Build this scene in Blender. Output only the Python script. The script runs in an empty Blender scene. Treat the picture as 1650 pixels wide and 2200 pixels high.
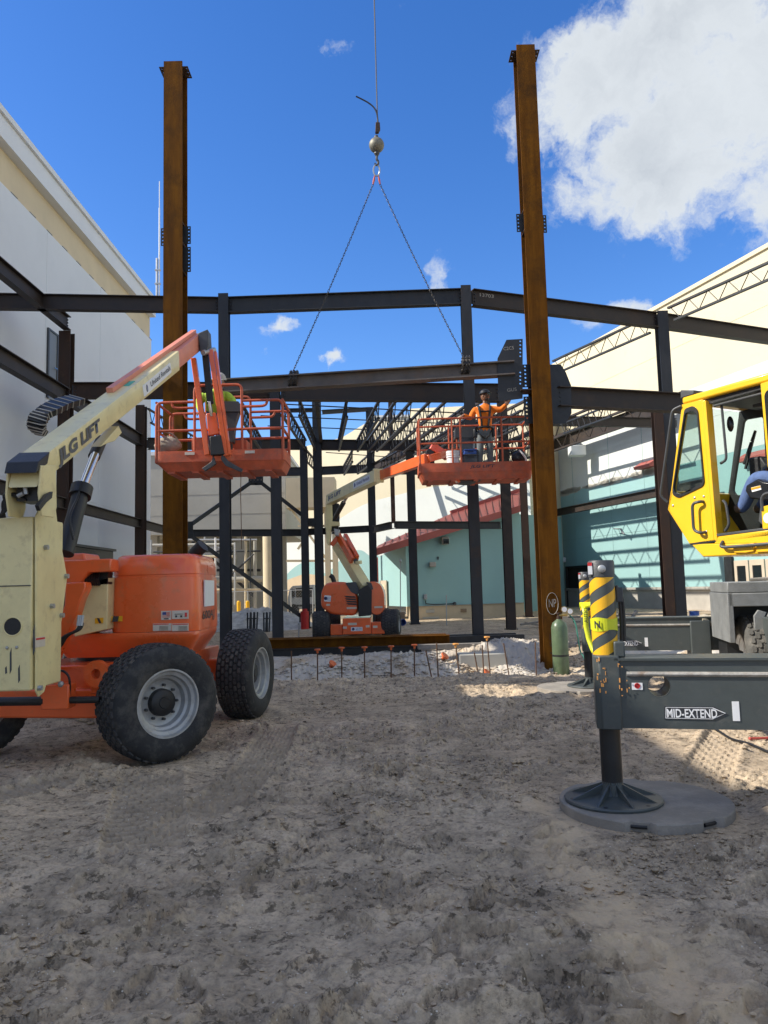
import bpy, bmesh, math, random
import numpy as np
from mathutils import Vector, Matrix
from mathutils.geometry import tessellate_polygon
random.seed(7)
scene = bpy.context.scene
C = scene.collection
R = math.radians
V = Vector
# ------------------------------------------------------------------ camera, sky, sun, exposure
FPX, CAMZ, PITCH, ROLL = 1650.0, 1.5, 0.098, 0.026
fw = V((0, math.cos(PITCH), math.sin(PITCH)))
r0 = V((1, 0, 0)); u0 = V((0, -math.sin(PITCH), math.cos(PITCH)))
rt = r0 * math.cos(ROLL) - u0 * math.sin(ROLL)
up = u0 * math.cos(ROLL) + r0 * math.sin(ROLL)
EYE = V((0, 0, CAMZ))
cd = bpy.data.cameras.new('camera'); cam = bpy.data.objects.new('camera', cd); C.objects.link(cam)
cd.sensor_fit = 'HORIZONTAL'; cd.sensor_width = 36; cd.lens = 36 * FPX / 1650.0
cd.clip_start = 0.1; cd.clip_end = 3000
m = Matrix((rt, up, -fw)).transposed().to_4x4(); m.translation = EYE
cam.matrix_world = m
scene.camera = cam
SUN_EL, SUN_H = R(38.0), (-0.995, -0.10)
scene.view_settings.view_transform = 'Standard'; scene.view_settings.look = 'None'
scene.view_settings.exposure = 0.95; scene.view_settings.gamma = 1.0
scene.render.resolution_x = 768; scene.render.resolution_y = 1024
world = bpy.data.worlds.new('World'); scene.world = world; world.use_nodes = True
sl = bpy.data.lights.new('sun', 'SUN'); so = bpy.data.objects.new('sun', sl); C.objects.link(so)
sl.energy = 3.5; sl.angle = R(0.53); sl.color = (1.0, 0.93, 0.82)
sdir = V((SUN_H[0] * math.cos(SUN_EL), SUN_H[1] * math.cos(SUN_EL), math.sin(SUN_EL)))
so.rotation_euler = (-sdir).to_track_quat('-Z', 'Y').to_euler()
so.location = (-30, -25, 40)

def ray(px, py):
    return fw + rt * ((px - 825) / FPX) + up * ((1100 - py) / FPX)
def P(px, py, Y):                    # pixel + distance ahead
    d = ray(px, py); return EYE + d * (Y / d.y)
def PZ(px, py, z):                   # pixel + height
    d = ray(px, py); return EYE + d * ((z - CAMZ) / d.z)
def PP(px, py, o, n):                # pixel on a plane
    d = ray(px, py); n = V(n); return EYE + d * ((V(o) - EYE).dot(n) / d.dot(n))

def sky_nodes():
    nt = world.node_tree; nt.nodes.clear(); N = nt.nodes.new; L = nt.links.new
    out = N('ShaderNodeOutputWorld'); bg = N('ShaderNodeBackground'); L(bg.outputs[0], out.inputs[0])
    sky = N('ShaderNodeTexSky'); sky.sky_type = 'NISHITA'; sky.sun_disc = False
    sky.sun_elevation = SUN_EL; sky.sun_rotation = math.atan2(SUN_H[0], SUN_H[1]) % (2 * math.pi)
    sky.altitude = 0; sky.air_density = 1.0; sky.dust_density = 0.3; sky.ozone_density = 3.0
    hs = N('ShaderNodeHueSaturation'); hs.inputs['Hue'].default_value = .512; hs.inputs['Saturation'].default_value = 1.3; hs.inputs['Value'].default_value = 1.0
    L(sky.outputs[0], hs.inputs['Color'])
    tc = N('ShaderNodeTexCoord'); d = tc.outputs['Generated']
    def math_(op, a, b=None, clamp=False):
        n = N('ShaderNodeMath'); n.operation = op; n.use_clamp = clamp
        for i, q in enumerate((a, b)):
            if q is None: continue
            if isinstance(q, (int, float)): n.inputs[i].default_value = q
            else: L(q, n.inputs[i])
        return n.outputs[0]
    # soft cloud centres (directions) with radius and strength
    blobs = []
    for px, py, r, s in ((1330, 200, .17, .92), (1470, 130, .17, .96), (1600, 230, .21, 1.0), (1450, 330, .19, .98), (1255, 260, .10, .66), (1300, 130, .10, .6),
                         (1560, 60, .13, .6), (1420, 440, .10, .72), (1620, 420, .13, .6), (1780, 150, .2, .9), (1500, -60, .12, .6),
                         (728, 95, .030, .55), (655, 140, .014, .40), (940, 595, .034, .55), (590, 697, .036, .66), (695, 757, .030, .64),
                         (552, 750, .022, .55), (1345, 665, .05, .75), (1260, 700, .05, .45), (1090, 275, .04, .26), (860, 30, .03, .25), (1020, 290, .016, .3)):
        blobs.append((ray(px, py).normalized(), r, s))
    # warp the direction a little so that no blob reads as a circle
    n1 = N('ShaderNodeTexNoise'); n1.inputs['Scale'].default_value = 9; n1.inputs['Detail'].default_value = 6; n1.inputs['Roughness'].default_value = .6
    L(d, n1.inputs['Vector'])
    sub = N('ShaderNodeVectorMath'); sub.operation = 'SUBTRACT'; L(n1.outputs['Color'], sub.inputs[0]); sub.inputs[1].default_value = (.5, .5, .5)
    sc = N('ShaderNodeVectorMath'); sc.operation = 'SCALE'; L(sub.outputs[0], sc.inputs[0]); sc.inputs['Scale'].default_value = .13
    wd = N('ShaderNodeVectorMath'); wd.operation = 'ADD'; L(d, wd.inputs[0]); L(sc.outputs[0], wd.inputs[1])
    wz = N('ShaderNodeVectorMath'); wz.operation = 'MULTIPLY'; L(wd.outputs[0], wz.inputs[0]); wz.inputs[1].default_value = (1, 1, 1.5)
    acc = None
    for v, r, s in blobs:
        ds = N('ShaderNodeVectorMath'); ds.operation = 'DISTANCE'; L(wz.outputs[0], ds.inputs[0]); ds.inputs[1].default_value = (v.x, v.y, v.z * 1.5)
        mr = N('ShaderNodeMapRange'); mr.interpolation_type = 'SMOOTHSTEP'
        mr.inputs['From Min'].default_value = r * 1.15; mr.inputs['From Max'].default_value = r * .1
        mr.inputs['To Min'].default_value = 0; mr.inputs['To Max'].default_value = s
        L(ds.outputs['Value'], mr.inputs['Value'])
        acc = mr.outputs[0] if acc is None else math_('MAXIMUM', acc, mr.outputs[0])
    # outside the view: denser clouds added to whiten the sky fill
    vr = N('ShaderNodeTexVoronoi'); vr.inputs['Scale'].default_value = 2.3; L(wd.outputs[0], vr.inputs['Vector'])
    gen = N('ShaderNodeMapRange'); gen.interpolation_type = 'SMOOTHSTEP'; gen.inputs['From Min'].default_value = .88; gen.inputs['From Max'].default_value = .30; L(vr.outputs['Distance'], gen.inputs['Value'])
    dt = N('ShaderNodeVectorMath'); dt.operation = 'DOT_PRODUCT'; L(d, dt.inputs[0]); dt.inputs[1].default_value = fw
    go = N('ShaderNodeMapRange'); go.interpolation_type = 'SMOOTHSTEP'; go.inputs['From Min'].default_value = .73; go.inputs['From Max'].default_value = .60; L(dt.outputs['Value'], go.inputs['Value'])
    acc = math_('MAXIMUM', acc, math_('MULTIPLY', gen.outputs[0], go.outputs[0]))
    n2 = N('ShaderNodeTexNoise'); n2.inputs['Scale'].default_value = 13; n2.inputs['Detail'].default_value = 10; n2.inputs['Roughness'].default_value = .6
    L(wd.outputs[0], n2.inputs['Vector'])
    body = math_('ADD', acc, math_('MULTIPLY', math_('SUBTRACT', n2.outputs[0], .5), 1.9))
    mask = N('ShaderNodeMapRange'); mask.interpolation_type = 'SMOOTHSTEP'
    mask.inputs['From Min'].default_value = .28; mask.inputs['From Max'].default_value = .80
    L(body, mask.inputs['Value'])
    gate = N('ShaderNodeMapRange'); gate.inputs['From Min'].default_value = 0; gate.inputs['From Max'].default_value = .22; L(acc, gate.inputs['Value'])
    mk = math_('MULTIPLY', math_('MULTIPLY', mask.outputs[0], gate.outputs[0], True), .93)
    # thick parts of a cloud are greyer
    n3 = N('ShaderNodeTexNoise'); n3.inputs['Scale'].default_value = 7; n3.inputs['Detail'].default_value = 7; L(d, n3.inputs['Vector'])
    thick = math_('MULTIPLY', math_('SUBTRACT', body, .55), math_('ADD', n3.outputs[0], -.12), True)
    cr = N('ShaderNodeMix'); cr.data_type = 'RGBA'
    L(math_('MULTIPLY', thick, 1.9, True), cr.inputs['Factor'])
    cr.inputs['A'].default_value = (3.7, 3.9, 4.0, 1); cr.inputs['B'].default_value = (2.2, 2.4, 2.62, 1)
    mix = N('ShaderNodeMix'); mix.data_type = 'RGBA'; L(mk, mix.inputs['Factor'])
    L(hs.outputs[0], mix.inputs['A']); L(cr.outputs['Result'], mix.inputs['B'])
    L(mix.outputs['Result'], bg.inputs['Color']); bg.inputs['Strength'].default_value = 0.115
sky_nodes()

# ------------------------------------------------------------------ materials
MATS = {}
def mat(name, col, rough=.6, metal=0., var=.18, vs=5., bump=0., bs=40., dirt=None, dirt_amt=.4, dirt_s=3., stretch=None, coat=0., spec=.5, col2=None, noise_detail=6):
    """base colour with uneven tone (col..col2), patches of dirt, fine relief"""
    mt = bpy.data.materials.new(name); mt.use_nodes = True; MATS[name] = mt
    nt = mt.node_tree; N = nt.nodes.new; L = nt.links.new
    b = nt.nodes['Principled BSDF']; b.inputs['Roughness'].default_value = rough; b.inputs['Metallic'].default_value = metal
    b.inputs['Specular IOR Level'].default_value = spec
    if coat: b.inputs['Coat Weight'].default_value = coat; b.inputs['Coat Roughness'].default_value = .08
    g = N('ShaderNodeNewGeometry'); vec = g.outputs['Position']
    if stretch:
        mp = N('ShaderNodeMapping'); mp.inputs['Scale'].default_value = stretch; L(vec, mp.inputs['Vector']); svec = mp.outputs[0]
    else: svec = vec
    n = N('ShaderNodeTexNoise'); n.inputs['Scale'].default_value = vs; n.inputs['Detail'].default_value = noise_detail; n.inputs['Roughness'].default_value = .65
    L(svec, n.inputs['Vector'])
    rp = N('ShaderNodeValToRGB'); L(n.outputs[0], rp.inputs[0])
    c = V(col); c2 = V(col2) if col2 else c * (1 - var)
    hi = c * (1 + var * .5) if not col2 else c
    rp.color_ramp.elements[0].position = .34; rp.color_ramp.elements[1].position = .66
    rp.color_ramp.elements[0].color = (*c2, 1); rp.color_ramp.elements[1].color = (*[min(1, q) for q in hi], 1)
    last = rp.outputs[0]
    rv = N('ShaderNodeMapRange'); rv.inputs['To Min'].default_value = max(.03, rough - .12); rv.inputs['To Max'].default_value = min(1, rough + .12)
    L(n.outputs[0], rv.inputs['Value']); L(rv.outputs[0], b.inputs['Roughness'])
    if dirt:
        n2 = N('ShaderNodeTexNoise'); n2.inputs['Scale'].default_value = dirt_s; n2.inputs['Detail'].default_value = 8; n2.inputs['Roughness'].default_value = .7
        L(vec, n2.inputs['Vector'])
        mr = N('ShaderNodeMapRange'); mr.inputs['From Min'].default_value = .62 - .3 * dirt_amt; mr.inputs['From Max'].default_value = .75; mr.inputs['To Max'].default_value = .85
        L(n2.outputs[0], mr.inputs['Value'])
        mx = N('ShaderNodeMix'); mx.data_type = 'RGBA'; L(mr.outputs[0], mx.inputs['Factor']); L(last, mx.inputs['A']); mx.inputs['B'].default_value = (*dirt, 1)
        last = mx.outputs['Result']
    L(last, b.inputs['Base Color'])
    if bump:
        n3 = N('ShaderNodeTexNoise'); n3.inputs['Scale'].default_value = bs; n3.inputs['Detail'].default_value = 5; L(svec, n3.inputs['Vector'])
        bp = N('ShaderNodeBump'); bp.inputs['Strength'].default_value = bump; bp.inputs['Distance'].default_value = .02
        L(n3.outputs[0], bp.inputs['Height']); L(bp.outputs[0], b.inputs['Normal'])
    return mt
mat('rust', (.155, .062, .007), .8, 0, 0, 1.9, .3, 60, dirt=(.035, .018, .008), dirt_amt=.5, dirt_s=1.7, stretch=(3.2, 3.2, .4), col2=(.085, .032, .004), spec=.08)
mat('rust_dark', (.05, .022, .011), .75, 0, 0, 2.5, .2, 50, stretch=(2, 2, .6), col2=(.03, .017, .011), dirt=(.085, .042, .02), dirt_amt=.2)
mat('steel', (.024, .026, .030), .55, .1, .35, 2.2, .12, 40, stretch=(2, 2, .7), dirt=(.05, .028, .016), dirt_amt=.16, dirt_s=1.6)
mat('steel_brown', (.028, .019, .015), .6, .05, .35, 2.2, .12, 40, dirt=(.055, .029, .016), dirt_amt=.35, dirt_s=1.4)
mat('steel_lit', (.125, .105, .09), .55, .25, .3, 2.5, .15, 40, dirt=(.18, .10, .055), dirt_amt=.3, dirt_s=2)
mat('black_steel', (.028, .03, .033), .45, .3, .3, 6, .1, 60)
mat('orange', (.84, .135, .03), .30, 0, .12, 2.0, .02, 20, coat=.5, dirt=(.50, .16, .07), dirt_amt=.28, dirt_s=5)
mat('orange_worn', (.50, .095, .035), .55, 0, .3, 5, .15, 60, dirt=(.23, .10, .065), dirt_amt=.45, dirt_s=7)
mat('orange_faded', (.72, .25, .16), .5, 0, .12, 4, .05, 40, dirt=(.62, .33, .24), dirt_amt=.3)
mat('cream', (.80, .69, .35), .42, 0, .10, 2.5, .04, 30, coat=.2, dirt=(.52, .42, .22), dirt_amt=.3, dirt_s=7)
mat('rubber', (.050, .050, .052), .8, 0, .35, 7, .3, 70, dirt=(.15, .138, .118), dirt_amt=.38, dirt_s=6)
mat('rubber_wall', (.026, .027, .029), .8, 0, .3, 5, .2, 50, dirt=(.115, .105, .09), dirt_amt=.45, dirt_s=5)
mat('rubber_dusty', (.10, .098, .09), .9, 0, .3, 9, .3, 60, dirt=(.24, .22, .19), dirt_amt=.4, dirt_s=5)
mat('rim', (.42, .43, .43), .42, .3, .12, 6, .06, 50, dirt=(.27, .25, .215), dirt_amt=.5, dirt_s=8)
mat('chrome', (.7, .72, .75), .12, 1., .05)
mat('black', (.014, .015, .017), .45, 0, .3, 8, .1, 60)
mat('black_gloss', (.012, .013, .015), .22, 0, .2, 8)
mat('dark_gray', (.055, .06, .065), .5, 0, .2, 6, .1, 60)
mat('crane_yellow', (.86, .50, .018), .3, 0, .07, 2, .02, 20, coat=.4)
mat('crane_gray', (.070, .083, .083), .42, .1, .15, 3, .05, 30, dirt=(.12, .12, .11), dirt_amt=.25, dirt_s=7)
mat('crane_gray_light', (.23, .24, .24), .55, .2, .2, 5, .3, 90)
mat('worn_weld', (.42, .40, .36), .6, .3, .35, 14, .2, 60, dirt=(.22, .12, .06), dirt_amt=.4, dirt_s=9)
mat('pad_gray', (.27, .245, .21), .85, 0, .15, 4, .25, 60, dirt=(.38, .34, .285), dirt_amt=.4, dirt_s=4)
mat('white_paint', (.74, .75, .75), .7, 0, .05, 1.2, .05, 30)
mat('left_wall', (.73, .75, .775), .8, 0, .05, .5, .08, 12, dirt=(.68, .695, .71), dirt_amt=.3, dirt_s=.5)
mat('band_cream', (.68, .56, .37), .8, 0, .08, .8, .05, 20)
mat('wall_cream', (.64, .575, .415), .85, 0, .05, .35, .12, 6, dirt=(.55, .49, .345), dirt_amt=.18, dirt_s=.7)
mat('wall_white', (.63, .66, .635), .85, 0, .05, .4, .1, 6, dirt=(.54, .57, .53), dirt_amt=.25, dirt_s=.6)
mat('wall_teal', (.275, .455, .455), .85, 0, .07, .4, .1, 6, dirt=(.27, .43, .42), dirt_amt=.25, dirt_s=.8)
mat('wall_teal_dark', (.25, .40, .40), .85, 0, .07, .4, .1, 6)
mat('stone', (.40, .375, .33), .85, 0, .15, 1.5, .2, 14)
mat('tan_base', (.52, .42, .29), .85, 0, .12, 1.2, .15, 14)
mat('concrete', (.43, .42, .37), .85, 0, .12, .6, .15, 8, dirt=(.33, .32, .28), dirt_amt=.3, dirt_s=.6)
mat('tan_paint', (.62, .53, .36), .75, 0, .08, 1, .05, 20)
mat('roof_red', (.22, .055, .042), .5, .1, .15, 2, .05, 20)
mat('trim_red', (.38, .09, .07), .6, 0, .12, 2, .05, 20)
mat('timber', (.30, .21, .13), .85, 0, .3, 5, .3, 60, stretch=(1, 6, 6))
mat('wood_gray', (.27, .245, .21), .9, 0, .3, 6, .3, 60)
mat('sticker', (.62, .56, .46), .5, 0, .1, 30)
mat('sticker_white', (.78, .79, .8), .45, 0, .05, 20)
mat('ink', (.035, .038, .045), .5, 0, .1)
mat('ink_grey', (.09, .095, .105), .5, 0, .1)
mat('ink_blue', (.03, .06, .22), .5, 0, .1)
mat('ink_red', (.6, .03, .03), .5, 0, .1)
mat('chalk', (.36, .33, .28), .9, 0, .2)
mat('green_paint', (.095, .14, .075), .38, 0, .15, 6, .06, 40, dirt=(.14, .155, .11), dirt_amt=.25, dirt_s=7)
mat('brass', (.5, .36, .14), .35, .9, .2, 20)
mat('hazard_yellow', (.84, .45, .015), .4, 0, .08, 6)
mat('tape_yellow', (.62, .66, .02), .4, 0, .1, 20)
mat('cap_orange', (.62, .13, .035), .5, 0, .15, 10)
mat('cap_faded', (.82, .38, .10), .6, 0, .15, 10)
mat('blue_drum', (.02, .07, .30), .35, 0, .1, 5)
mat('fire_red', (.45, .012, .012), .4, 0, .15, 5)
mat('skin', (.22, .105, .06), .55, 0, .1, 10)
mat('skin_light', (.48, .25, .17), .55, 0, .1, 10)
mat('shirt_orange', (.88, .21, .015), .85, 0, .15, 12, .3, 60)
mat('vest_green', (.42, .62, .06), .8, 0, .12, 12, .2, 60)
mat('trouser_gray', (.15, .17, .175), .9, 0, .25, 10, .35, 50)
mat('jeans', (.085, .14, .30), .9, 0, .3, 14, .3, 90)
mat('boot', (.12, .085, .06), .8, 0, .2, 20)
mat('bag', (.38, .33, .27), .9, 0, .2, 14, .3, 40)
mat('rag', (.50, .44, .33), .95, 0, .2, 14, .4, 40)
mat('van_white', (.62, .63, .63), .4, 0, .06, 3)
mat('tail_beige', (.45, .42, .36), .6, 0, .1, 3)
mat('chain', (.09, .08, .07), .45, .7, .3, 30)
mat('iron_ball', (.20, .19, .15), .55, .4, .2, 8, .1, 30)
mat('hook_red', (.5, .09, .07), .5, 0, .2, 20)
mat('rebar', (.13, .07, .04), .8, .2, .3, 20)
mat('galv', (.42, .43, .43), .45, .6, .1, 10)
mat('door_gray', (.20, .22, .235), .5, 0, .06, 3)
mat('door_tan', (.50, .43, .33), .5, 0, .06, 3)
mat('door_dark', (.02, .022, .024), .4, 0, .1, 3)
def glass(name, tint, alpha_mix=.25, rough=.02):
    mt = bpy.data.materials.new(name); mt.use_nodes = True; MATS[name] = mt
    nt = mt.node_tree; N = nt.nodes.new; L = nt.links.new; nt.nodes.clear()
    o = N('ShaderNodeOutputMaterial'); t = N('ShaderNodeBsdfTransparent'); t.inputs[0].default_value = (*tint, 1)
    g = N('ShaderNodeBsdfGlossy'); g.inputs['Roughness'].default_value = rough; g.inputs[0].default_value = (.8, .85, .85, 1)
    lw = N('ShaderNodeLayerWeight'); lw.inputs[0].default_value = .5; pw = N('ShaderNodeMath'); pw.operation = 'POWER'; pw.inputs[1].default_value = 4; L(lw.outputs['Facing'], pw.inputs[0]); fr = N('ShaderNodeMapRange'); fr.inputs['To Min'].default_value = .04; fr.inputs['To Max'].default_value = .5; L(pw.outputs[0], fr.inputs['Value'])
    mx = N('ShaderNodeMixShader'); L(fr.outputs[0], mx.inputs[0]); L(t.outputs[0], mx.inputs[1]); L(g.outputs[0], mx.inputs[2]); L(mx.outputs[0], o.inputs[0])
glass('cab_glass', (.84, .90, .88)); 
mat('window_dark', (.012, .014, .016), .08, 0, .1, 2, spec=.7)

# ------------------------------------------------------------------ mesh helpers
def frame(o, x, zhint=(0, 0, 1)):
    x = V(x).normalized(); z = V(zhint); y = z.cross(x)
    if y.length < 1e-5: y = V((0, 1, 0)).cross(x)
    y.normalize(); z = x.cross(y)
    mm = Matrix((x, y, z)).transposed().to_4x4(); mm.translation = V(o); return mm
class MB:
    def __init__(s, M=None): s.v = []; s.f = []; s.M = M or Matrix()
    def add(s, vs, fs):
        k = len(s.v); s.v += [s.M @ V(q) for q in vs]; s.f += [tuple(i + k for i in q) for q in fs]; return s
    def box(s, x0, x1, y0, y1, z0, z1):
        return s.add([(x0, y0, z0), (x1, y0, z0), (x1, y1, z0), (x0, y1, z0), (x0, y0, z1), (x1, y0, z1), (x1, y1, z1), (x0, y1, z1)],
                     [(3, 2, 1, 0), (4, 5, 6, 7), (0, 1, 5, 4), (1, 2, 6, 5), (2, 3, 7, 6), (3, 0, 4, 7)])
    def loft(s, loops, cap=True):                      # loops of equal length
        n = len(loops[0]); vs = [q for l in loops for q in l]; fs = []
        for k in range(len(loops) - 1):
            for i in range(n):
                j = (i + 1) % n; fs.append((k * n + i, k * n + j, (k + 1) * n + j, (k + 1) * n + i))
        if cap: fs += [tuple(range(n))[::-1], tuple(range((len(loops) - 1) * n, len(loops) * n))]
        return s.add(vs, fs)
    def prism(s, pts, vec):
        vec = V(vec); return s.loft([[V(q) for q in pts], [V(q) + vec for q in pts]])
    def bar(s, p0, p1, w, h, hint=(0, 0, 1)):          # w sideways, h along hint
        p0, p1 = V(p0), V(p1); F = frame(p0, p1 - p0, hint); Ln = (p1 - p0).length
        lp = lambda x: [F @ V((x, a * w / 2, b * h / 2)) for a, b in ((-1, -1), (1, -1), (1, 1), (-1, 1))]
        return s.loft([lp(0), lp(Ln)])
    def ibeam(s, p0, p1, d, bf, tf, tw, hint=(0, 0, 1)):   # d along hint
        p0, p1 = V(p0), V(p1); F = frame(p0, p1 - p0, hint); Ln = (p1 - p0).length
        a, b, c, e = bf / 2, tw / 2, d / 2, d / 2 - tf
        pr = [(-a, -c), (a, -c), (a, -e), (b, -e), (b, e), (a, e), (a, c), (-a, c), (-a, e), (-b, e), (-b, -e), (-a, -e)]
        k = len(s.v)
        for x in (0, Ln): s.v += [s.M @ (F @ V((x, y, z))) for y, z in pr]
        n = 12
        for i in range(n): s.f.append((k + i, k + (i + 1) % n, k + n + (i + 1) % n, k + n + i))
        for o, fl in ((0, True), (n, False)):
            for q in ((0, 1, 2, 11), (11, 2, 3, 10), (10, 3, 4, 9), (9, 4, 5, 8), (8, 5, 6, 7)):
                t = tuple(k + o + i for i in q); s.f.append(t[::-1] if fl else t)
        return s
    def channel(s, p0, p1, d, bf, t, hint=(0, 0, 1)):
        p0, p1 = V(p0), V(p1); F = frame(p0, p1 - p0, hint); Ln = (p1 - p0).length
        for y0, y1, z0, z1 in ((-bf / 2, -bf / 2 + t, -d / 2, d / 2), (-bf / 2 + t, bf / 2, -d / 2, -d / 2 + t), (-bf / 2 + t, bf / 2, d / 2 - t, d / 2)):
            s.loft([[F @ V((x, a, b)) for a, b in ((y0, z0), (y1, z0), (y1, z1), (y0, z1))] for x in (0, Ln)])
        return s
    def lathe(s, o, ax, prof, n=24, cap=True):         # prof: (distance along axis, radius)
        F = frame(o, ax, (0, 0, 1) if abs(V(ax).normalized().z) < .9 else (0, 1, 0))
        lp = [[F @ V((t, r * math.cos(2 * math.pi * i / n), r * math.sin(2 * math.pi * i / n))) for i in range(n)] for t, r in prof]
        return s.loft(lp, cap)
    def cyl(s, p0, p1, r, r1=None, n=16):
        p0, p1 = V(p0), V(p1); return s.lathe(p0, p1 - p0, [(0, r), ((p1 - p0).length, r if r1 is None else r1)], n)
    def tube(s, pts, r, n=8, closed=False):
        pts = [V(q) for q in pts]; m_ = len(pts); loops = []
        t0 = (pts[1] - pts[0]).normalized(); nn = t0.orthogonal().normalized()
        for i in range(m_):
            if closed: t = (pts[(i + 1) % m_] - pts[i - 1]).normalized()
            else: t = (pts[min(i + 1, m_ - 1)] - pts[max(i - 1, 0)]).normalized()
            nn = (nn - t * nn.dot(t)).normalized(); bb = t.cross(nn); rr = r[i] if isinstance(r, (list, tuple)) else r
            loops.append([pts[i] + nn * rr * math.cos(2 * math.pi * k / n) + bb * rr * math.sin(2 * math.pi * k / n) for k in range(n)])
        if closed: loops.append(loops[0])
        return s.loft(loops, not closed)
    def sphere(s, c, r, nu=16, nv=10, sc=(1, 1, 1)):
        c = V(c); loops = []
        for j in range(nv + 1):
            th = math.pi * (j + .001) / (nv + .002) 
            loops.append([c + V((r * sc[0] * math.sin(th) * math.cos(2 * math.pi * i / nu), r * sc[1] * math.sin(th) * math.sin(2 * math.pi * i / nu), -r * sc[2] * math.cos(th))) for i in range(nu)])
        return s.loft(loops)
    def plate(s, outer, holes, vec):                   # flat plate with holes, thickness vec
        loops = [[V(q) for q in outer]] + [[V(q) for q in h] for h in holes]
        flat = [q for l in loops for q in l]; vec = V(vec); n = len(flat)
        tris = tessellate_polygon(loops)
        fs = [tuple(t) for t in tris] + [tuple(i + n for i in t[::-1]) for t in tris]
        k = 0
        for l in loops:
            q = len(l)
            for i in range(q): fs.append((k + i, k + (i + 1) % q, n + k + (i + 1) % q, n + k + i))
            k += q
        return s.add(flat + [q + vec for q in flat], fs)
    def build(s, name, mt, parent=None, smooth=False, bevel=0., seg=2, ang=35, fixn=True):
        me = bpy.data.meshes.new(name); off = wl(parent)
        me.from_pydata([q - off for q in s.v], [], s.f)
        if fixn:
            bm = bmesh.new(); bm.from_mesh(me); bmesh.ops.recalc_face_normals(bm, faces=bm.faces); bm.to_mesh(me); bm.free()
        me.materials.append(MATS[mt] if isinstance(mt, str) else mt)
        if smooth or bevel: me.shade_smooth(); me.set_sharp_from_angle(angle=R(ang))
        o = bpy.data.objects.new(name, me); C.objects.link(o)
        if parent: o.parent = parent
        if bevel:
            b = o.modifiers.new('bevel', 'BEVEL'); b.width = bevel; b.segments = seg; b.limit_method = 'ANGLE'; b.angle_limit = R(40); b.harden_normals = False
        return o
def wl(o):
    v = V((0, 0, 0))
    while o is not None: v = v + o.location; o = o.parent
    return v
def tag(o, label=None, cat=None, group=None, kind=None):
    if label: o['label'] = label
    if cat: o['category'] = cat
    if group: o['group'] = group
    if kind: o['kind'] = kind
    return o
def thing(name, label, cat, loc=(0, 0, 0), group=None):
    o = bpy.data.objects.new(name, None); o.empty_display_size = .2; C.objects.link(o); o.location = loc
    return tag(o, label, cat, group)
def one(mb, name, mt, label, cat, group=None, **kw): return tag(mb.build(name, mt, None, **kw), label, cat, group)
def rounded(pts, r, n=4):                              # round the corners of a 3-D polygon
    pts = [V(q) for q in pts]; out = []; N_ = len(pts)
    for i in range(N_):
        a, b, c = pts[i - 1], pts[i], pts[(i + 1) % N_]
        d1 = min(r, (a - b).length * .45); d2 = min(r, (c - b).length * .45)
        p, q = b + (a - b).normalized() * d1, b + (c - b).normalized() * d2
        for k in range(n + 1):
            t = k / n; out.append(p * (1 - t) ** 2 + b * 2 * t * (1 - t) + q * t * t)
    return out
def smooth_path(pts, n=6):
    pts = [V(q) for q in pts]; out = []
    for i in range(len(pts) - 1):
        p0, p1, p2, p3 = pts[max(i - 1, 0)], pts[i], pts[i + 1], pts[min(i + 2, len(pts) - 1)]
        for k in range(n):
            t = k / n
            out.append(.5 * ((2 * p1) + (p2 - p0) * t + (2 * p0 - 5 * p1 + 4 * p2 - p3) * t * t + (3 * p1 - p0 - 3 * p2 + p3) * t ** 3))
    out.append(pts[-1]); return out
def round_path(pts, r, n=4):                           # open polyline with rounded corners
    pts = [V(q) for q in pts]; out = [pts[0]]
    for i in range(1, len(pts) - 1):
        a, b, c = pts[i - 1], pts[i], pts[i + 1]
        d1 = min(r, (a - b).length * .45); d2 = min(r, (c - b).length * .45)
        p, q = b + (a - b).normalized() * d1, b + (c - b).normalized() * d2
        for k in range(n + 1):
            t = k / n; out.append(p * (1 - t) ** 2 + b * 2 * t * (1 - t) + q * t * t)
    out.append(pts[-1]); return out
def text(s, p0, p1, height, nrm, mt, parent, name='lettering', off=.004, bold=.0, shear=0., lines=None):
    """flat lettering from p0 to p1 (baseline ends), facing nrm, cap height as given"""
    cu = bpy.data.curves.new('t', 'FONT'); cu.body = s; cu.offset = bold; cu.shear = shear; cu.resolution_u = 3
    ob = bpy.data.objects.new('t', cu); C.objects.link(ob)
    dg = bpy.context.evaluated_depsgraph_get(); me = bpy.data.meshes.new_from_object(ob.evaluated_get(dg))
    bpy.data.objects.remove(ob); bpy.data.curves.remove(cu)
    co = [q.co.copy() for q in me.vertices]; x0 = min(q.x for q in co); x1 = max(q.x for q in co); y0 = min(q.y for q in co); y1 = max(q.y for q in co)
    p0, p1, nrm = V(p0), V(p1), V(nrm).normalized(); xd = p1 - p0; W = xd.length; xd.normalize(); yd = nrm.cross(xd).normalized()
    offp = wl(parent)
    for q in me.vertices:
        q.co = p0 + xd * ((q.co.x - x0) / (x1 - x0) * W) + yd * ((q.co.y - y0) / (y1 - y0) * height) + nrm * off - offp
    me.materials.clear(); me.materials.append(MATS[mt]); me.name = name
    o = bpy.data.objects.new(name, me); C.objects.link(o); o.parent = parent; return o
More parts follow.
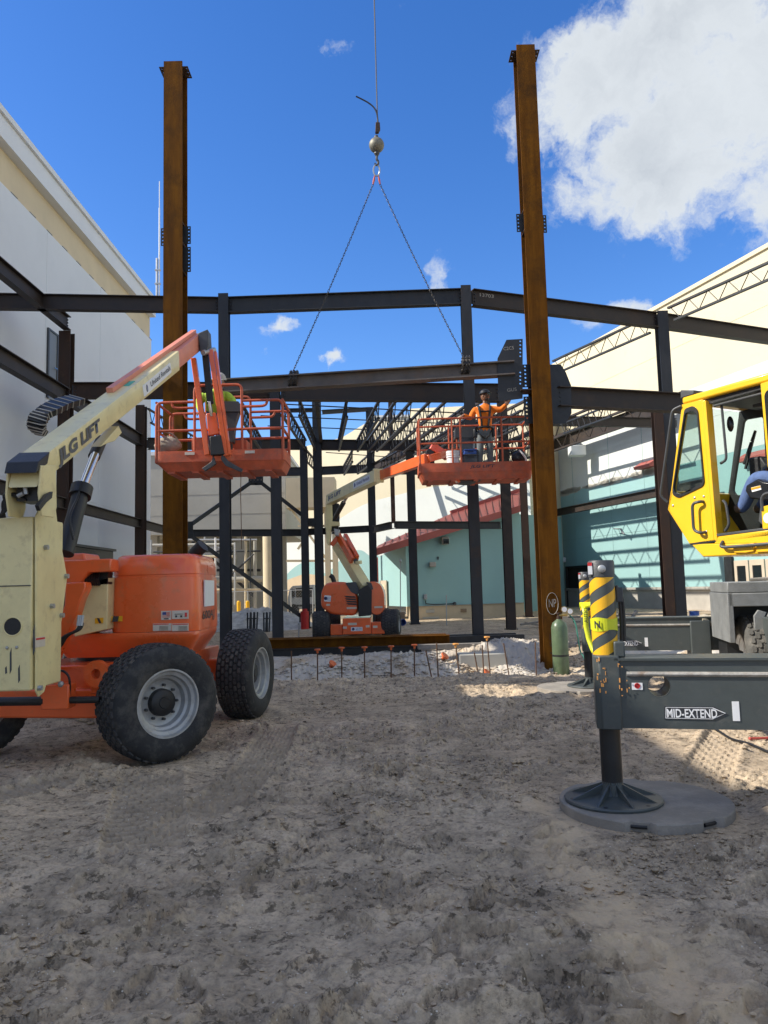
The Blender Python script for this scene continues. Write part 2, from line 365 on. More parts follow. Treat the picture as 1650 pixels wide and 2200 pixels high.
def hole_plate(mb, o, u, v, w, h, t, rows, hs=.028, colx=.5):
    """plate w x h spanned by u,v from corner o with one column of square bolt holes"""
    o, u, v = V(o), V(u).normalized(), V(v).normalized(); n = u.cross(v) * t
    outer = [o, o + u * w, o + u * w + v * h, o + v * h]; holes = []
    for k in range(rows):
        c = o + u * (w * colx) + v * (h * (k + .5) / rows)
        holes.append([c + u * (a * hs) + v * (b * hs) for a, b in ((-1, -.4), (-.4, -1), (.4, -1), (1, -.4), (1, .4), (.4, 1), (-.4, 1), (-1, .4))])
    mb.plate(outer, holes, n); return mb
# ------------------------------------------------------------------ ground
def vnoise(x, y, seed=0):
    xi = np.floor(x).astype(np.int64); yi = np.floor(y).astype(np.int64); fx = x - xi; fy = y - yi
    fx = fx * fx * fx * (fx * (fx * 6 - 15) + 10); fy = fy * fy * fy * (fy * (fy * 6 - 15) + 10)
    def h(a, b):
        q = (a * 374761393 + b * 668265263 + seed * 974634777) & 0xffffffff
        q = ((q ^ (q >> 13)) * 1274126177) & 0xffffffff
        q = (q ^ (q >> 16)) & 0xffff
        return q / 65535.0
    a, b, c, d = h(xi, yi), h(xi + 1, yi), h(xi, yi + 1), h(xi + 1, yi + 1)
    return (a + (b - a) * fx) * (1 - fy) + (c + (d - c) * fx) * fy
def fbm(x, y, s, o=4, seed=0, ridge=False):
    t = 0; a = 1.; n = 0
    for k in range(o):
        q = vnoise(x / s + 17.3 * k, y / s - 9.1 * k, seed + k)
        q = 1 - np.abs(2 * q - 1) if ridge else q
        t = t + a * q; n += a; a *= .55; s *= .5
    return t / n
def sst(a, b, x):
    t = np.clip((x - a) / (b - a), 0, 1); return t * t * (3 - 2 * t)
MAT1, MAT2 = PZ(1387, 1718, .05), PZ(1225, 1476, .05)
TRACKS = [((-1.42, 4.55), (-1.7, 5.5), (-2.0, 6.6), .26), ((-1.36, 5.1), (-1.15, 6.4), (-1.2, 8.7), .21), ((-3.6, 5.2), (-2.9, 6.0), (-2.5, 6.7), .22),
          ((2.2, 5.6), (2.7, 6.6), (3.6, 8.2), .2), ((3.0, 5.2), (3.4, 6.2), (4.4, 7.6), .2)]
rng = np.random.default_rng(3)
FEET = [(rng.uniform(-1.6, 2.2), rng.uniform(2.3, 9), rng.uniform(0, 6.28)) for _ in range(190)]
COMPACT = {}
def ground_z(x, y):
    comp = np.zeros(x.shape)
    near = sst(30, 14, y) * sst(26, 10, np.abs(x)) * sst(-6, 0, y)
    z = .06 * (fbm(x, y, 4.5, 3, 1) - .5)
    rough = .22 + 1.15 * sst(.32, .70, fbm(x, y, 1.3, 3, 5))
    z = z + near * rough * (.06 * (fbm(x, y, .8, 3, 11) - .5) + .046 * (fbm(x * .6, y, .17, 3, 21, True) - .6) + .018 * (fbm(x * .7, y, .06, 2, 31, True) - .6))
    # broken crust: plateaus with sharp little edges
    for sc_, th, hh, sd_ in ((.60, .52, .020, 101), (.33, .55, .018, 111), (.16, .57, .014, 121)):
        q = fbm(x * .8, y, sc_, 4, sd_); z = z + near * rough * hh * sst(th - .014, th + .014, q)
    # crumbled clods standing up here and there
    cl = sst(.60, .78, fbm(x, y, .9, 3, 41)); z = z + near * cl * .035 * sst(.55, .8, fbm(x, y, .10, 2, 43))
    # tyre prints: two rows of brick-like lugs pressed into the sand
    for a, b, c, hw in TRACKS:
        xs_, ys_ = [q[0] for q in (a, b, c)], [q[1] for q in (a, b, c)]
        sel = np.nonzero((x > min(xs_) - .6) & (x < max(xs_) + .6) & (y > min(ys_) - .5) & (y < max(ys_) + .5))[0]
        if not len(sel): continue
        X0, Y0, Z0 = x, y, z; x, y, z = X0[sel], Y0[sel], Z0[sel]; nr = near[sel]
        best = np.full(x.shape, 9.); along = np.zeros(x.shape); side = np.zeros(x.shape); acc = 0
        pp = [V((*q, 0)) for q in (a, b, c)]; pts = smooth_path(pp, 8)
        for i in range(len(pts) - 1):
            p, q = pts[i], pts[i + 1]; d = q - p; L_ = d.length; d = d / L_
            s_ = np.clip((x - p.x) * d.x + (y - p.y) * d.y, 0, L_); dx = x - (p.x + d.x * s_); dy = y - (p.y + d.y * s_)
            dist = np.hypot(dx, dy); mm = dist < best
            best = np.where(mm, dist, best); along = np.where(mm, acc + s_, along); side = np.where(mm, dx * d.y - dy * d.x, side); acc += L_
        inn = sst(hw, hw - .03, best) * sst(0., .3, along) * sst(acc, acc - .3, along)
        row = np.floor(along / .105); u = (side + .045 * (row % 2)) / .09; fs = u - np.floor(u); fu = along / .105 - row
        lug = sst(.0, .30, fu) * sst(1, .80, fu) * sst(0, .16, fs) * sst(1, .84, fs)
        fade = .6 + .4 * sst(.35, .6, fbm(x, y, .8, 2, 61))
        z = z * (1 - .7 * inn) + inn * fade * (.008 - .050 * lug) + .02 * sst(hw + .09, hw, best) * sst(hw - .05, hw, best) * nr
        comp[sel] = np.maximum(comp[sel], inn); Z0[sel] = z; x, y, z = X0, Y0, Z0
    for fx, fy, a in FEET:
        mmask = (np.abs(x - fx) < .25) & (np.abs(y - fy) < .25)
        if not mmask.any(): continue
        xs, ys = x[mmask] - fx, y[mmask] - fy; u = xs * math.cos(a) + ys * math.sin(a); w = -xs * math.sin(a) + ys * math.cos(a)
        e = np.hypot(u / .15, w / (.052 + .012 * np.sign(u))); ins = sst(1.08, .9, e)
        lugs = sst(.25, .6, np.abs(np.sin(u * 105))) * sst(.15, .5, np.abs(np.sin(w * 80))); z[mmask] = z[mmask] * (1 - .55 * ins) - ins * (.022 - .013 * lugs) * (1 - .6 * sst(.02, .0, np.abs(u + .045))) + .014 * sst(1.5, 1.1, e) * sst(.95, 1.1, e)
    # footing trench and the broken spoil around it
    ty = 14.6 + .2 * np.sin(x * .9); band = sst(2.1, 1.2, np.abs(y - ty)) * sst(-3.6, -2.9, x) * sst(6.2, 5.2, x)
    z = z - band * .30
    pl = np.exp(-((y - 15.2) / .75) ** 2) * (sst(-2.6, -1.6, x) * sst(2.1, 1.0, x)); z = z + pl * (.06 + .34 * (fbm(x, y, .8, 4, 71)) + .10 * (fbm(x, y, .16, 3, 75, True) - .5))
    for cx, cy, r, h in ((2.0, 13.9, .5, .12), (3.0, 17.3, 1.1, .14), (2.2, 17.0, .9, .10), (4.6, 16.6, .9, .18), (-.9, 13.2, 1.4, .05), (.7, 15.3, .6, .15), (5.4, 14.5, 1.0, .25), (-3.4, 14.6, 1.2, .2)):
        g = np.exp(-((x - cx) ** 2 + (y - cy) ** 2) / (r * r)); z = z + g * h * (.5 + fbm(x, y, .45, 3, 81)) + g * .07 * (fbm(x, y, .12, 3, 83, True) - .5)
    far = sst(16, 20, y) * sst(60, 34, y) * sst(24, 14, np.abs(x)); z = z + far * (.10 * (fbm(x, y, 1.4, 4, 91) - .5) + .03 * (fbm(x, y, .3, 2, 93) - .5))
    COMPACT['last'] = comp
    # flat under pads
    for c, r in ((MAT1, .66), (MAT2, .62), (V((-2.1, 7.12, 0)), .34), (V((-1.7, 9.4, 0)), .34), (V((-3.98, 7.45, 0)), .34)):
        dd = np.hypot(x - c.x, y - c.y); k = sst(r + .22, r - .02, dd); z = z * (1 - k) + k * .0 + .03 * sst(r + .3, r + .1, dd) * sst(r - .02, r + .08, dd) * fbm(x, y, .15, 2, 95)
    return z
def gz(x, y): return float(ground_z(np.array([float(x)]), np.array([float(y)]))[0])
def make_ground():
    def axis(segs):
        out = [segs[0][0]]
        for a, b, s0, s1 in segs:
            q = a
            while q < b - 1e-6:
                t = (q - a) / (b - a); q += s0 * (s1 / s0) ** t; out.append(min(q, b))
        return np.unique(np.round(out, 5))
    ys = axis([(-400, -20, 90, 5), (-20, 0, 4, .5), (0, 1.8, .3, .03), (1.8, 5, .0075, .0125), (5, 8.5, .0125, .024), (8.5, 20, .026, .09), (20, 50, .12, .8), (50, 900, 1.5, 120)])
    h = axis([(0, 2.0, .0105, .0105), (2.0, 2.9, .0115, .015), (2.9, 6, .015, .05), (6, 16, .06, .25), (16, 60, .5, 5), (60, 700, 8, 90)])
    xs = np.concatenate([-h[:0:-1], h])
    X, Y = np.meshgrid(xs, ys); Z = ground_z(X.ravel(), Y.ravel())
    nv = X.size; nx, ny = len(xs), len(ys)
    co = np.empty((nv, 3), np.float32); co[:, 0] = X.ravel(); co[:, 1] = Y.ravel(); co[:, 2] = Z
    i = (np.arange(ny - 1)[:, None] * nx + np.arange(nx - 1)[None, :]).ravel()
    q = np.stack([i, i + 1, i + nx + 1, i + nx], 1).astype(np.int32)
    me = bpy.data.meshes.new('ground'); me.vertices.add(nv); me.vertices.foreach_set('co', co.ravel())
    me.loops.add(q.size); me.loops.foreach_set('vertex_index', q.ravel()); me.polygons.add(len(q))
    me.polygons.foreach_set('loop_start', np.arange(0, q.size, 4, dtype=np.int32)); me.update(calc_edges=True); me.shade_smooth()
    at_ = me.attributes.new('compact', 'FLOAT', 'POINT'); at_.data.foreach_set('value', COMPACT['last'].astype(np.float32))
    o = bpy.data.objects.new('ground', me); C.objects.link(o); tag(o, 'churned grey sand ground with tyre prints and footprints', None, None, 'structure')
    return o
def ground_mat():
    mt = bpy.data.materials.new('sand'); mt.use_nodes = True; MATS['sand'] = mt
    nt = mt.node_tree; N = nt.nodes.new; L = nt.links.new; b = nt.nodes['Principled BSDF']
    b.inputs['Roughness'].default_value = .95; b.inputs['Specular IOR Level'].default_value = .15
    g = N('ShaderNodeNewGeometry'); p = g.outputs['Position']
    def noi(s, d=6, r=.6):
        n = N('ShaderNodeTexNoise'); n.inputs['Scale'].default_value = s; n.inputs['Detail'].default_value = d; n.inputs['Roughness'].default_value = r; L(p, n.inputs['Vector']); return n.outputs[0]
    def ramp(v, stops):
        r = N('ShaderNodeValToRGB'); L(v, r.inputs[0]); e = r.color_ramp.elements
        e[0].position, e[0].color = stops[0][0], (*stops[0][1], 1); e[1].position, e[1].color = stops[-1][0], (*stops[-1][1], 1)
        for s, c in stops[1:-1]: k = e.new(s); k.color = (*c, 1)
        return r.outputs[0]
    def mix(f, a, c, bt='MIX'):
        m_ = N('ShaderNodeMix'); m_.data_type = 'RGBA'; m_.blend_type = bt
        for s, q in (('Factor', f), ('A', a), ('B', c)):
            if isinstance(q, (int, float)): m_.inputs[s].default_value = q
            elif isinstance(q, tuple): m_.inputs[s].default_value = (*q, 1)
            else: L(q, m_.inputs[s])
        return m_.outputs['Result']
    base = ramp(noi(.55, 7, .62), [(.30, (.345, .272, .192)), (.5, (.435, .348, .248)), (.68, (.54, .438, .318))])
    ac = N('ShaderNodeAttribute'); ac.attribute_name = 'compact'; loose = N('ShaderNodeMapRange'); loose.inputs['To Min'].default_value = 1; loose.inputs['To Max'].default_value = .12; L(ac.outputs['Fac'], loose.inputs['Value'])
    def lm(k):
        n = N('ShaderNodeMath'); n.operation = 'MULTIPLY'; n.inputs[1].default_value = k; L(loose.outputs[0], n.inputs[0]); return n.outputs[0]
    tone = ramp(noi(2.6, 7, .7), [(.32, (.74, .74, .745)), (.48, (.97, .97, .97)), (.68, (1.12, 1.11, 1.10))])
    c = mix(1., base, tone, 'MULTIPLY')
    mid = ramp(noi(9, 5, .75), [(.36, (.55, .55, .55)), (.46, (1, 1, 1)), (.66, (1.15, 1.14, 1.12))]); c = mix(lm(.7), c, mid, 'MULTIPLY')
    speck = ramp(noi(38, 4, .7), [(.33, (.42, .42, .42)), (.47, (1, 1, 1)), (.62, (1.3, 1.28, 1.24))])
    c = mix(lm(.5), c, speck, 'MULTIPLY')
    crust = ramp(noi(2.1, 12, .72), [(.44, (.86, .86, .86)), (.50, (1.0, 1.0, 1.0)), (.56, (1.12, 1.11, 1.10))]); c = mix(lm(1.), c, crust, 'MULTIPLY')
    crumb = ramp(noi(11, 9, .74), [(.41, (.34, .335, .33)), (.45, (1, 1, 1)), (.62, (1, 1, 1)), (.66, (1.28, 1.27, 1.25))]); c = mix(lm(.85), c, crumb, 'MULTIPLY')
    vo = N('ShaderNodeTexVoronoi'); vo.inputs['Scale'].default_value = 42; L(p, vo.inputs['Vector'])
    st = N('ShaderNodeMath'); st.operation = 'LESS_THAN'; L(vo.outputs['Distance'], st.inputs[0]); st.inputs[1].default_value = .16
    sv = N('ShaderNodeSeparateColor'); L(vo.outputs['Color'], sv.inputs[0]); s2 = N('ShaderNodeMath'); s2.operation = 'GREATER_THAN'; L(sv.outputs[0], s2.inputs[0]); s2.inputs[1].default_value = .80
    s3 = N('ShaderNodeMath'); s3.operation = 'MULTIPLY'; L(st.outputs[0], s3.inputs[0]); L(s2.outputs[0], s3.inputs[1]); c = mix(s3.outputs[0], c, (.62, .56, .47))
    damp = ramp(noi(1.3, 6, .75), [(.60, (0, 0, 0)), (.72, (1, 1, 1))])
    sepd = N('ShaderNodeSeparateColor'); L(damp, sepd.inputs[0])
    dm = N('ShaderNodeMath'); dm.operation = 'MULTIPLY'; L(sepd.outputs[0], dm.inputs[0]); dm.inputs[1].default_value = .75
    dl = N('ShaderNodeMath'); dl.operation = 'MULTIPLY'; L(dm.outputs[0], dl.inputs[0]); L(loose.outputs[0], dl.inputs[1]); c = mix(dl.outputs[0], c, (.14, .118, .095))
    # warm light streak painted as a wandering strip, and pale crushed rock round the trench
    sx = N('ShaderNodeSeparateXYZ'); L(p, sx.inputs[0])
    def M(op, a, b2):
        n = N('ShaderNodeMath'); n.operation = op
        for i, q in enumerate((a, b2)):
            if isinstance(q, (int, float)): n.inputs[i].default_value = q
            else: L(q, n.inputs[i])
        return n.outputs[0]
    def MR(v, a, b2):
        n = N('ShaderNodeMapRange'); n.interpolation_type = 'SMOOTHSTEP'; n.inputs['From Min'].default_value = a; n.inputs['From Max'].default_value = b2; L(v, n.inputs['Value']); return n.outputs[0]
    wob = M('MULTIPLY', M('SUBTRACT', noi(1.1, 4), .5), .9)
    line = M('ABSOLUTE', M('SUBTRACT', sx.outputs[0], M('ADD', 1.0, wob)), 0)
    light_streak = M('MULTIPLY', M('MULTIPLY', MR(line, .26, .02), MR(sx.outputs[1], 5.9, 5.0)), MR(noi(5, 5), .34, .50))
    c = mix(M('MULTIPLY', light_streak, .75), c, (.66, .50, .32))
    rock = M('MULTIPLY', M('MULTIPLY', MR(sx.outputs[1], 12.6, 14.0), MR(sx.outputs[1], 19.5, 17.0)), MR(noi(.9, 5), .38, .55))
    c = mix(M('MULTIPLY', rock, .85), c, (.56, .52, .455))
    L(c, b.inputs['Base Color'])
    h1 = noi(22, 6, .7); h2 = noi(85, 4, .65)
    hh = M('ADD', M('MULTIPLY', h1, .7), M('MULTIPLY', h2, .35))
    bp = N('ShaderNodeBump'); bp.inputs['Strength'].default_value = .9; bp.inputs['Distance'].default_value = .02; L(hh, bp.inputs['Height']); L(bp.outputs[0], b.inputs['Normal'])
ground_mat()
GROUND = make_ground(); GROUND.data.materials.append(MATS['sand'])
def clods():
    mb = MB(); random.seed(11)
    ico = [V(q).normalized() for q in ((0, 0, 1), (.9, 0, .3), (.28, .85, .3), (-.73, .53, .3), (-.73, -.53, .3), (.28, -.85, .3), (0, 0, -1))]
    fs = [(0, 1, 2), (0, 2, 3), (0, 3, 4), (0, 4, 5), (0, 5, 1), (6, 2, 1), (6, 3, 2), (6, 4, 3), (6, 5, 4), (6, 1, 5)]
    fs = [f if (ico[f[1]] - ico[f[0]]).cross(ico[f[2]] - ico[f[0]]).dot(ico[f[0]] + ico[f[1]] + ico[f[2]]) > 0 else f[::-1] for f in fs]
    pts = []
    for k in range(52000):
        y = 2.1 + 9 * random.random() ** 1.7; x = random.uniform(-.56, .56) * y * 1.05
        cl = vnoise(np.array([x / .8]), np.array([y / .8]), 99)[0]
        if random.random() > (.05 + 2.2 * max(0, cl - .48)): continue
        pts.append((x, y, random.uniform(.003, .010) * (1 + 2.6 * random.random() ** 8)))
    for k in range(1500):                                # broken rock on the spoil heaps
        x = random.gauss(.3, 1.9); y = random.gauss(15.2, .55)
        pts.append((x, y, random.uniform(.015, .05) * (1 + random.random() ** 5)))
    for k in range(400): pts.append((random.uniform(1.6, 5.5), random.uniform(13, 18.5), random.uniform(.015, .05)))
    zz = ground_z(np.array([q[0] for q in pts]), np.array([q[1] for q in pts]))
    for (x, y, r), z in zip(pts, zz):
        a = random.random() * 6.28; ca, sa = math.cos(a), math.sin(a); k = [r * random.uniform(.65, 1.25) for _ in ico]; fl = random.uniform(.55, .9)
        mb.add([(x + (q.x * ca - q.y * sa) * s, y + (q.x * sa + q.y * ca) * s, z + q.z * s * fl + r * .25) for q, s in zip(ico, k)], fs)
    o = mb.build('sand_clods', 'sand', None, smooth=False, fixn=False); tag(o, 'loose clods and stones scattered over the sand', 'clods', None, 'stuff')
clods()

# ------------------------------------------------------------------ big white hall on the left
XL = -9.8
def left_building():
    y0, y1 = 17.2, P(325, 720, 1).x and XL / (P(325, 720, 1.0).x); zt = 14.05
    t = thing('warehouse', 'tall white windowless hall along the left side with cream band under its roof edge', 'building', (XL - 6, 20, 0))
    MB().box(XL - 12, XL, y0, y1, -.3, 12.32).build('wall', 'left_wall', t)
    bd = MB().box(XL - 11.9, XL - .05, y0 + .05, y1 - .05, 12.323, 13.29).build('band', 'band_cream', t)
    yy = y0 + .3
    while yy < y1: MB().box(XL - .05, XL + .006, yy, yy + .35, 12.335, 12.36).build('flashing_clip', 'stone', bd); yy += 1.1
    MB().box(XL - 12, XL + .22, y0, y1 - .1, 13.293, 13.88).build('fascia', 'left_wall', t)
    MB().box(XL - 12.1, XL + .30, y0 - .05, y1 - .02, 13.883, zt).build('roof_cap', 'white_paint', t)
    # upper door
    yd0, yd1 = XL / P(100, 750, 1).x, XL / P(122, 750, 1).x
    zd = P(111, 712, (yd0 + yd1) / 2).z
    d = MB().box(XL - .02, XL + .035, yd0 + .08, yd1 - .08, zd - 2.1, zd - .06).build('door', 'door_gray', t)
    f = MB(); f.box(XL, XL + .06, yd0, yd0 + .078, zd - 2.1, zd); f.box(XL, XL + .06, yd1 - .078, yd1, zd - 2.1, zd); f.box(XL, XL + .06, yd0 + .08, yd1 - .08, zd - .058, zd)
    f.build('door_frame', 'dark_gray', d)
    h = MB(); h.tube([(XL + .03, yd1 - .2, zd - 1.12), (XL + .10, yd1 - .2, zd - 1.12), (XL + .10, yd1 - .36, zd - 1.12)], .018); h.build('handle', 'chrome', d, True)
    # panel joints as shallow ribs, low vent
    for yy in (13.0, 17.4, 21.9, 26.2):
        MB().box(XL - .01, XL + .008, yy, yy + .03, 0, 12.3).build('joint_strip', 'left_wall', t)
    MB().box(XL - .01, XL + .010, y0, y1 - 1.2, 4.6, 4.625).build('joint_strip', 'left_wall', t)
    ya, yb = XL / P(150, 1186, 1).x, XL / P(236, 1186, 1).x
    v = MB(); za = P(190, 1196, (ya + yb) / 2).z; zb = P(190, 1180, (ya + yb) / 2).z
    v.box(XL - .01, XL + .12, ya, yb, za - .6, zb); v = v.build('loading_hatch', 'black_steel', t)
    MB().box(XL - .01, XL + .2, ya - .1, yb + .1, zb + .003, zb + .08).build('hood', 'dark_gray', v)
    # mast on the far corner
    b = P(337, 626, y1 - .6); tp = P(336, 390, y1 - .6); md = P(337, 555, y1 - .6)
    t2 = thing('antenna_mast', 'thin white whip antenna on the far roof corner of the white hall', 'antenna', (b.x, b.y, zt))
    MB().cyl((b.x, b.y, zt), (b.x, b.y, md.z), .045).build('mast_tube', 'galv', t2, True)
    MB().cyl((b.x + .1, b.y, zt), (b.x + .1, b.y, tp.z - 1.2), .03).build('whip', 'white_paint', t2, True)
    MB().cyl((b.x + .1, b.y, tp.z - 1.2), (b.x + .1, b.y, tp.z), .018).build('whip_tip', 'white_paint', t2, True)
    for z in (.5, 1.1): MB().box(b.x - .08, b.x + .16, b.y - .06, b.y + .06, zt + z, zt + z + .05).build('clamp', 'galv', t2)
    # unseen hall added on the left to shade the near ground
    t3 = thing('warehouse', 'unseen lower white hall added on the left to shade the near ground', 'building', (XL - 6, -12, 0))
    MB().box(XL - 12, XL, -7.5, 17.1, -.3, 8.1).build('wall', 'left_wall', t3)
    MB().box(XL - 12, XL + .2, -7.5, 17.1, 8.103, 8.4).build('roof_cap', 'white_paint', t3)
    for ya_, yb_ in ((-7.5, 9.2), (11.3, 12.3)): MB().box(XL - 3, XL, ya_, yb_, 8.403, 9.65).build('shade_block', 'left_wall', t3)  # roof edge blocks added to shape the sunlit patches on the ground
    return y1
YL1 = left_building()

# ------------------------------------------------------------------ right hall: cream over white over teal
RW0, RWn = V((11.5, 49.7, 0)), V((-.954, -.299, 0))            # a point of the wall, its outward normal
RWd = V((.299, -.954, 0))                                      # along the wall towards the viewer's right
def RW(s, z, out=0.): return RW0 + RWd * s + V((0, 0, z)) - (-RWn) * 0 + RWn * out
def rw_px(px, py):                                             # -> s, z on that wall
    q = PP(px, py, RW0, RWn); return (q - RW0).dot(RWd), q.z
def rw_box(mb, s0, s1, z0, z1, o0, o1):
    lp = lambda z: [RW(s0, z, o0), RW(s1, z, o0), RW(s1, z, o1), RW(s0, z, o1)]
    return mb.loft([lp(z0), lp(z1)])
def right_building():
    t = thing('show_building', 'huge hall on the right with cream wall above and teal painted wall below', 'building', RW(15, 0))
    s0, s1 = -3.5, 40
    rw_box(MB(), s0, s1, 1.15, 7.3, -6, 0).build('lower_wall', 'wall_teal', t)
    rw_box(MB(), s0, s1, 7.303, 10.9, -6, 0).build('middle_wall', 'wall_white', t)
    rw_box(MB(), s0, s1, 10.903, 15.75, -6, 0).build('upper_wall', 'wall_cream', t)
    rw_box(MB(), s0 - .1, s1, 15.753, 15.95, -6, .1).build('coping', 'wall_cream', t)
    rw_box(MB(), s0, s1, -.3, 1.0, -6, .12).build('plinth', 'stone', t)
    rw_box(MB(), s0, s1, 1.003, 1.147, -6, .2).build('ledge', 'stone', t)
    # patched stucco where the teal starts
    random.seed(4); mb = MB()
    for k in range(26):
        s = random.uniform(0, 9.5); w = random.uniform(.3, 1.1); h = random.uniform(.05, .22)
        n_ = 10; c = [RW(s + w * math.cos(6.28 * i / n_) * random.uniform(.7, 1), 7.3 + random.uniform(-.06, .05) + h * math.sin(6.28 * i / n_), 0.0) for i in range(n_)]
        mb.prism(c, RWn * .006)
    mb.build('bare_stucco', 'concrete', t)
    for z in (4.2, 9.2, 13.3):
        rw_box(MB(), s0, s1, z, z + .03, -.01, .012).build('control_joint', 'wall_teal_dark' if z < 7 else 'wall_white' if z < 10.9 else 'wall_cream', t)
    for s in (1.6, 5.6, 8.8): rw_box(MB(), s, s + .03, 1.2, 10.8, -.01, .012).build('control_joint', 'wall_teal_dark', t)
    # service door, glazed doors, red awnings
    a, zt = rw_px(1219, 1217); b, _ = rw_px(1272, 1217)
    d = MB(); rw_box(d, a + .12, b - .12, .02, zt - .12, -.05, .03); d = d.build('service_door', 'door_dark', t)
    f = MB(); rw_box(f, a, a + .117, 0, zt, -.05, .16); rw_box(f, b - .117, b, 0, zt, -.05, .16); rw_box(f, a + .12, b - .12, zt - .117, zt, -.05, .16); f.build('door_frame', 'black_steel', d)
    a, zt = rw_px(1577, 1200); b, _ = rw_px(1720, 1200); mid = [a + (b - a) * k / 4 for k in range(5)]
    for k in range(4):
        l = MB(); rw_box(l, mid[k] + .04, mid[k] + .2, .03, zt - .1, -.02, .06); rw_box(l, mid[k + 1] - .2, mid[k + 1] - .04, .03, zt - .1, -.02, .06)
        rw_box(l, mid[k] + .2, mid[k + 1] - .2, .03, .4, -.02, .06); rw_box(l, mid[k] + .2, mid[k + 1] - .2, zt - .35, zt - .1, -.02, .06)
        l = l.build('glazed_door', 'door_tan', t)
        rw_box(MB(), mid[k] + .2, mid[k + 1] - .2, .4, zt - .35, -.01, .02).build('pane', 'window_dark', l)
    j = MB(); rw_box(j, a - .5, a - .02, 0, zt + .1, -.02, .14); j.build('door_jamb', 'black_steel', t)
    for pa, pb in (((1378, 1004), (1412, 998)), ((1600, 985), (1800, 950))):
        a, z = rw_px(*pa); b, z2 = rw_px(*pb); q = MB(); zc = (z + z2) / 2
        q.loft([[RW(a, zc - .12, 0), RW(a, zc - .12, .5), RW(a, zc + .02, .5), RW(a, zc + .3, 0)], [RW(b, zc - .12, 0), RW(b, zc - .12, .5), RW(b, zc + .02, .5), RW(b, zc + .3, 0)]])
        q.build('red_awning', 'trim_red', t)
    # small fittings
    for px, py in ((1345, 1285), (1510, 1283)):
        s, z = rw_px(px, py); rw_box(MB(), s - .1, s + .1, z - .12, z + .12, -.01, .1).build('outlet_box', 'galv', t)
    s, z = rw_px(1213, 1203); rw_box(MB(), s - .25, s + .25, z - .16, z + .16, .02, .45).build('wall_light', 'white_paint', t, bevel=.06)
    s, z = rw_px(1350, 1136); mb = MB(); mb.tube([RW(s - .9, z + .05, .02), RW(s - .9, z + .08, .35), RW(s, z, .5), RW(s + .05, z - .25, .45)], .03); mb.tube([RW(s, z, .5), RW(s + .15, z - .3, .4)], .06); mb.build('camera_arm', 'galv', t, True)
right_building()

# ------------------------------------------------------------------ cream mural hall at the back
def back_building():
    O_, n_ = V((1, 52, 0)), V((-.6, -.8, 0)); g = lambda px, py: PP(px, py, O_, n_); wd_ = V((.8, -.6, 0))
    t = thing('mural_building', 'sunlit cream hall at the back painted with a pale blue and white wave mural', 'building', (-2, 54, 0))
    top = [g(618, 968), g(735, 940), g(792, 905), g(880, 903), g(882, 878), g(1010, 872), g(1130, 866)]
    lo_ = lambda q, z: V((q.x, q.y, z)); xr, xl = top[-1], top[0] - wd_
    MB().prism(top + [lo_(xr, -.3), lo_(xl, -.3)], n_ * -8).build('wall', 'wall_cream', t)
    # mural: flat painted fields, each a thin coat standing 1 cm proud of the one before
    def coat(pts, k, mt, nm):
        q = [p + n_ * .012 * k for p in pts]; MB().prism(q, n_ * -.010).build(nm, mt, t)
    cur = smooth_path([g(612, 1150), g(700, 1130), g(780, 1085), g(860, 1062), g(940, 1045), g(1130, 1031)], 6)
    cur[-1] = lo_(xr, cur[-1].z)
    coat([lo_(xl, cur[0].z)] + cur + [lo_(xr, 0), lo_(xl, 0)], 1, 'wall_white', 'white_wave')
    hill = []
    for k, (px, py) in enumerate(((606, 1262), (612, 1240), (640, 1214), (672, 1206), (700, 1232), (745, 1190), (775, 1182), (796, 1194), (812, 1184), (840, 1200), (1130, 1190))): hill.append(g(px, py))
    hill = smooth_path(hill, 5)
    hill[-1] = lo_(xr, hill[-1].z); coat([lo_(xl, hill[0].z)] + hill + [lo_(xr, 0), lo_(xl, 0)], 2, 'wall_teal', 'teal_wave')
    b = [g(600, 1252), g(655, 1232), g(720, 1240)]; 
    coat([lo_(xl, b[0].z), b[1], b[2], lo_(b[2], 0), lo_(xl, 0)], 3, 'tan_base', 'tan_dune')
    MB().prism([lo_(xl, -.3) + n_ * .06, lo_(xr, -.3) + n_ * .06, lo_(xr, .9) + n_ * .06, lo_(xl, .9) + n_ * .06], n_ * .14).build('plinth', 'tan_base', t)
    # side wing, greyer
    q0, q1 = P(800, 905, 64), P(882, 905, 64)
    t2 = thing('roof_block', 'grey box on the roof of the cream mural hall', 'building', ((q0.x + q1.x) / 2, 60, 0))
    MB().box(q0.x, q1.x, 64.1, 70, 9, P(840, 896, 64).z).build('wall', 'concrete', t2)
    MB().box(q0.x - .1, q1.x + .1, 64.0, 70.1, P(840, 896, 64).z + .003, P(840, 893, 64).z + .06).build('coping', 'left_wall', t2)
back_building()

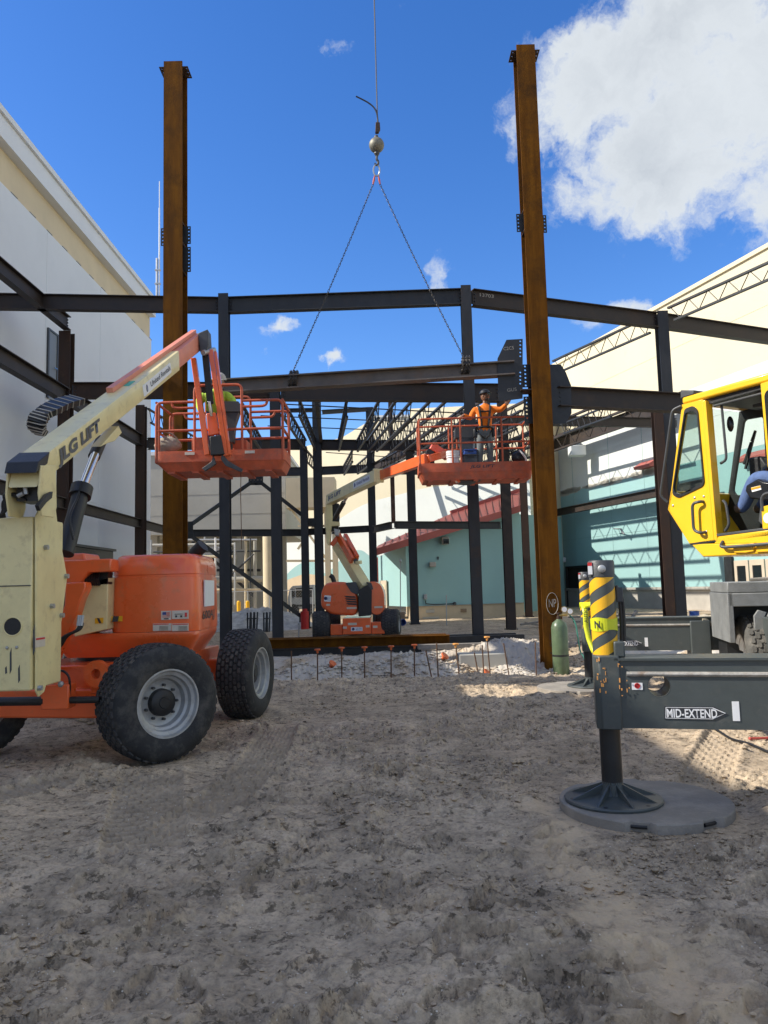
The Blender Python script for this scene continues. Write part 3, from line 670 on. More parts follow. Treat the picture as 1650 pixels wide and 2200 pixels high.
# ------------------------------------------------------------------ teal house with red roof
def teal_house():
    A, B = P(812, 1240, 34.6), P(1122, 1240, 37.2)
    x0, x1, ya, yb = A.x, B.x, 34.6, 37.2
    t = thing('house', 'low teal stucco house with sloping red metal roof at the back', 'house', ((x0 + x1) / 2, 37, 0))
    F = lambda u, z, o=0.: V((x0 + (x1 - x0) * u, ya + (yb - ya) * u - o, z))       # front wall: u 0..1
    zl, zr = P(812, 1190, 34.6).z, P(1115, 1092, 37).z
    zm = zl + (zr - zl) * .2; wl_ = MB(); wl_.loft([[F(.2, .62), F(1, .62), F(1, zr), F(.2, zm)], [F(.2, .62, -6), F(1, .62, -6), F(1, zr, -6), F(.2, zm, -6)]]); wl_.build('wall', 'wall_teal', t)
    fa, fb = P(812, 1240, 38.5), P(873, 1240, 34.9); fl_ = lambda q, z: V((q.x, q.y - .06, z))
    MB().loft([[fl_(fa, .62), fl_(fb, .62), fl_(fb, zl + (zr - zl) * .2), fl_(fa, zl)], [fl_(fa, .62) + V((.5, .8, 0)), fl_(fb, .62) + V((.5, .8, 0)), fl_(fb, zl + (zr - zl) * .2) + V((.5, .8, 0)), fl_(fa, zl) + V((.5, .8, 0))]]).build('side_wall', 'wall_teal', t)
    MB().loft([[F(.2, -.2, .15), F(1, -.2, .15), F(1, .60, .15), F(.2, .60, .15)], [F(.2, -.2, -6), F(1, -.2, -6), F(1, .60, -6), F(.2, .60, -6)]]).build('plinth', 'tan_base', t)
    MB().loft([[F(.2, .603, .22), F(1, .603, .22), F(1, .617, .22), F(.2, .617, .22)], [F(.2, .603, -.1), F(1, .603, -.1), F(1, .617, -.1), F(.2, .617, -.1)]]).build('ledge', 'stone', t)
    MB().loft([[fa + V((-.16, -.14, -fa.z)), fa + V((.16, -.14, -fa.z)), fa + V((.16, -.14, zl - fa.z)), fa + V((-.16, -.14, zl - fa.z))], [fa + V((-.16, .2, -fa.z)), fa + V((.16, .2, -fa.z)), fa + V((.16, .2, zl - fa.z)), fa + V((-.16, .2, zl - fa.z))]]).build('corner_trim', 'trim_red', t)
    # roof: sheet rising to the right and away, standing seams
    e0, e1 = P(804, 1183, 33.9), P(1128, 1085, 36.4); b0, b1 = P(968, 1104, 41), P(1128, 1052, 41.5)
    e0b = P(812, 1172, 38)
    rf = MB(); lo = V((0, 0, -.16)); loopt = [e0, e1, b1, b0, e0b]
    rf.prism([q + lo for q in loopt], (0, 0, .16)); rf = rf.build('roof', 'roof_red', t)
    n = 22
    for k in range(1, n):
        u = k / n; p = e0.lerp(e1, u); q = e0b.lerp(b0, u / .5) if u < .5 else b0.lerp(b1, (u - .5) / .5)
        MB().bar(p + V((0, 0, .02)), q + V((0, 0, .02)), .04, .035).build('seam', 'roof_red', rf)
    MB().bar(e0 + V((-.05, -.06, -.1)), e1 + V((0, -.06, -.1)), .08, .30).build('fascia', 'trim_red', t)
    MB().bar(b0 + V((0, 0, .08)), b1 + V((0, 0, .08)), .25, .18).build('ridge_cap', 'trim_red', t)
    # fittings on the front
    def onw(px, py): q = PP(px, py, F(0, 0), (F(1, 0) - F(0, 0)).cross(V((0, 0, 1)))); return q
    def fit(nm, px, py, w, h, dp, mt, bv=0):
        q = onw(px, py); return MB().box(q.x - w / 2, q.x + w / 2, q.y - dp - .02, q.y - .02, q.z - h / 2, q.z + h / 2).build(nm, mt, t, bevel=bv)
    fl = fit('floodlight', 956, 1162, .34, .34, .4, 'tail_beige', .04); fit('floodlight_face', 957, 1164, .26, .24, .43, 'window_dark')
    fit('wall_light', 929, 1213, .3, .22, .28, 'tail_beige', .03); fit('sensor', 941, 1199, .06, .14, .06, 'dark_gray')
    fit('meter_box', 914, 1282, .16, .24, .12, 'galv', .02); fit('vent', 923, 1313, .42, .13, .2, 'concrete'); fit('vent', 995, 1311, .28, .15, .2, 'timber'); fit('step', 925, 1327, .75, .08, .3, 'concrete')
    q = onw(914, 1290); r_ = onw(975, 1297); mb = MB(); mb.tube(round_path([q + V((0, -.1, 0)), q + V((0, -.1, -.15)), V((q.x + .4, q.y - .1, r_.z)), r_ + V((0, -.1, 0))], .08), .025, 6); mb.sphere(r_ + V((.03, -.12, 0)), .09, 8, 6); mb.build('conduit', 'dark_gray', t, True)
    fn = V((fb.y - fa.y, fa.x - fb.x, 0)).normalized(); fn = fn if fn.y < 0 else -fn; q = PP(829, 1252, fa, fn); dd_ = (fb - fa); dd_.z = 0; dd_.normalize(); zt_ = PP(829, 1247, fa, fn).z
    d = MB().prism([V((q.x, q.y, 0)) - dd_ * .5 + fn * .08, V((q.x, q.y, 0)) + dd_ * .4 + fn * .08, V((q.x, q.y, zt_)) + dd_ * .4 + fn * .08, V((q.x, q.y, zt_)) - dd_ * .5 + fn * .08], fn * .05).build('side_door', 'door_tan', t)
    MB().prism([V((q.x, q.y, .3)) - dd_ * .35 + fn * .131, V((q.x, q.y, .3)) + dd_ * .25 + fn * .131, V((q.x, q.y, zt_ - .2)) + dd_ * .25 + fn * .131, V((q.x, q.y, zt_ - .2)) - dd_ * .35 + fn * .131], fn * .02).build('door_panel', 'tan_paint', d)
    # lower far wing joining the right hall
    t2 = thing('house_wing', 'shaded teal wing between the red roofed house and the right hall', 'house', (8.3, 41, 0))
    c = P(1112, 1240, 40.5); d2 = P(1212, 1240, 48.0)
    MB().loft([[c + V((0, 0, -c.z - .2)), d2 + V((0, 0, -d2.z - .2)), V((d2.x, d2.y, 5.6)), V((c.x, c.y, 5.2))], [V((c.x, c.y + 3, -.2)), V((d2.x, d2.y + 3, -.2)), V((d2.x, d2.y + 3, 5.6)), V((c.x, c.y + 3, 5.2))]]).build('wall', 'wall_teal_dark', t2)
teal_house()

# ------------------------------------------------------------------ concrete block on columns, pipe rack, yard things at the back left
def back_left():
    Y = 42.0
    q0, q1 = P(300, 1150, Y), P(614, 1150, Y)
    t = thing('concrete_block', 'grey beige concrete upper storey on columns behind the steel frame', 'building', ((q0.x + q1.x) / 2, Y + 3, 0))
    MB().box(q0.x - 3, q1.x, Y, Y + 10, q0.z, P(600, 972, Y).z).build('wall', 'concrete', t)
    MB().box(q0.x - 3.1, q1.x + .1, Y - .1, Y + 10.1, P(600, 972, Y).z + .003, P(600, 968, Y).z + .1).build('coping', 'left_wall', t)
    for px in (352, 470): 
        s = P(px, 1090, Y).x; MB().box(s, s + .04, Y - .012, Y, q0.z + .1, P(600, 980, Y).z).build('joint_strip', 'concrete', t)
    for z_ in (1062, 1105): MB().box(q0.x - 2.9, q1.x - .05, Y - .012, Y + .01, P(460, z_, Y).z, P(460, z_, Y).z + .04).build('joint_strip', 'concrete', t)
    MB().box(q0.x - 3, q1.x - .5, Y + 4, Y + 4.3, -.2, q0.z).build('back_wall', 'concrete', t)
    for px in (330, 452, 520): 
        s = P(px, 1200, Y + 1).x; MB().box(s - .25, s + .25, Y + .8, Y + 1.3, -.2, q0.z).build('pier', 'concrete', t)
    p0, p1 = P(612, 1150, 40), P(721, 1150, 40); zt, zb = P(660, 1026, 40).z, P(660, 1090, 40).z
    t2 = thing('wall_box', 'pale beige clad box hanging beside the concrete block', 'building', ((p0.x + p1.x) / 2, 41, 0))
    MB().box(p0.x + .08, p1.x, 40, 41.6, zb, zt).build('cladding', 'tan_paint', t2)
    for px in (722, 706): 
        s = P(px, 1200, 41).x; MB().box(s - .14, s + .14, 40.3, 40.6, -.2, zb).build('post', 'tan_paint', t2)
    for a, b in (((625, 1092), (700, 1200)), ((700, 1092), (640, 1180)), ((615, 1205), (722, 1205)), ((640, 1130), (722, 1130))):
        MB().bar(P(*a, 40.7), P(*b, 40.7), .09, .12).build('brace', 'tan_paint', t2)
    c = P(578, 1250, 39); cy = thing('round_column', 'tan round column under the concrete block', 'column', (c.x, 39, 0))
    MB().cyl((c.x, 39, -.2), (c.x, 39, P(578, 1150, 39).z), .30, n=24).build('shaft', 'tan_paint', cy, True); MB().cyl((c.x, 39, -.2), (c.x, 39, .25), .38, n=24).build('base', 'concrete', cy, True)
    # pipe rack
    r = thing('pipe_rack', 'rack of grey pipes and ducts below the concrete block', 'pipes', (P(470, 1250, 41).x, 41, 0))
    for (x0, y0, x1, y1, rr, YY, mt) in ((400, 1160, 552, 1160, .06, 40.6, 'galv'), (318, 1172, 505, 1170, .09, 41.2, 'concrete'), (330, 1186, 560, 1184, .05, 40.8, 'dark_gray'), (405, 1246, 568, 1244, .17, 40.9, 'concrete'),
                                         (440, 1150, 440, 1310, .05, 40.7, 'galv'), (528, 1150, 528, 1310, .07, 40.7, 'tan_paint'), (548, 1160, 548, 1310, .09, 41, 'concrete'), (463, 1155, 463, 1240, .05, 40.4, 'white_paint'), (470, 1178, 498, 1178, .08, 40.3, 'galv'), (320, 1205, 420, 1205, .1, 41, 'dark_gray')):
        MB().cyl(P(x0, y0, YY), P(x1, y1, YY), rr, n=10).build('pipe', mt, r, True)
    for (x0, y0, x1, y1, YY) in ((496, 1155, 496, 1315, 41.4), (415, 1155, 415, 1315, 41.4), (455, 1200, 545, 1280, 41.3), (320, 1225, 560, 1225, 41.5)): MB().bar(P(x0, y0, YY), P(x1, y1, YY), .14, .14).build('rack_post', 'steel', r)
    MB().box(P(408, 1200, 41.8).x, P(470, 1200, 41.8).x, 41.8, 43, 1.6, P(440, 1170, 42).z).build('duct', 'galv', r); MB().box(P(330, 1200, 41.8).x, P(520, 1200, 41.8).x, 42.4, 43, -.1, P(440, 1215, 42).z).build('low_wall', 'concrete', r)
    for (x0, y0, x1, y1, rr, YY, mt) in ((402, 1196, 500, 1196, .07, 40.2, 'tan_paint'), (404, 1218, 470, 1262, .05, 40.2, 'dark_gray'), (470, 1262, 545, 1190, .05, 40.3, 'dark_gray'), (505, 1165, 505, 1300, .06, 40.1, 'galv'), (428, 1160, 428, 1235, .04, 40.2, 'white_paint'), (485, 1186, 485, 1240, .10, 40.3, 'dark_gray'), (400, 1268, 560, 1266, .06, 40.2, 'tan_paint'), (538, 1155, 538, 1310, .04, 40.3, 'dark_gray'), (325, 1160, 325, 1230, .05, 41, 'galv'), (340, 1215, 400, 1180, .05, 40.8, 'galv')):
        MB().cyl(P(x0, y0, YY), P(x1, y1, YY), rr, n=10).build('pipe', mt, r, True)
    for px, py in ((470, 1195), (428, 1215), (505, 1225)): MB().sphere(P(px, py, 40.1), .12, 10, 8).build('valve', 'trim_red' if px == 470 else 'galv', r, True)
    # fence
    f = thing('chain_link_fence', 'chain link fence with thin posts behind the white spoil heap', 'fence', (P(540, 1290, 37).x, 37, 0))
    xa, xb = P(440, 1290, 37).x, P(672, 1290, 37).x; zt = P(550, 1270, 37).z
    k = xa
    while k <= xb + .01: MB().cyl((k, 37, -.1), (k, 37, zt), .03, n=8).build('post', 'galv', f, True); k += (xb - xa) / 5
    MB().cyl((xa, 37, zt), (xb, 37, zt), .02, n=6).build('top_rail', 'galv', f, True)
    w = MB(); s = .14; nx = int((xb - xa) / s); nz = int((zt) / s)
    for i in range(-nz, nx):
        for sg in (0, 1):
            a, b = i * s, i * s + zt
            a0, b0 = max(0, a), min(xb - xa, b); 
            if b0 <= a0: continue
            z0_, z1_ = (a0 - a), (b0 - a)
            if sg: z0_, z1_ = zt - z0_, zt - z1_
            w.bar((xa + a0, 37, z0_), (xa + b0, 37, z1_), .006, .006, (0, 1, 0))
    tag(w.build('mesh_wire', 'galv', f, fixn=False), kind='stuff')
    for px, lab in ((513, 'yellow bollard by the fence, the left one of the pair'), (532, 'yellow bollard by the fence, the right one of the pair')):
        c = P(px, 1300, 35.5); o = thing('bollard', lab, 'bollard', (c.x, 35.5, 0), 'yellow bollards by the fence')
        MB().lathe((c.x, 35.5, -.1), (0, 0, 1), [(0, .09), (.1 + P(px, 1293, 35.5).z, .09), (.15 + P(px, 1293, 35.5).z, .05)], 14).build('post', 'hazard_yellow', o, True)
        MB().cyl((c.x, 35.5, -.1), (c.x, 35.5, .05), .14).build('footing', 'concrete', o)
back_left()
def spoil_heap():
    n = 90; mb = MB(); xa, xb = P(395, 1320, 31).x, P(668, 1320, 31).x; y0, y1 = 29.5, 34.5
    gx = np.linspace(xa, xb, n); gy = np.linspace(y0, y1, 60); X, Y = np.meshgrid(gx, gy)
    env = np.sin(np.pi * (X - xa) / (xb - xa)) ** .6 * np.sin(np.pi * (Y - y0) / (y1 - y0)) ** .8
    Z = env * (.25 + .85 * fbm(X, Y, 1.3, 4, 201)) + env * .22 * (fbm(X, Y, .3, 3, 205, True) - .5) - .06
    vs = [(float(a), float(b), float(c)) for a, b, c in zip(X.ravel(), Y.ravel(), Z.ravel())]
    fs = [(j * n + i, j * n + i + 1, (j + 1) * n + i + 1, (j + 1) * n + i) for j in range(59) for i in range(n - 1)]
    mat('pale_spoil', (.56, .53, .475), .95, 0, .35, 4, .6, 18, spec=.1)
    o = mb.add(vs, fs).build('spoil_heap', 'pale_spoil', None, fixn=False, smooth=True, ang=50); tag(o, 'low heap of pale broken spoil behind the frame', None, None, 'structure')
spoil_heap()
# ------------------------------------------------------------------ steel frame
def at(px, py, Y): q = P(px, py, Y); return q.x
def base_plate(o, x, y, z, w, mt):
    MB().box(x - w, x + w, y - w, y + w, z, z + .03).build('base_plate', mt, o)
    for a in (-1, 1):
        for b in (-1, 1): MB().cyl((x + a * w * .78, y + b * w * .78, z + .03), (x + a * w * .78, y + b * w * .78, z + .10), .016, n=6).build('anchor_bolt', 'black_steel', o)
def column(label, px, py, Y, ztop, d=.26, bf=.25, mt='steel', zb=None, hint=(0, 1, 0), plate=True, tf=.02):
    p = P(px, py, Y); zb = (gz(p.x, Y) - .05 if zb is None else zb)
    o = thing('steel_column', label, 'column', (p.x, Y, zb))
    MB().ibeam((p.x, Y, zb + (.031 if plate else 0)), (p.x, Y, ztop), d, bf, tf, .014, hint).build('shaft', mt, o)
    if plate: base_plate(o, p.x, Y, zb, max(d, bf) * .75, mt)
    return o
def beam(label, a, b, d=.40, bf=.2, mt='steel', group=None, name='steel_beam', cat='beam', ends=True):
    """a, b: middle of the top flange at both ends"""
    a, b = V(a), V(b); dn = V((0, 0, -d / 2))
    o = thing(name, label, cat, (a + b) / 2 + dn, group)
    MB().ibeam(a + dn, b + dn, d, bf, .02, .013).build('section', mt, o)
    if ends:
        u = (b - a).normalized(); s = V((0, 0, 1)).cross(u).normalized()
        for e, sg in ((a, 1), (b, -1)):
            m_ = MB(); c = e + u * sg * .06 + dn
            for k in (-1, 0, 1): m_.cyl(c + V((0, 0, k * d * .22)) - s * .045, c + V((0, 0, k * d * .22)) + s * .045, .018, n=6)
            m_.bar(c - u * .10 + s * .02, c + u * .08 + s * .02, .012, d * .72); m_.build('shear_tab', 'black_steel', o)
    return o
def joist(label, a, b, depth=.5, n=12, mt='steel', ch=.055, rr=.016):
    a, b = V(a), V(b); o = thing('roof_joist', label, 'joist', (a + b) / 2, 'open web roof joists')
    dn = V((0, 0, -depth)); u = (b - a); s = V((0, 0, 1)).cross(u).normalized()
    MB().bar(a, b, ch * 1.6, ch).build('top_chord', mt, o)
    MB().bar(a + u * .05 + dn, b - u * .05 + dn, ch * 1.4, ch).build('bottom_chord', mt, o)
    pts = []
    for k in range(2 * n + 1):
        q = a + u * (.02 + .96 * k / (2 * n)); pts.append(q + (dn if k % 2 else V((0, 0, 0))))
    MB().tube(pts, rr, 5).build('web_bar', mt, o)
    return o
ZR = 9.14
def roofpt(px, py): return PZ(px, py, ZR)
# --- two tall rusty columns
YC = 15.55
def big_column(label, px, py, Y, ytop, tabs, zb):
    p = P(px, py, Y); x = p.x; zt = P(px, ytop, Y).z; w = .20; d = .44
    o = thing('rusty_column', label, 'column', (x, Y + d / 2, zb))
    MB().box(x - w, x + w, Y, Y + .03, zb + .03, zt).build('front_flange', 'rust', o)
    MB().box(x - w, x + w, Y + d - .03, Y + d, zb + .03, zt - .02).build('rear_flange', 'rust', o)
    MB().box(x - .012, x + .012, Y + .03, Y + d - .03, zb + .03, zt - .02).build('web', 'rust_dark', o)
    MB().box(x - .34, x + .34, Y - .12, Y + d + .12, zb, zb + .03).build('base_plate', 'rust_dark', o)
    # cap ears, stiffeners, bolt tabs
    for sg in (-1, 1):
        m_ = MB(); hole_plate(m_, (x + sg * .012, Y + .03, zt - .12), (sg, 0, 0), (0, 1, 0), .30, d - .06, .016 * sg, 3, .016, .86); m_.build('cap_plate', 'rust_dark', o)
    for sg, y0, y1, rows in tabs:
        z0, z1 = P(px, y1, Y).z, P(px, y0, Y).z
        m_ = MB(); hole_plate(m_, (x + sg * .012, Y + d * .55, z0), (sg, 0, 0), (0, 0, 1), .31, z1 - z0, .016, rows, .017, .87); m_.build('bolt_tab', 'black_steel', o)
        for z in (z0 - .02, z1 + .02): MB().box(*(sorted((x + sg * .012, x + sg * .19))), Y + .03, Y + d - .03, z - .008, z + .008).build('stiffener', 'rust_dark', o)
    return o, x, zt
CL, XCL, ZTL = big_column('tall rusty wide flange column behind the near lift basket', 371, 600, YC, 131, ((-1, 478, 516, 5), (1, 476, 514, 5), (1, 521, 575, 7)), -.05)
CR, XCR, ZTR = big_column('tall rusty wide flange column beside the green gas cylinder', 1140, 330, YC + .1, 95, ((-1, 447, 486, 5), (1, 452, 490, 5)), -.34)
# chalk marks on the right column
def chalk(parent, pts, Y, r=.006): MB().tube([V((*q, 0)).xzy if False else V((q[0], Y, q[1])) for q in pts], r, 4).build('chalk_mark', 'chalk', parent)
zc = P(1188, 1297, YC).z; xc = XCR + .01
chalk(CR, [(xc + .12 * math.cos(t * .35), zc + .22 * math.sin(t * .35)) for t in range(19)], YC + .094)
text('NP', (xc - .07, YC + .1, zc - .07), (xc + .08, YC + .1, zc - .07), .16, (0, -1, 0), 'chalk', CR, 'chalk_letters')
text('LSE', (xc - .02, YC + .1, zc - 1.0), (xc - .02, YC + .1, zc - .6), .07, (0, -1, 0), 'rust_dark', CR, 'stencil_letters')
# gusset stack on the right column
def gusset(parent, x, y, pts, mt='black_steel', nm='gusset_plate', th=.025): return MB().prism([V((PP(px, py, (0, y, 0), (0, 1, 0)).x, y, PP(px, py, (0, y, 0), (0, 1, 0)).z)) for px, py in pts], (0, th, 0)).build(nm, mt, parent)
yg = YC + .34
gusset(CR, 0, yg, ((1178, 783), (1205, 783), (1216, 800), (1227, 828), (1228, 888), (1215, 910), (1180, 910)))
gz0, gz1 = P(1128, 832, yg).z, P(1128, 783, yg).z
m_ = MB(); hole_plate(m_, (P(1122, 800, yg).x, yg + .02, gz0), (1, 0, 0), (0, 0, 1), .40, gz1 - gz0, .02, 6, .02, .16); m_.build('bolt_tab', 'black_steel', CR)
gz0, gz1 = P(1128, 910, yg).z, P(1128, 852, yg).z
m_ = MB(); hole_plate(m_, (P(1126, 880, yg).x, yg + .02, gz0), (1, 0, 0), (0, 0, 1), .36, gz1 - gz0, .02, 7, .02, .16); m_.build('bolt_tab', 'black_steel', CR)
q = P(1130, 842, yg); MB().box(q.x - .14, q.x + .3, YC + .12, YC + .52, q.z - .012, q.z + .012).build('seat_plate', 'steel_brown', CR)
# mid-height beam from the right column to the right
a, b = P(1196, 832, YC + .35), P(1500, 852, 16.9); b.z = a.z
beam('dark beam running right from the rusty column gusset to behind the crane cab', a, b, .42, .26, 'steel_brown')
# --- lifted beam with its gusset
def lifted():
    a, b = P(455, 818, 16.35), P(1104, 777, 15.85)
    o = thing('lifted_beam', 'steel beam hanging level from the two crane chains, being set in place', 'beam', (a + b) / 2)
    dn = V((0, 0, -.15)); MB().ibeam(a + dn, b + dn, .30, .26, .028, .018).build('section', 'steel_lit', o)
    yb = 15.82
    g = MB(); pts = [(1069, 770), (1088, 730), (1123, 728), (1123, 830), (1123, 856), (1072, 862), (1069, 800)]
    q = [V((PP(px, py, (0, yb, 0), (0, 1, 0)).x, yb, PP(px, py, (0, yb, 0), (0, 1, 0)).z)) for px, py in pts]
    hs = []
    for py in (733, 741, 749, 757, 765, 800, 808, 816, 824):
        c = PP(1118, py, (0, yb, 0), (0, 1, 0)); hs.append([V((c.x + .02 * math.cos(k * math.pi / 4), yb, c.z + .02 * math.sin(k * math.pi / 4))) for k in range(8)])
    g.plate(q, hs, (0, .022, 0)); g = g.build('gusset_plate', 'steel', o)
    for s, px, py, w in (('C2C5', 1082, 753, .22), ('GUS', 1090, 842, .2)):
        c = PP(px, py, (0, yb, 0), (0, 1, 0)); text(s, c, c + V((w, 0, .02)), .07, (0, -1, 0), 'chalk', g, 'chalk_letters')
    return o, a, b
LB, LBa, LBb = lifted()
# --- front roof line
rA, rH, rK = roofpt(481, 640), roofpt(1003, 621), roofpt(1419, 674)
r0_, r1_ = roofpt(-60, 631), roofpt(1700, 716)
beam('dark roof beam crossing the far left, behind the left rusty column', r0_, rA - V((.13, 0, 0)), .40, .2, 'steel_brown')
beam('long grey roof beam in the middle, between the two plain tall columns', rA + V((.13, 0, 0)), rH - V((.13, 0, 0)), .42, .2, 'steel')
uK = (rK - rH).normalized()
beam('brown roof beam from the middle column, passing behind the right rusty column', rH + uK * .15, rK - uK * .15, .44, .22, 'steel_brown')
beam('brown roof beam at the far right above the yellow cab', rK + uK * .15, r1_, .44, .22, 'steel_brown')
def tall(label, px, py, pt, extra, mt='steel', d=.26, bf=.26):
    return column(label, px, py, pt.y, pt.z + extra, d, bf, mt)
cA = tall('slim grey column just right of the left rusty column', 483, 900, rA, .08)
cH = tall('slim grey column behind the orange worker, carrying the middle roof beam', 1010, 900, rH, .06)
cK = tall('leaning looking grey column at the left edge of the crane cab', 1429, 820, rK, .04, 'steel', .3, .3)
text('13703', rH + uK * .35 + V((0, -.16, -.22)), rH + uK * .75 + V((0, -.16, -.22)), .09, V((uK.y, -uK.x, 0)), 'chalk', cH, 'chalk_letters')
column('short rusty column standing in front of the grey column by the crane cab', 1412, 900, 21.2, P(1409, 882, 21.2).z, .26, .26, 'rust_dark')
# --- left side line
X1 = -8.55; Y1 = 20.55; Y2 = X1 / P(303, 1000, 1).x
t0 = PZ(0, 548, ZR - .02); beam('dark roof beam running back along the white hall, top level', V((X1, 14, ZR - .02)), V((X1, Y1 - .1, ZR - .02)), .38, .2, 'steel_brown')
Z1 = 7.1
beam('dark beam along the white hall, middle level, nearer bay', V((X1, 13, Z1)), V((X1, Y1 - .1, Z1)), .40, .22, 'steel_brown')
beam('dark beam along the white hall, middle level, farther bay', V((X1, Y1 + .2, Z1)), V((X1, Y2 - .1, Z1)), .40, .22, 'steel_brown')
beam('dark beam along the white hall, low level, nearer bay', V((X1, 13, 4.1)), V((X1, Y1 - .1, 4.1)), .30, .18, 'steel_brown')
beam('dark beam along the white hall, low level, farther bay', V((X1, Y1 + .2, 4.1)), V((X1, Y2 - .1, 4.1)), .30, .18, 'steel_brown')
beam('dark beam along the white hall, low level, beyond the second column', V((X1, Y2 + .2, 4.1)), V((X1, Y2 + 6, 4.1)), .30, .18, 'steel_brown')
column('dark brown column close to the white hall, left of the lift boom', 141, 900, Y1, ZR - .42, .3, .32, 'rust_dark')
column('dark brown column at the far end of the white hall', 303, 1000, Y2, P(303, 872, Y2).z, .3, .32, 'rust_dark')
# --- low roof, front girder (line 1)
g0, g1, g2 = PZ(158, 823, 7.05), PZ(594, 822, 7.05), PZ(1072, 826, 7.05)
beam('dark low roof girder behind the near lift boom', g0, g1 - V((.15, 0, 0)), .42, .22, 'rust_dark')
beam('brown low roof girder directly behind the hanging beam', g1 + V((.15, 0, 0)), g2, .50, .24, 'steel_brown')
cB = column('grey column behind the right end of the near lift basket', 594, 1100, g1.y, g1.z + .06, .26, .26)
column('rusty sided column just left of the right rusty column', 1090, 1150, 25.4, P(1076, 858, 25.4).z, .3, .3, 'steel_brown')
column('far thin dark column showing left of the right rusty column', 1131, 1200, 35.5, 8.2, .3, .3, 'rust_dark')
# --- line 2
L2 = lambda px, py: P(px, py, 27.0 + (31 - 27) * min(1, max(0, (px - 313) / 400)))
beam('dark cross girder behind the near lift basket', L2(318, 941), L2(655, 944), .42, .22, 'steel_brown')
beam('dark cross girder above the far lift, right of the middle', L2(690, 945), L2(1000, 947), .42, .22, 'steel_brown')
column('dark column with the red sleeve at its foot', 655, 1150, 30.2, L2(655, 962).z, .28, .28, 'steel')
column('thick dark column left of the far lift boom', 684, 1100, 30.8, P(680, 853, 30.8).z, .32, .34, 'steel')
column('dark column right behind the far lift', 886, 1150, 31.5, P(880, 946, 31.5).z, .32, .34, 'steel')
column('dark column behind the far lift boom joint', 798, 1050, 32.5, P(796, 876, 32.5).z, .30, .32, 'steel')
MB_ = P(842, 1000, 36); column('thin far post ending above the far lift boom', 842, 1000, 36, P(841, 858, 36).z, .2, .2, 'rust_dark', zb=P(845, 1124, 36).z, plate=False)
# --- line 3
beam('far dark cross girder behind both lift baskets', P(404, 1006, 37), P(655, 1004, 37.5), .42, .22, 'steel')
beam('far dark cross girder over the far lift tower', P(690, 1003, 37.5), P(795, 998, 38), .40, .22, 'steel')
beam('far dark edge beam rising right from the back girder', P(797, 1000, 37.5), P(876, 955, 31.8), .40, .22, 'steel_brown')
beam('far high beam stub left of the thick dark column', P(612, 878, 31.2), P(674, 877, 31), .16, .14, 'steel', ends=False)
beam('far high beam between the two columns behind the far lift', P(692, 881, 31), P(790, 875, 32.4), .18, .14, 'steel', ends=False)
# --- girts near the ground floor ceiling
zg = 3.95
gp = lambda px, py: PZ(px, py, zg)
beam('low dark girt between the left rusty column and the grey columns', gp(404, 1138), gp(648, 1137), .28, .2, 'steel')
beam('low dark girt left of the far lift tower', gp(662, 1136), gp(792, 1129), .26, .2, 'steel')
beam('low dark girt rising right of the far lift tower', gp(804, 1130), gp(842, 1121), .26, .2, 'steel', ends=False)
beam('low dark girt in front of the red roofed house', gp(849, 1120), gp(1075, 1121), .28, .2, 'steel')
def brace(label, a, b, Ya, Yb, w=.14):
    o = thing('diagonal_brace', label, 'brace', (P(*a, Ya) + P(*b, Yb)) / 2)
    MB().bar(P(*a, Ya), P(*b, Yb), .06, w).build('angle_bar', 'steel', o)
    for e, Y in ((a, Ya), (b, Yb)):
        q = P(*e, Y); MB().box(q.x - .16, q.x + .16, q.y - .045, q.y - .032, q.z - .16, q.z + .16).build('gusset_plate', 'black_steel', o)
brace('diagonal brace falling left from under the near lift basket', (543, 1034), (406, 1130), 30, 27.5)
brace('diagonal brace falling right from under the near lift basket', (557, 1034), (668, 1122), 30, 30.5)
brace('long diagonal brace falling right to the red sleeve', (406, 1148), (652, 1328), 27.5, 30)
t_ = thing('brace_gusset', 'dark gusset plate hanging under the girder where two braces meet', 'plate', P(550, 1028, 30)); MB().box(P(535, 1028, 30).x, P(566, 1028, 30).x, 29.9, 29.93, P(550, 1038, 30).z, P(550, 1018, 30).z).build('plate', 'black_steel', t_)
for k in range(4): MB().cyl((P(539 + 7.5 * k, 1028, 29.9).x, 29.86, P(550, 1032, 30).z), (P(539 + 7.5 * k, 1028, 29.9).x, 29.9, P(550, 1032, 30).z), .03, n=6).build('bolt', 'steel_lit', t_)
# --- right side line, level 2 and low
ra, rb = RW(13.6, 10.55, 1.0), RW(-3, 10.55, 1.0)
beam('deep brown edge girder running along the right hall above the teal wall', ra, rb, .7, .35, 'steel_brown')
rc, rd = RW(14.6, 6.15, .9), RW(-2.5, 6.15, .9)
beam('brown low girt in front of the teal wall', rc, rd, .42, .3, 'steel_brown')
bx = rb.lerp(ra, .42); t_ = thing('hung_box', 'pale box hung below the edge girder in front of the teal wall', 'box', bx + V((0, 0, -.6)))
MB().box(bx.x - .5, bx.x + .4, bx.y - .4, bx.y + .4, bx.z - 1.5, bx.z - .9).build('case', 'wall_white', t_, bevel=.03); 
for s in (-.2, .2): MB().cyl((bx.x + s, bx.y, bx.z - .9), (bx.x + s, bx.y, bx.z - .7), .015).build('hanger', 'galv', t_)
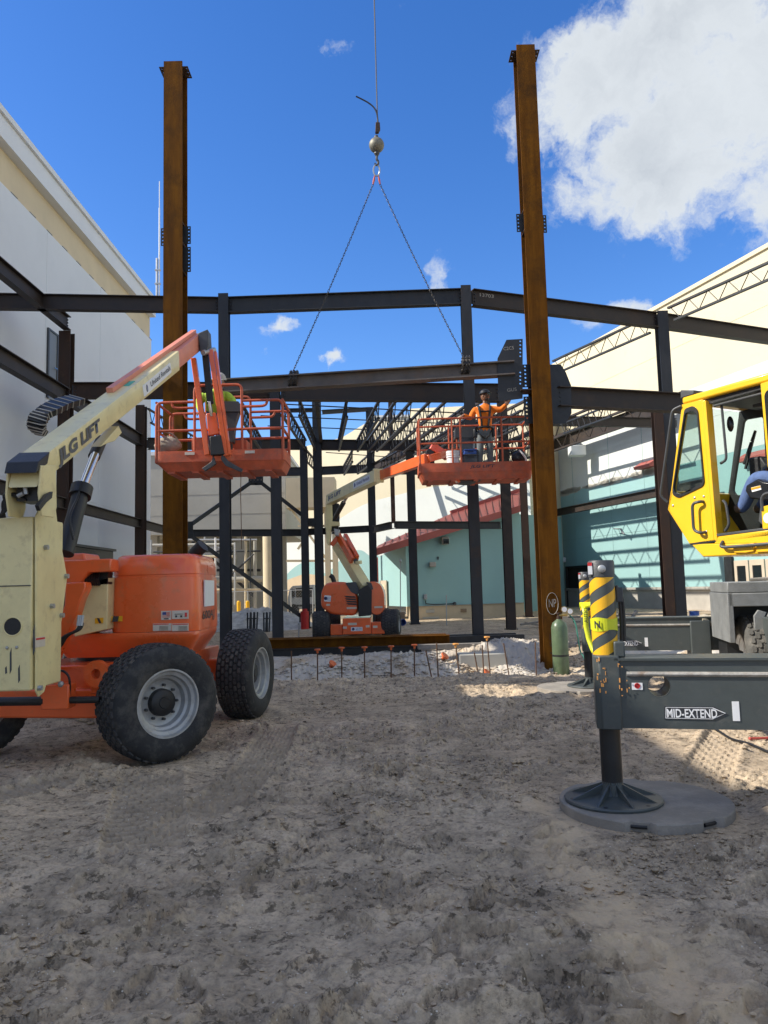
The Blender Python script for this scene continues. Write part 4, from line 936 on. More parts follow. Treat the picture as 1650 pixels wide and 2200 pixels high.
# --- joists of the low roof
J = [('low roof joist falling right behind the near lift basket', (601, 850), (657, 946), 21.2, 30.6), ('low roof joist left of the near lift control box', (520, 868), (563, 946), 21, 29),
     ('low roof joist right of the thick dark column, nearly head on', (746, 855), (727, 948), 21.4, 31), ('low roof joist slanting left, third right of the thick column', (816, 858), (766, 949), 21.4, 31),
     ('low roof joist slanting left above the far lift boom', (886, 860), (806, 949), 21.4, 31.2), ('low roof joist slanting left, ending at the column behind the far lift', (958, 862), (862, 951), 21.5, 31.3),
     ('low roof joist slanting left over the worker basket corner', (1012, 864), (884, 957), 21.6, 31.4), ('low roof joist passing behind the orange worker shoulder', (1085, 872), (925, 965), 21.8, 31.5),
     ('low roof joist passing behind the orange worker knees', (1150, 895), (985, 972), 22, 31.5), ('lowest low roof joist right of the orange worker', (1152, 945), (1040, 992), 23, 31.5)]
J += [('thin joist between the two joists left of the far boom tip', (852, 859), (788, 949), 21.4, 31.1), ('thin joist above the far basket left rail', (925, 861), (836, 950), 21.5, 31.2), ('thin joist crossing behind the worker helmet', (1050, 868), (905, 961), 21.7, 31.4), ('thin joist behind the worker hip', (1120, 882), (955, 968), 21.9, 31.5), ('thin joist low behind the basket right end', (1155, 920), (1012, 982), 22.5, 31.5), ('thin joist left of the thick dark column top', (640, 852), (678, 946), 21.3, 30.8)]
for lab, a, b, Ya, Yb in J: joist(lab, P(*a, Ya), P(*b, Yb), .46, 11)
for lab, a, b, Ya, Yb in (('rear bay joist continuing below the middle girder, left', (657, 966), (692, 1006), 31, 37.4), ('rear bay joist continuing below the middle girder, middle', (758, 966), (738, 1002), 31.4, 37.6),
                          ('rear bay joist continuing below the middle girder, right', (806, 966), (766, 1000), 31.4, 37.6), ('rear bay joist at the far right under the girder', (860, 966), (800, 1000), 31.6, 37.8)): joist(lab, P(*a, Ya), P(*b, Yb), .46, 8)
joist('small joist beside the second column of the white hall', P(318, 878, Y2), P(420, 940, 33), .45, 9)
beam('slim roof member running back beside the thick dark column', P(680, 853, 24), P(690, 945, 31), .2, .12, 'steel', ends=False)
# bridging rods across the joists
for k, (a, b, Y) in enumerate((((604, 868), (1000, 888), 23), ((560, 893), (1010, 912), 25.5), ((575, 915), (985, 930), 28), ((700, 972), (880, 985), 34))):
    one(MB().cyl(P(*a, Y), P(*b, Y), .02, n=6), 'bridging_rod', 'steel', ('topmost', 'second', 'third', 'lowest')[k] + ' thin bridging rod across the low roof joists', 'rod', 'bridging rods')
# --- joists right of the right rusty column
for lab, a, b, Ya, Yb in (('joist against the cream wall between gusset and girder', (1318, 868), (1205, 912), 27, 32),): joist(lab, P(*a, Ya), P(*b, Yb), .42, 9)
jr0, jr1 = PZ(1720, 533, ZR + .05), PZ(1424, 667, ZR + .05)
joist('roof joist at top right crossing the sky above the cream wall', jr0, jr1 - (jr1 - jr0).normalized() * .2, .42, 6)
jr2 = PZ(1188, 776, ZR + .05); joist('roof joist right of the right rusty column against cloud and cream wall', jr1 + (jr2 - jr1).normalized() * .3, jr2, .48, 7)
# small red sleeve at the foot of a column
q = P(655, 1322, 29.9); o = thing('red_sleeve', 'red tube standing at the foot of a dark column left of the far lift', 'tube', (q.x, 29.9, 0))
MB().cyl((q.x, 29.85, gz(q.x, 29.85) - .05), (q.x, 29.85, P(655, 1313, 29.9).z), .16, n=16).build('tube', 'fire_red', o, True); MB().cyl((q.x, 29.85, P(655, 1313, 29.9).z), (q.x, 29.85, P(655, 1308, 29.9).z), .10, n=16).build('cap', 'fire_red', o, True)
# ------------------------------------------------------------------ boom lifts
def wheel(parent, c, ax, Rr, W, mt='rubber', rim='rim', fine=True):
    """tyre (> tread, rim, hub); ax points to the outer face"""
    c, ax = V(c), V(ax).normalized(); h = W / 2
    prof = [(-h * .92, .55 * Rr), (-h, .60 * Rr), (-h * 1.07, .76 * Rr), (-h * .98, .90 * Rr), (-h * .84, .958 * Rr), (0, .975 * Rr), (h * .84, .958 * Rr), (h * .98, .90 * Rr), (h * 1.07, .76 * Rr), (h, .60 * Rr), (h * .92, .55 * Rr)]
    prof += [(h * .5, .53 * Rr), (-h * .5, .53 * Rr), prof[0]]
    ty = MB().lathe(c, ax, prof, 40 if fine else 24, False).build('tyre', 'rubber_wall' if mt == 'rubber' else mt, parent, True, ang=60)
    F = frame(c, ax, (0, 0, 1)); tb = MB(F); cols, n = (7, 40) if fine else (5, 30)
    for k in range(cols):
        x0 = (-.86 + 1.72 * k / cols) * h + .006; x1 = (-.86 + 1.72 * (k + 1) / cols) * h - .006
        for i in range(n):
            a0 = 2 * math.pi * (i + .5 * (k % 2) + .06) / n; a1 = 2 * math.pi * (i + .5 * (k % 2) + .94) / n; am = (a0 + a1) / 2
            def pt(x, a, r):
                rr = r * (1 - .02 * (x / h / .86) ** 2); return (x, rr * math.cos(a), rr * math.sin(a))
            xm = (x0 + x1) / 2; b = .004
            low = [pt(x0, am - (am - a0) * .7, .95 * Rr), pt(xm, a0, .95 * Rr), pt(x1, am - (am - a0) * .7, .95 * Rr), pt(x1, am + (a1 - am) * .7, .95 * Rr), pt(xm, a1, .95 * Rr), pt(x0, am + (a1 - am) * .7, .95 * Rr)]
            hi = [pt(x0 + b, am - (am - a0) * .62, Rr), pt(xm, a0 + .012, Rr), pt(x1 - b, am - (am - a0) * .62, Rr), pt(x1 - b, am + (a1 - am) * .62, Rr), pt(xm, a1 - .012, Rr), pt(x0 + b, am + (a1 - am) * .62, Rr)]
            tb.add(low + hi, [(0, 1, 7, 6), (1, 2, 8, 7), (2, 3, 9, 8), (3, 4, 10, 9), (4, 5, 11, 10), (5, 0, 6, 11), (6, 7, 8, 9, 10, 11)])
    tag(tb.build('tread', mt, ty, fixn=False), kind='stuff')
    rp = [(h * .93, .555 * Rr), (h * .98, .575 * Rr), (h * .98, .545 * Rr), (h * .82, .525 * Rr), (h * .78, .47 * Rr), (h * .55, .455 * Rr), (h * .50, .41 * Rr), (h * .22, .39 * Rr), (h * .16, .34 * Rr), (h * .20, .22 * Rr), (h * .20, .02 * Rr)]
    MB().lathe(c, ax, rp, 40 if fine else 24, False).build('rim', rim, ty, True, ang=40)
    MB().lathe(c, ax, [(-h * .93, .555 * Rr), (-h * .6, .5 * Rr), (-h * .3, .3 * Rr), (-h * .3, .02 * Rr)], 24, False).build('rim_back', rim, ty, True, ang=40)
    MB().lathe(c, ax, [(h * .1, .235 * Rr), (h * .5, .225 * Rr), (h * .56, .20 * Rr), (h * .58, .10 * Rr), (h * .62, .09 * Rr), (h * .62, .001)], 24).build('hub', 'black', ty, True, ang=40)
    for k in range(9 if fine else 6):
        a = 2 * math.pi * k / 9 if fine else 2 * math.pi * k / 6
        p0 = F @ V((h * .15, .29 * Rr * math.cos(a), .29 * Rr * math.sin(a))); MB().cyl(p0, p0 + ax * h * .22, .024 * Rr, n=6).build('wheel_nut', 'dark_gray', ty)
    return ty
def hood_loft(plan, levels):
    cx = sum(q[0] for q in plan) / len(plan); cy = sum(q[1] for q in plan) / len(plan); mb = MB()
    mb.loft([[V((cx + (q[0] - cx) * s, cy + (q[1] - cy) * s, z)) for q in plan] for z, s in levels]); return mb
def basket(t, x0, x1, y0, y1, zb, zt, zmid, zlow, zhi, hx0, hx1, posts, sag=.10):
    """work platform: tray, toe boards, rails"""
    pl = lambda i, z: [V((x0 + i, y0 + i * .3, z)), V((x1 - i * .4, y0 + i * .3, z)), V((x1 - i * .4, y1 - i * .3, z)), V((x0 + i, y1 - i * .3, z))]
    zf = zb + (zt - zb) * .45
    tray = MB().loft([rounded(pl(sag * 1.6, zb), .08), rounded(pl(.02, zf), .10)]).build('tray', 'orange_worn', t, True)
    for k in range(5):
        u = x0 + .25 + (x1 - x0 - .5) * k / 4; MB().box(u - .05, u + .05, y0 + .03, y1 - .03, zb - .03, zb - .004).build('floor_rib', 'orange_worn', tray)
    ring = rounded(pl(0, zf + .002), .12, 5); rin = rounded([q for q in pl(.015, zf + .002)], .11, 5)
    tb = MB(); tb.loft([ring, [q + V((0, 0, zt - zf)) for q in ring]], False); tb.loft([rin, [q + V((0, 0, zt - zf)) for q in rin]], False); tb.build('toe_board', 'orange_worn', t, True)
    rr = .021
    def rail(pts, nm='rail'): MB().tube(round_path(pts, .09, 4), rr, 8).build(nm, 'orange_worn', t, True)
    for y in (y0 + .03, y1 - .03):
        if hx1 > hx0:
            rail([(x0 + .03, y, zf), (x0 + .03, y, zlow), (hx0, y, zlow)]); rail([(hx1, y, zlow), (x1 - .03, y, zlow), (x1 - .03, y, zf)])
            rail([(hx0, y, zf), (hx0, y, zhi), (hx1, y, zhi), (hx1, y, zf)])
            rail([(x0 + .25, y, zlow), (x0 + .28, y, zlow - .09), (hx0, y, zlow - .09)]); rail([(x1 - .25, y, zlow), (x1 - .28, y, zlow - .09), (hx1, y, zlow - .09)])
        else:
            rail([(x0 + .03, y, zf), (x0 + .03, y, zlow), (x1 - .03, y, zlow), (x1 - .03, y, zf)])
        rail([(x0 + .03, y, zmid), (x1 - .03, y, zmid)])
        for px in posts: rail([(px, y, zf), (px, y, zlow if not (hx0 - .01 <= px <= hx1 + .01) else zhi)], 'post')
    for x in (x0 + .03, x1 - .03):
        for z in (zlow, zmid): rail([(x, y0 + .03, z), (x, y1 - .03, z)])
    for z in (zt + .12,): rail([(x0 + .03, y1 - .03, z), (x1 - .03, y1 - .03, z)])
def rental_sign(parent, pl, pr, h, n, border=True):
    """white plate with blue edge, ring mark and lettering; pl/pr bottom corners"""
    pl, pr, n = V(pl), V(pr), V(n).normalized(); x = (pr - pl).normalized(); W = (pr - pl).length; y = n.cross(x).normalized()
    q = lambda a, b: pl + x * a * W + y * b * h
    s = MB().prism(rounded([q(0, 0), q(1, 0), q(1, 1), q(0, 1)], h * .18), n * .004).build('rental_sign', 'sticker_white', parent)
    return s, q
# ---- near lift
def near_lift():
    t = thing('boom_lift', 'near orange and cream boom lift at the left, big tyres in front', 'boom lift', (-2.6, 7.8, 0))
    W1 = V((-2.1, 7.12, .52)); cdv = V((.17, .985, 0)); side = V((.985, -.17, 0))
    W2 = W1 + cdv * 2.3; W3 = W1 - side * 1.92; W4 = W2 - side * 1.95
    wheel(t, W1, (.70, -.71, 0), .53, .40); wheel(t, W2, side, .53, .40); wheel(t, W3, (-.75, .66, 0), .53, .40); wheel(t, W4, -side, .53, .40)
    mid = (W1 + W2 + W3 + W4) / 4
    F = frame(V((mid.x, mid.y, 0)), cdv, (0, 0, 1))           # x along chassis, y to the left
    MB(F).box(-1.25, 1.25, -.42, .42, .50, .86).build('chassis', 'orange', t, bevel=.02)
    MB(F).box(-1.35, -1.05, -.78, .78, .40, .66).build('axle_beam', 'orange', t, bevel=.02); MB(F).box(1.02, 1.30, -.80, .80, .42, .70).build('axle_beam', 'orange', t, bevel=.02)
    ch = MB(F); ch.box(-1.36, 1.34, -.55, -.42, .62, .84); ch.build('side_rail', 'orange', t, bevel=.012)
    # tow lug, tie rods
    lug = MB(F); lug.lathe((-1.36, -.50, .80), (-1, 0, 0), [(0, .12), (.05, .12), (.05, .045), (0, .045)], 20); lug.build('tow_lug', 'orange', t, True)
    p0, p1 = P(-60, 1508, 6.75), P(214, 1503, 6.78)
    cy = MB().cyl(P(95, 1505, 6.76), p1, .030, n=14).build('steer_rod', 'black', t, True); MB().cyl(p0, P(95, 1506, 6.76), .038, n=14).build('steer_cylinder', 'black', t, True); MB().cyl(P(-70, 1508, 6.75), P(20, 1507, 6.755), .022).build('steer_piston', 'chrome', t, True)
    q = P(120, 1500, 6.78); MB().box(q.x - .11, q.x + .13, q.y - .05, q.y + .12, q.z - .09, q.z + .12).build('steer_bracket', 'orange', t, bevel=.01)
    MB().tube(smooth_path([P(92, 1478, 6.8), P(98, 1450, 6.75), P(128, 1440, 6.75), P(148, 1455, 6.75), P(150, 1495, 6.78)]), .011, 6).build('hose', 'black', t, True)
    MB().sphere(P(131, 1470, 6.74), .028, 10, 8).build('grease_knob', 'galv', t, True)
    # turntable and hood
    MB().lathe((-2.62, 8.05, .84), (0, 0, 1), [(0, .55), (.10, .55), (.10, .48), (.16, .48)], 32).build('slew_ring', 'black_steel', t, True)
    plan = rounded([(-2.68, 7.42, 0), (-1.79, 7.36, 0), (-1.84, 8.55, 0), (-2.72, 8.6, 0)], .20, 6)
    hd = hood_loft(plan, [(1.135, .995), (1.16, 1.0), (1.35, 1.0), (1.655, .985), (1.660, .970), (1.678, .970), (1.684, .983), (1.76, .972), (1.82, .945), (1.86, .90), (1.878, .84), (1.885, .6)]).build('hood', 'orange', t, True, ang=42)
    sk = rounded([(-3.25, 7.44, 0), (-1.80, 7.37, 0), (-1.85, 8.5, 0), (-3.25, 8.6, 0)], .12, 4)
    hood_loft(sk, [(.90, .84), (1.06, .985), (1.10, 1.005), (1.132, 1.0)]).build('skirt', 'orange', t, True, ang=30)
    # exhaust
    e0, e1 = P(408, 1205, 7.9), P(436, 1172, 7.85)
    MB().tube([e0, e0.lerp(e1, .5) + V((-.015, 0, 0)), e1], [.055, .065, .07], 14).build('exhaust_pipe', 'black', t, True)
    # stickers on the hood front
    yf = 7.37
    def decal(x0_, x1_, y0_, y1_, mt, nm='sticker', dy=0., par=None):
        a, b = P(x0_, y1_, yf), P(x1_, y0_, yf)
        u = (a.x + 2.68) / .89; yy = 7.414 - .06 * u - .006 - dy
        return MB().box(a.x, b.x, yy, yy + .012, a.z, b.z).build(nm, mt, par or t)
    s1 = decal(346, 368, 1312, 1332, 'sticker'); decal(349, 357, 1315, 1321, 'ink_blue', 'flag_canton', .002, s1)
    for k in range(3): decal(357.5, 365, 1315 + 2.6 * k, 1316.3 + 2.6 * k, 'ink_red', 'flag_stripe', .002, s1)
    for k in range(2): decal(349, 365, 1322.5 + 2.6 * k, 1323.8 + 2.6 * k, 'ink_red', 'flag_stripe', .002, s1)
    decal(352, 362, 1328, 1330.5, 'ink', 'print', .002, s1)
    s2 = decal(370, 405, 1311, 1330, 'sticker'); decal(377, 381, 1322, 1326, 'ink', 'print', .002, s2); decal(388, 392, 1322, 1326, 'ink', 'print', .002, s2); decal(376, 393, 1318.5, 1320, 'ink', 'print', .002, s2); decal(398, 402, 1316, 1325, 'ink_red', 'print', .002, s2)
    for x0_ in (328, 370):
        s3 = decal(x0_, x0_ + (40 if x0_ < 350 else 35), 1339, 1356, 'sticker'); decal(x0_ + 1, x0_ + 34, 1340, 1342.5, 'ink_red', 'print', .002, s3)
        for k in range(4): decal(x0_ + 14, x0_ + 33, 1345 + 2.6 * k, 1346 + 2.6 * k, 'ink', 'print', .002, s3)
    hz = decal(228, 260, 1324, 1336, 'hazard_yellow'); 
    a, b = P(240, 1336, yf), P(252, 1324, yf); MB().prism([(a.x, 7.372, a.z), (a.x + .055, 7.372, a.z), (b.x + .01, 7.372, b.z), (b.x - .04, 7.372, b.z)], (0, .012, 0)).build('hazard_stripe', 'ink', hz)
    nx = V((1, .04, 0))
    text('600AJ', (-1.800, 7.55, 1.21), (-1.820, 8.15, 1.21), .11, nx, 'ink', hd, off=.006, bold=.01)
    MB().loft([[V((-1.795, 7.6, z)) + V((o, 0, 0)) for o in (0, .012)] + [V((-1.815, 8.1, z)) + V((o, 0, 0)) for o in (.012, 0)] for z in (1.36, 1.62)]).build('rental_sign', 'sticker_white', hd)
    # cream lower boom, hoses and orange linkage between tower and hood
    def quadx(nm, pts, Y, th, mt, bv=.008): return MB().prism([P(a, b, Y) for a, b in pts], (0, th, 0)).build(nm, mt, t, bevel=bv)
    quadx('lower_boom', ((176, 1258), (232, 1240), (230, 1352), (160, 1368), (158, 1330)), 7.3, .40, 'cream')
    s = quadx('hazard_sticker', ((204, 1328), (222, 1327), (221, 1339), (204, 1340)), 7.294, .004, 'hazard_yellow', 0); MB().prism([P(208, 1328, 7.29), P(213, 1328, 7.29), P(218, 1339, 7.29), (P(213, 1339, 7.29))], (0, .003, 0)).build('hazard_stripe', 'ink', s)
    quadx('link_arm', ((136, 1204), (238, 1200), (238, 1228), (190, 1230), (172, 1256), (138, 1252)), 7.16, .22, 'orange', .012)
    quadx('link_arm', ((140, 1252), (182, 1250), (184, 1262), (172, 1290), (160, 1330), (128, 1392), (104, 1448), (88, 1446), (112, 1372), (138, 1300)), 6.98, .16, 'orange', .012)
    quadx('boom_rest', ((130, 1190), (180, 1188), (186, 1206), (130, 1212)), 7.4, .4, 'orange', .02)
    h = MB()
    for k in range(6): h.tube([P(186 + 5 * k, 1231, 7.28), P(184 + 5 * k, 1245, 7.2), P(188 + 5 * k, 1256, 7.26)], .016, 6)
    h.box(*sorted((P(184, 1231, 7.3).x, P(232, 1231, 7.3).x)), 7.3, 7.42, P(200, 1256, 7.3).z, P(200, 1230, 7.3).z); tag(h.build('hose_bundle', 'black', t, True), kind='stuff')
    h = MB()
    for k in range(4): h.tube(smooth_path([P(172 + 2 * k, 1330 + 3 * k, 6.95), P(166 + 2 * k, 1352, 6.9), P(140 + 2 * k, 1366, 6.9), P(124 + 2 * k, 1380 + 3 * k, 6.93), P(112, 1392 + 3 * k, 6.95)]), .012, 6)
    tag(h.build('hose_bundle', 'black', t, True), kind='stuff')
    for k in range(3): MB().cyl(P(170 + 4 * k, 1322, 6.93), P(167 + 4 * k, 1345, 6.91), .014, n=8).build('hose_fitting', 'galv', t, True)
    # tower: cream box, side plate
    xt = -2.74; y0_, y1_ = 5.98, 6.56
    z_ = lambda py, Y=6.0: P(60, py, Y).z
    MB().box(xt - .52, xt - .012, y0_ + .01, y1_, z_(1484), z_(1110)).build('tower_box', 'cream', t, bevel=.012)
    cb = P(26, 1346, y0_); MB().lathe((cb.x, y0_ + .012, cb.z), (0, -1, 0), [(0, .076), (.008, .076), (.010, .070), (.006, .066)], 24, False).build('access_hole_ring', 'cream', t, True); MB().lathe((cb.x, y0_ + .011, cb.z), (0, -1, 0), [(0, .066), (.003, .066)], 24).build('access_hole', 'black', t, True)
    MB().box(xt - .50, xt - .02, y0_ + .004, y0_ + .012, z_(1258) - .004, z_(1258) + .004).build('panel_seam', 'dark_gray', t)
    for px, py in ((14, 1392), (35, 1391)):
        c = P(px, py, y0_); MB().sphere((c.x, y0_ + .008, c.z), .013, 8, 6).build('bolt_head', 'galv', t, True)
    for px, py, l in ((72, 1375, .12), (40, 1448, .07), (12, 1440, .03), (22, 1420, .1)):
        c = P(px, py, y0_); MB().prism([(c.x - .006, y0_ + .008, c.z - l), (c.x + .008, y0_ + .008, c.z - l * .7), (c.x + .003, y0_ + .008, c.z + l), (c.x - .009, y0_ + .008, c.z + l * .6)], (0, .003, 0)).build('scrape', 'dark_gray', t)
    sp = [PP(px, py, (xt, 0, 0), (1, 0, 0)) for px, py in ((74, 1110), (82, 1092), (116, 1088), (121, 1130), (141, 1240), (130, 1330), (92, 1486), (80, 1497), (74, 1484))]
    MB().prism(sp, (.014, 0, 0)).build('side_plate', 'cream', t, bevel=.004)
    for px, py in ((109, 1302), (130, 1322), (140, 1238), (82, 1478), (96, 1176), (111, 1078), (111, 1090)):
        c = PP(px, py, (xt + .014, 0, 0), (1, 0, 0)); MB().cyl(c, c + V((.03, 0, 0)), .022, n=6).build('pivot_bolt', 'galv', t)
    a = PP(75, 1370, (xt + .014, 0, 0), (1, 0, 0)); b = PP(96, 1388, (xt + .014, 0, 0), (1, 0, 0)); s = MB().box(xt + .014, xt + .018, a.y, b.y, b.z, a.z).build('sticker', 'sticker', t); MB().box(xt + .018, xt + .020, a.y + .01, b.y - .01, a.z - .02, a.z - .006).build('print', 'ink_red', s)
    # upper boom
    xr = -2.625; wv = .22
    B0 = PP(80, 1046, (xr, 0, 0), (1, 0, 0)); B1 = PP(386, 796, (xr, 0, 0), (1, 0, 0)); T0 = PP(93, 981, (xr, 0, 0), (1, 0, 0)); T1 = PP(384, 754, (xr, 0, 0), (1, 0, 0))
    sec = lambda lo, hi, w0=0., sh=.0: rounded([V((xr - w0, lo.y, lo.z + sh)), V((xr - w0, hi.y, hi.z - sh)), V((xr - wv + w0, hi.y, hi.z - sh)), V((xr - wv + w0, lo.y, lo.z + sh))], .015, 2)
    MB().loft([sec(B0, T0), sec(B1, T1)]).build('main_boom', 'cream', t, True, ang=30)
    ax = (T1 - T0).normalized(); dn = (B1 - T1).normalized()
    F0 = T1 - ax * .3; FT = PP(431, 716, (xr - .02, 0, 0), (1, 0, 0)); FB = PP(431, 754, (xr - .02, 0, 0), (1, 0, 0)); G0 = B1 - ax * .3
    MB().loft([sec(G0, F0, .02, .016), sec(FB, FT, .02, .0)]).build('fly_boom', 'orange_faded', t, True, ang=30)
    MB().bar(T0 + ax * 2.1 + V((-.16, 0, .03)), FT + V((-.10, 0, .03)), .07, .05).build('power_track_tray', 'orange_faded', t)
    # top plate at the rear, open black end, knuckle
    sx = xr - wv / 2
    up_ = (T0 - B0).normalized()
    r1 = T0 - ax * .12; MB().loft([[V((xr + .012, r1.y, r1.z)), V((xr - wv - .012, r1.y, r1.z)), V((xr - wv - .012, r1.y, r1.z)) - up_ * .1, V((xr + .012, r1.y, r1.z)) - up_ * .1], [V((xr + .012, T0.y, T0.z)) + ax * .1 + up_ * .008, V((xr - wv - .012, T0.y, T0.z)) + ax * .1 + up_ * .008, V((xr - wv - .012, T0.y, T0.z)) + ax * .1 - up_ * .1, V((xr + .012, T0.y, T0.z)) + ax * .1 - up_ * .1]]).build('boom_end_cap', 'black', t, bevel=.006)
    MB().box(sx - .085, sx + .085, 5.86, 6.1, P(50, 1078, 5.9).z, P(50, 1006, 5.9).z).build('boom_end_void', 'black', t)
    for s_ in (-1, 1):
        MB().prism([PP(px, py, (sx + s_ * .115, 0, 0), (1, 0, 0)) + V((0, 0, 0)) for px, py in ((84, 1000), (116, 1000), (118, 1090), (112, 1112), (86, 1108), (80, 1060))] if s_ > 0 else [V((sx - .115, q.y, q.z)) for q in [PP(px, py, (sx + .115, 0, 0), (1, 0, 0)) for px, py in ((84, 1000), (116, 1000), (118, 1090), (112, 1112), (86, 1108), (80, 1060))]], (.016 * s_, 0, 0)).build('knuckle_plate', 'cream', t, bevel=.004)
    for px, py in ((88, 1036), (102, 1028)):
        c = PP(px, py, (xr + .008, 0, 0), (1, 0, 0)); MB().cyl(c, c + V((.006, 0, 0)), .030, n=20).build('pin_cap', 'cream', t, True)
    k = MB().prism([PP(px, py, (xr + .03, 0, 0), (1, 0, 0)) for px, py in ((74, 1086), (94, 1062), (106, 1056), (104, 1070), (92, 1080), (78, 1098))], (.03, 0, 0)).build('latch_plate', 'black', t, bevel=.004)
    h = MB()
    for j in range(5): h.tube(smooth_path([P(44 + 3 * j, 1066 + 2 * j, 5.85), P(22 - 3 * j, 1062, 5.84), P(6 + 2 * j, 1082 + 3 * j, 5.86), P(10 - 5 * j, 1112, 5.9)]), .012, 6)
    tag(h.build('hose_bundle', 'black', t, True), kind='stuff')
    for a_, b_ in (((53, 1040), (56, 1062)), ((38, 1066), (50, 1060))): MB().cyl(P(*a_, 5.82), P(*b_, 5.82), .017, n=10).build('hose_fitting', 'galv', t, True)
    # lift cylinder
    c0, c1, c2 = P(150, 1150, 6.9), P(176, 1050, 7.15), P(218, 945, 7.7)
    MB().cyl(P(140, 1190, 6.85), c1, .075, n=20).build('lift_cylinder', 'black', t, True); u = (c1 - c0).normalized(); MB().cyl(c1 - u * .09, c1 + u * .02, .10, n=20).build('cylinder_gland', 'black', t, True)
    MB().cyl(c1, P(204, 978, 7.5), .045, n=18).build('piston_rod', 'chrome', t, True); MB().cyl(P(202, 982, 7.5), c2, .058, n=14).build('rod_end', 'black', t, True)
    MB().prism([V((sx - .05, q.y, q.z)) for q in [PP(px, py, (sx, 0, 0), (1, 0, 0)) for px, py in ((205, 960), (245, 915), (252, 930), (236, 948), (222, 952))]], (.1, 0, 0)).build('cylinder_lug', 'cream', t, bevel=.006)
    MB().tube(smooth_path([P(158, 1160, 6.75), P(150, 1110, 6.78), P(166, 1070, 7.0), P(172, 1046, 7.05)]), .012, 6).build('hose', 'black', t, True)
    # coiled power track on the far side of the boom
    tr = smooth_path([P(192, 858, 7.9), P(162, 866, 7.6), P(134, 880, 7.3), P(116, 893, 7.2), P(108, 907, 7.15), P(110, 922, 7.2), P(120, 930, 7.25)], 5); tr = [q + V((-.13, 0, 0)) for q in tr]
    tb_ = MB()
    for j in range(len(tr) - 1): tb_.bar(tr[j], tr[j + 1] + (tr[j + 1] - tr[j]) * .15, .16, .06, (.3, 0, 1))
    TT = tb_.build('power_track', 'black', t); tag(TT, kind='stuff')
    for j in range(0, len(tr) - 1, 2): MB().bar(tr[j], tr[j] + (tr[j + 1] - tr[j]).normalized() * .010, .17, .07, (.3, 0, 1)).build('track_bar', 'tail_beige', TT)
    # lettering and sign on the boom side
    nX = V((1, 0, 0)); on = lambda px, py: PP(px, py, (xr, 0, 0), nX)
    a, b = on(127, 1007), on(218, 930)
    text('JLG LIFT', a, b, .145, nX, 'ink_grey', t, off=.006, bold=.05, shear=.12)
    s, q = rental_sign(t, on(309, 853), on(368, 800), .125, nX)
    text('United Rentals', q(.24, .32), q(.97, .32), .062, nX, 'ink', s, off=.007, bold=.006)
    c = q(.12, .5); xd = (q(1, 0) - q(0, 0)).normalized(); yd = nX.cross(xd)
    for sg, mt in ((-1, 'ink_grey'), (1, 'ink_blue')):
        pts = [c + xd * sg * .030 * math.cos(th) + yd * .042 * math.sin(th) for th in [math.pi * (-.5 + k / 8) for k in range(9)]] + [c + xd * sg * (.012) * math.cos(th) + yd * .030 * math.sin(th) for th in [math.pi * (.5 - k / 8) for k in range(9)]]
        MB().prism([p + nX * .004 for p in pts], nX * .003).build('ring_mark', mt, s)
    a, b, c, d = T0 + ax * 2.4, T0 + ax * 2.62, None, None
    MB().loft([[V((xr - .05, e.y, e.z)) + up_ * .003, V((xr - .11, e.y, e.z)) + up_ * .003, V((xr - .11, e.y, e.z)) + up_ * .008, V((xr - .05, e.y, e.z)) + up_ * .008] for e in (a, b)]).build('green_tape', mat('tape_green', (.05, .42, .30), .5), t)
    # jib and basket
    YJ = 11.0
    hd_ = MB(); hd_.prism([P(424, 716, YJ - .1), P(446, 707, YJ - .1), P(448, 740, YJ - .1), P(440, 765, YJ - .1), P(430, 756, YJ - .1)], (0, .22, 0)); hd_.build('boom_nose', 'dark_gray', t, bevel=.01)
    for nm, a, b, w, mt in (('jib_arm', (416, 770), (446, 978), .075, 'orange'), ('jib_arm', (453, 752), (486, 980), .07, 'orange'), ('jib_arm', (463, 756), (494, 978), .04, 'orange'), ('jib_cylinder', (438, 728), (452, 868), .09, 'black'), ('jib_rod', (450, 862), (455, 895), .04, 'chrome')):
        MB().bar(P(*a, YJ), P(*b, YJ + .05), w, .08, (0, 1, 0)).build(nm, mt, t, bevel=.008)
    MB().cyl(P(436, 758, YJ - .12), P(460, 752, YJ + .12), .04).build('jib_pin', 'galv', t, True)
    MB().prism([P(px, py, YJ + .12) for px, py in ((443, 888), (463, 886), (471, 932), (448, 936))], (0, .06, 0)).build('rotator_plate', 'orange', t, bevel=.01)
    MB().prism([P(px, py, YJ - .02) for px, py in ((450, 938), (474, 934), (482, 976), (452, 978))], (0, .12, 0)).build('rotator', 'black', t, bevel=.01)
    for pts in (((458, 978), (464, 996), (440, 1012), (434, 1006), (454, 992)), ((477, 974), (490, 990), (521, 1008), (518, 1014), (484, 1000), (474, 986))):
        MB().prism([P(px, py, YJ + .02) for px, py in pts], (0, .05, 0)).build('basket_bracket', 'dark_gray', t, bevel=.004)
    x0, x1 = P(330, 980, 11.15).x, P(612, 980, 11.15).x; z = lambda py: P(470, py, 11.15).z
    basket(t, x0, x1, 11.15, 11.95, z(1010), z(967), z(922), z(861), z(826), P(417, 900, 11.15).x, P(519, 900, 11.15).x, [P(340, 900, 11.15).x])
    # platform control box
    MB().loft([rounded([P(a, b, 11.32) for a, b in ((474, 862), (513, 862), (516, 884), (474, 884))], .02), [q + V((0, .22, 0)) for q in rounded([P(a, b, 11.32) for a, b in ((474, 862), (513, 862), (516, 884), (474, 884))], .02)]]).build('control_box', 'dark_gray', t)
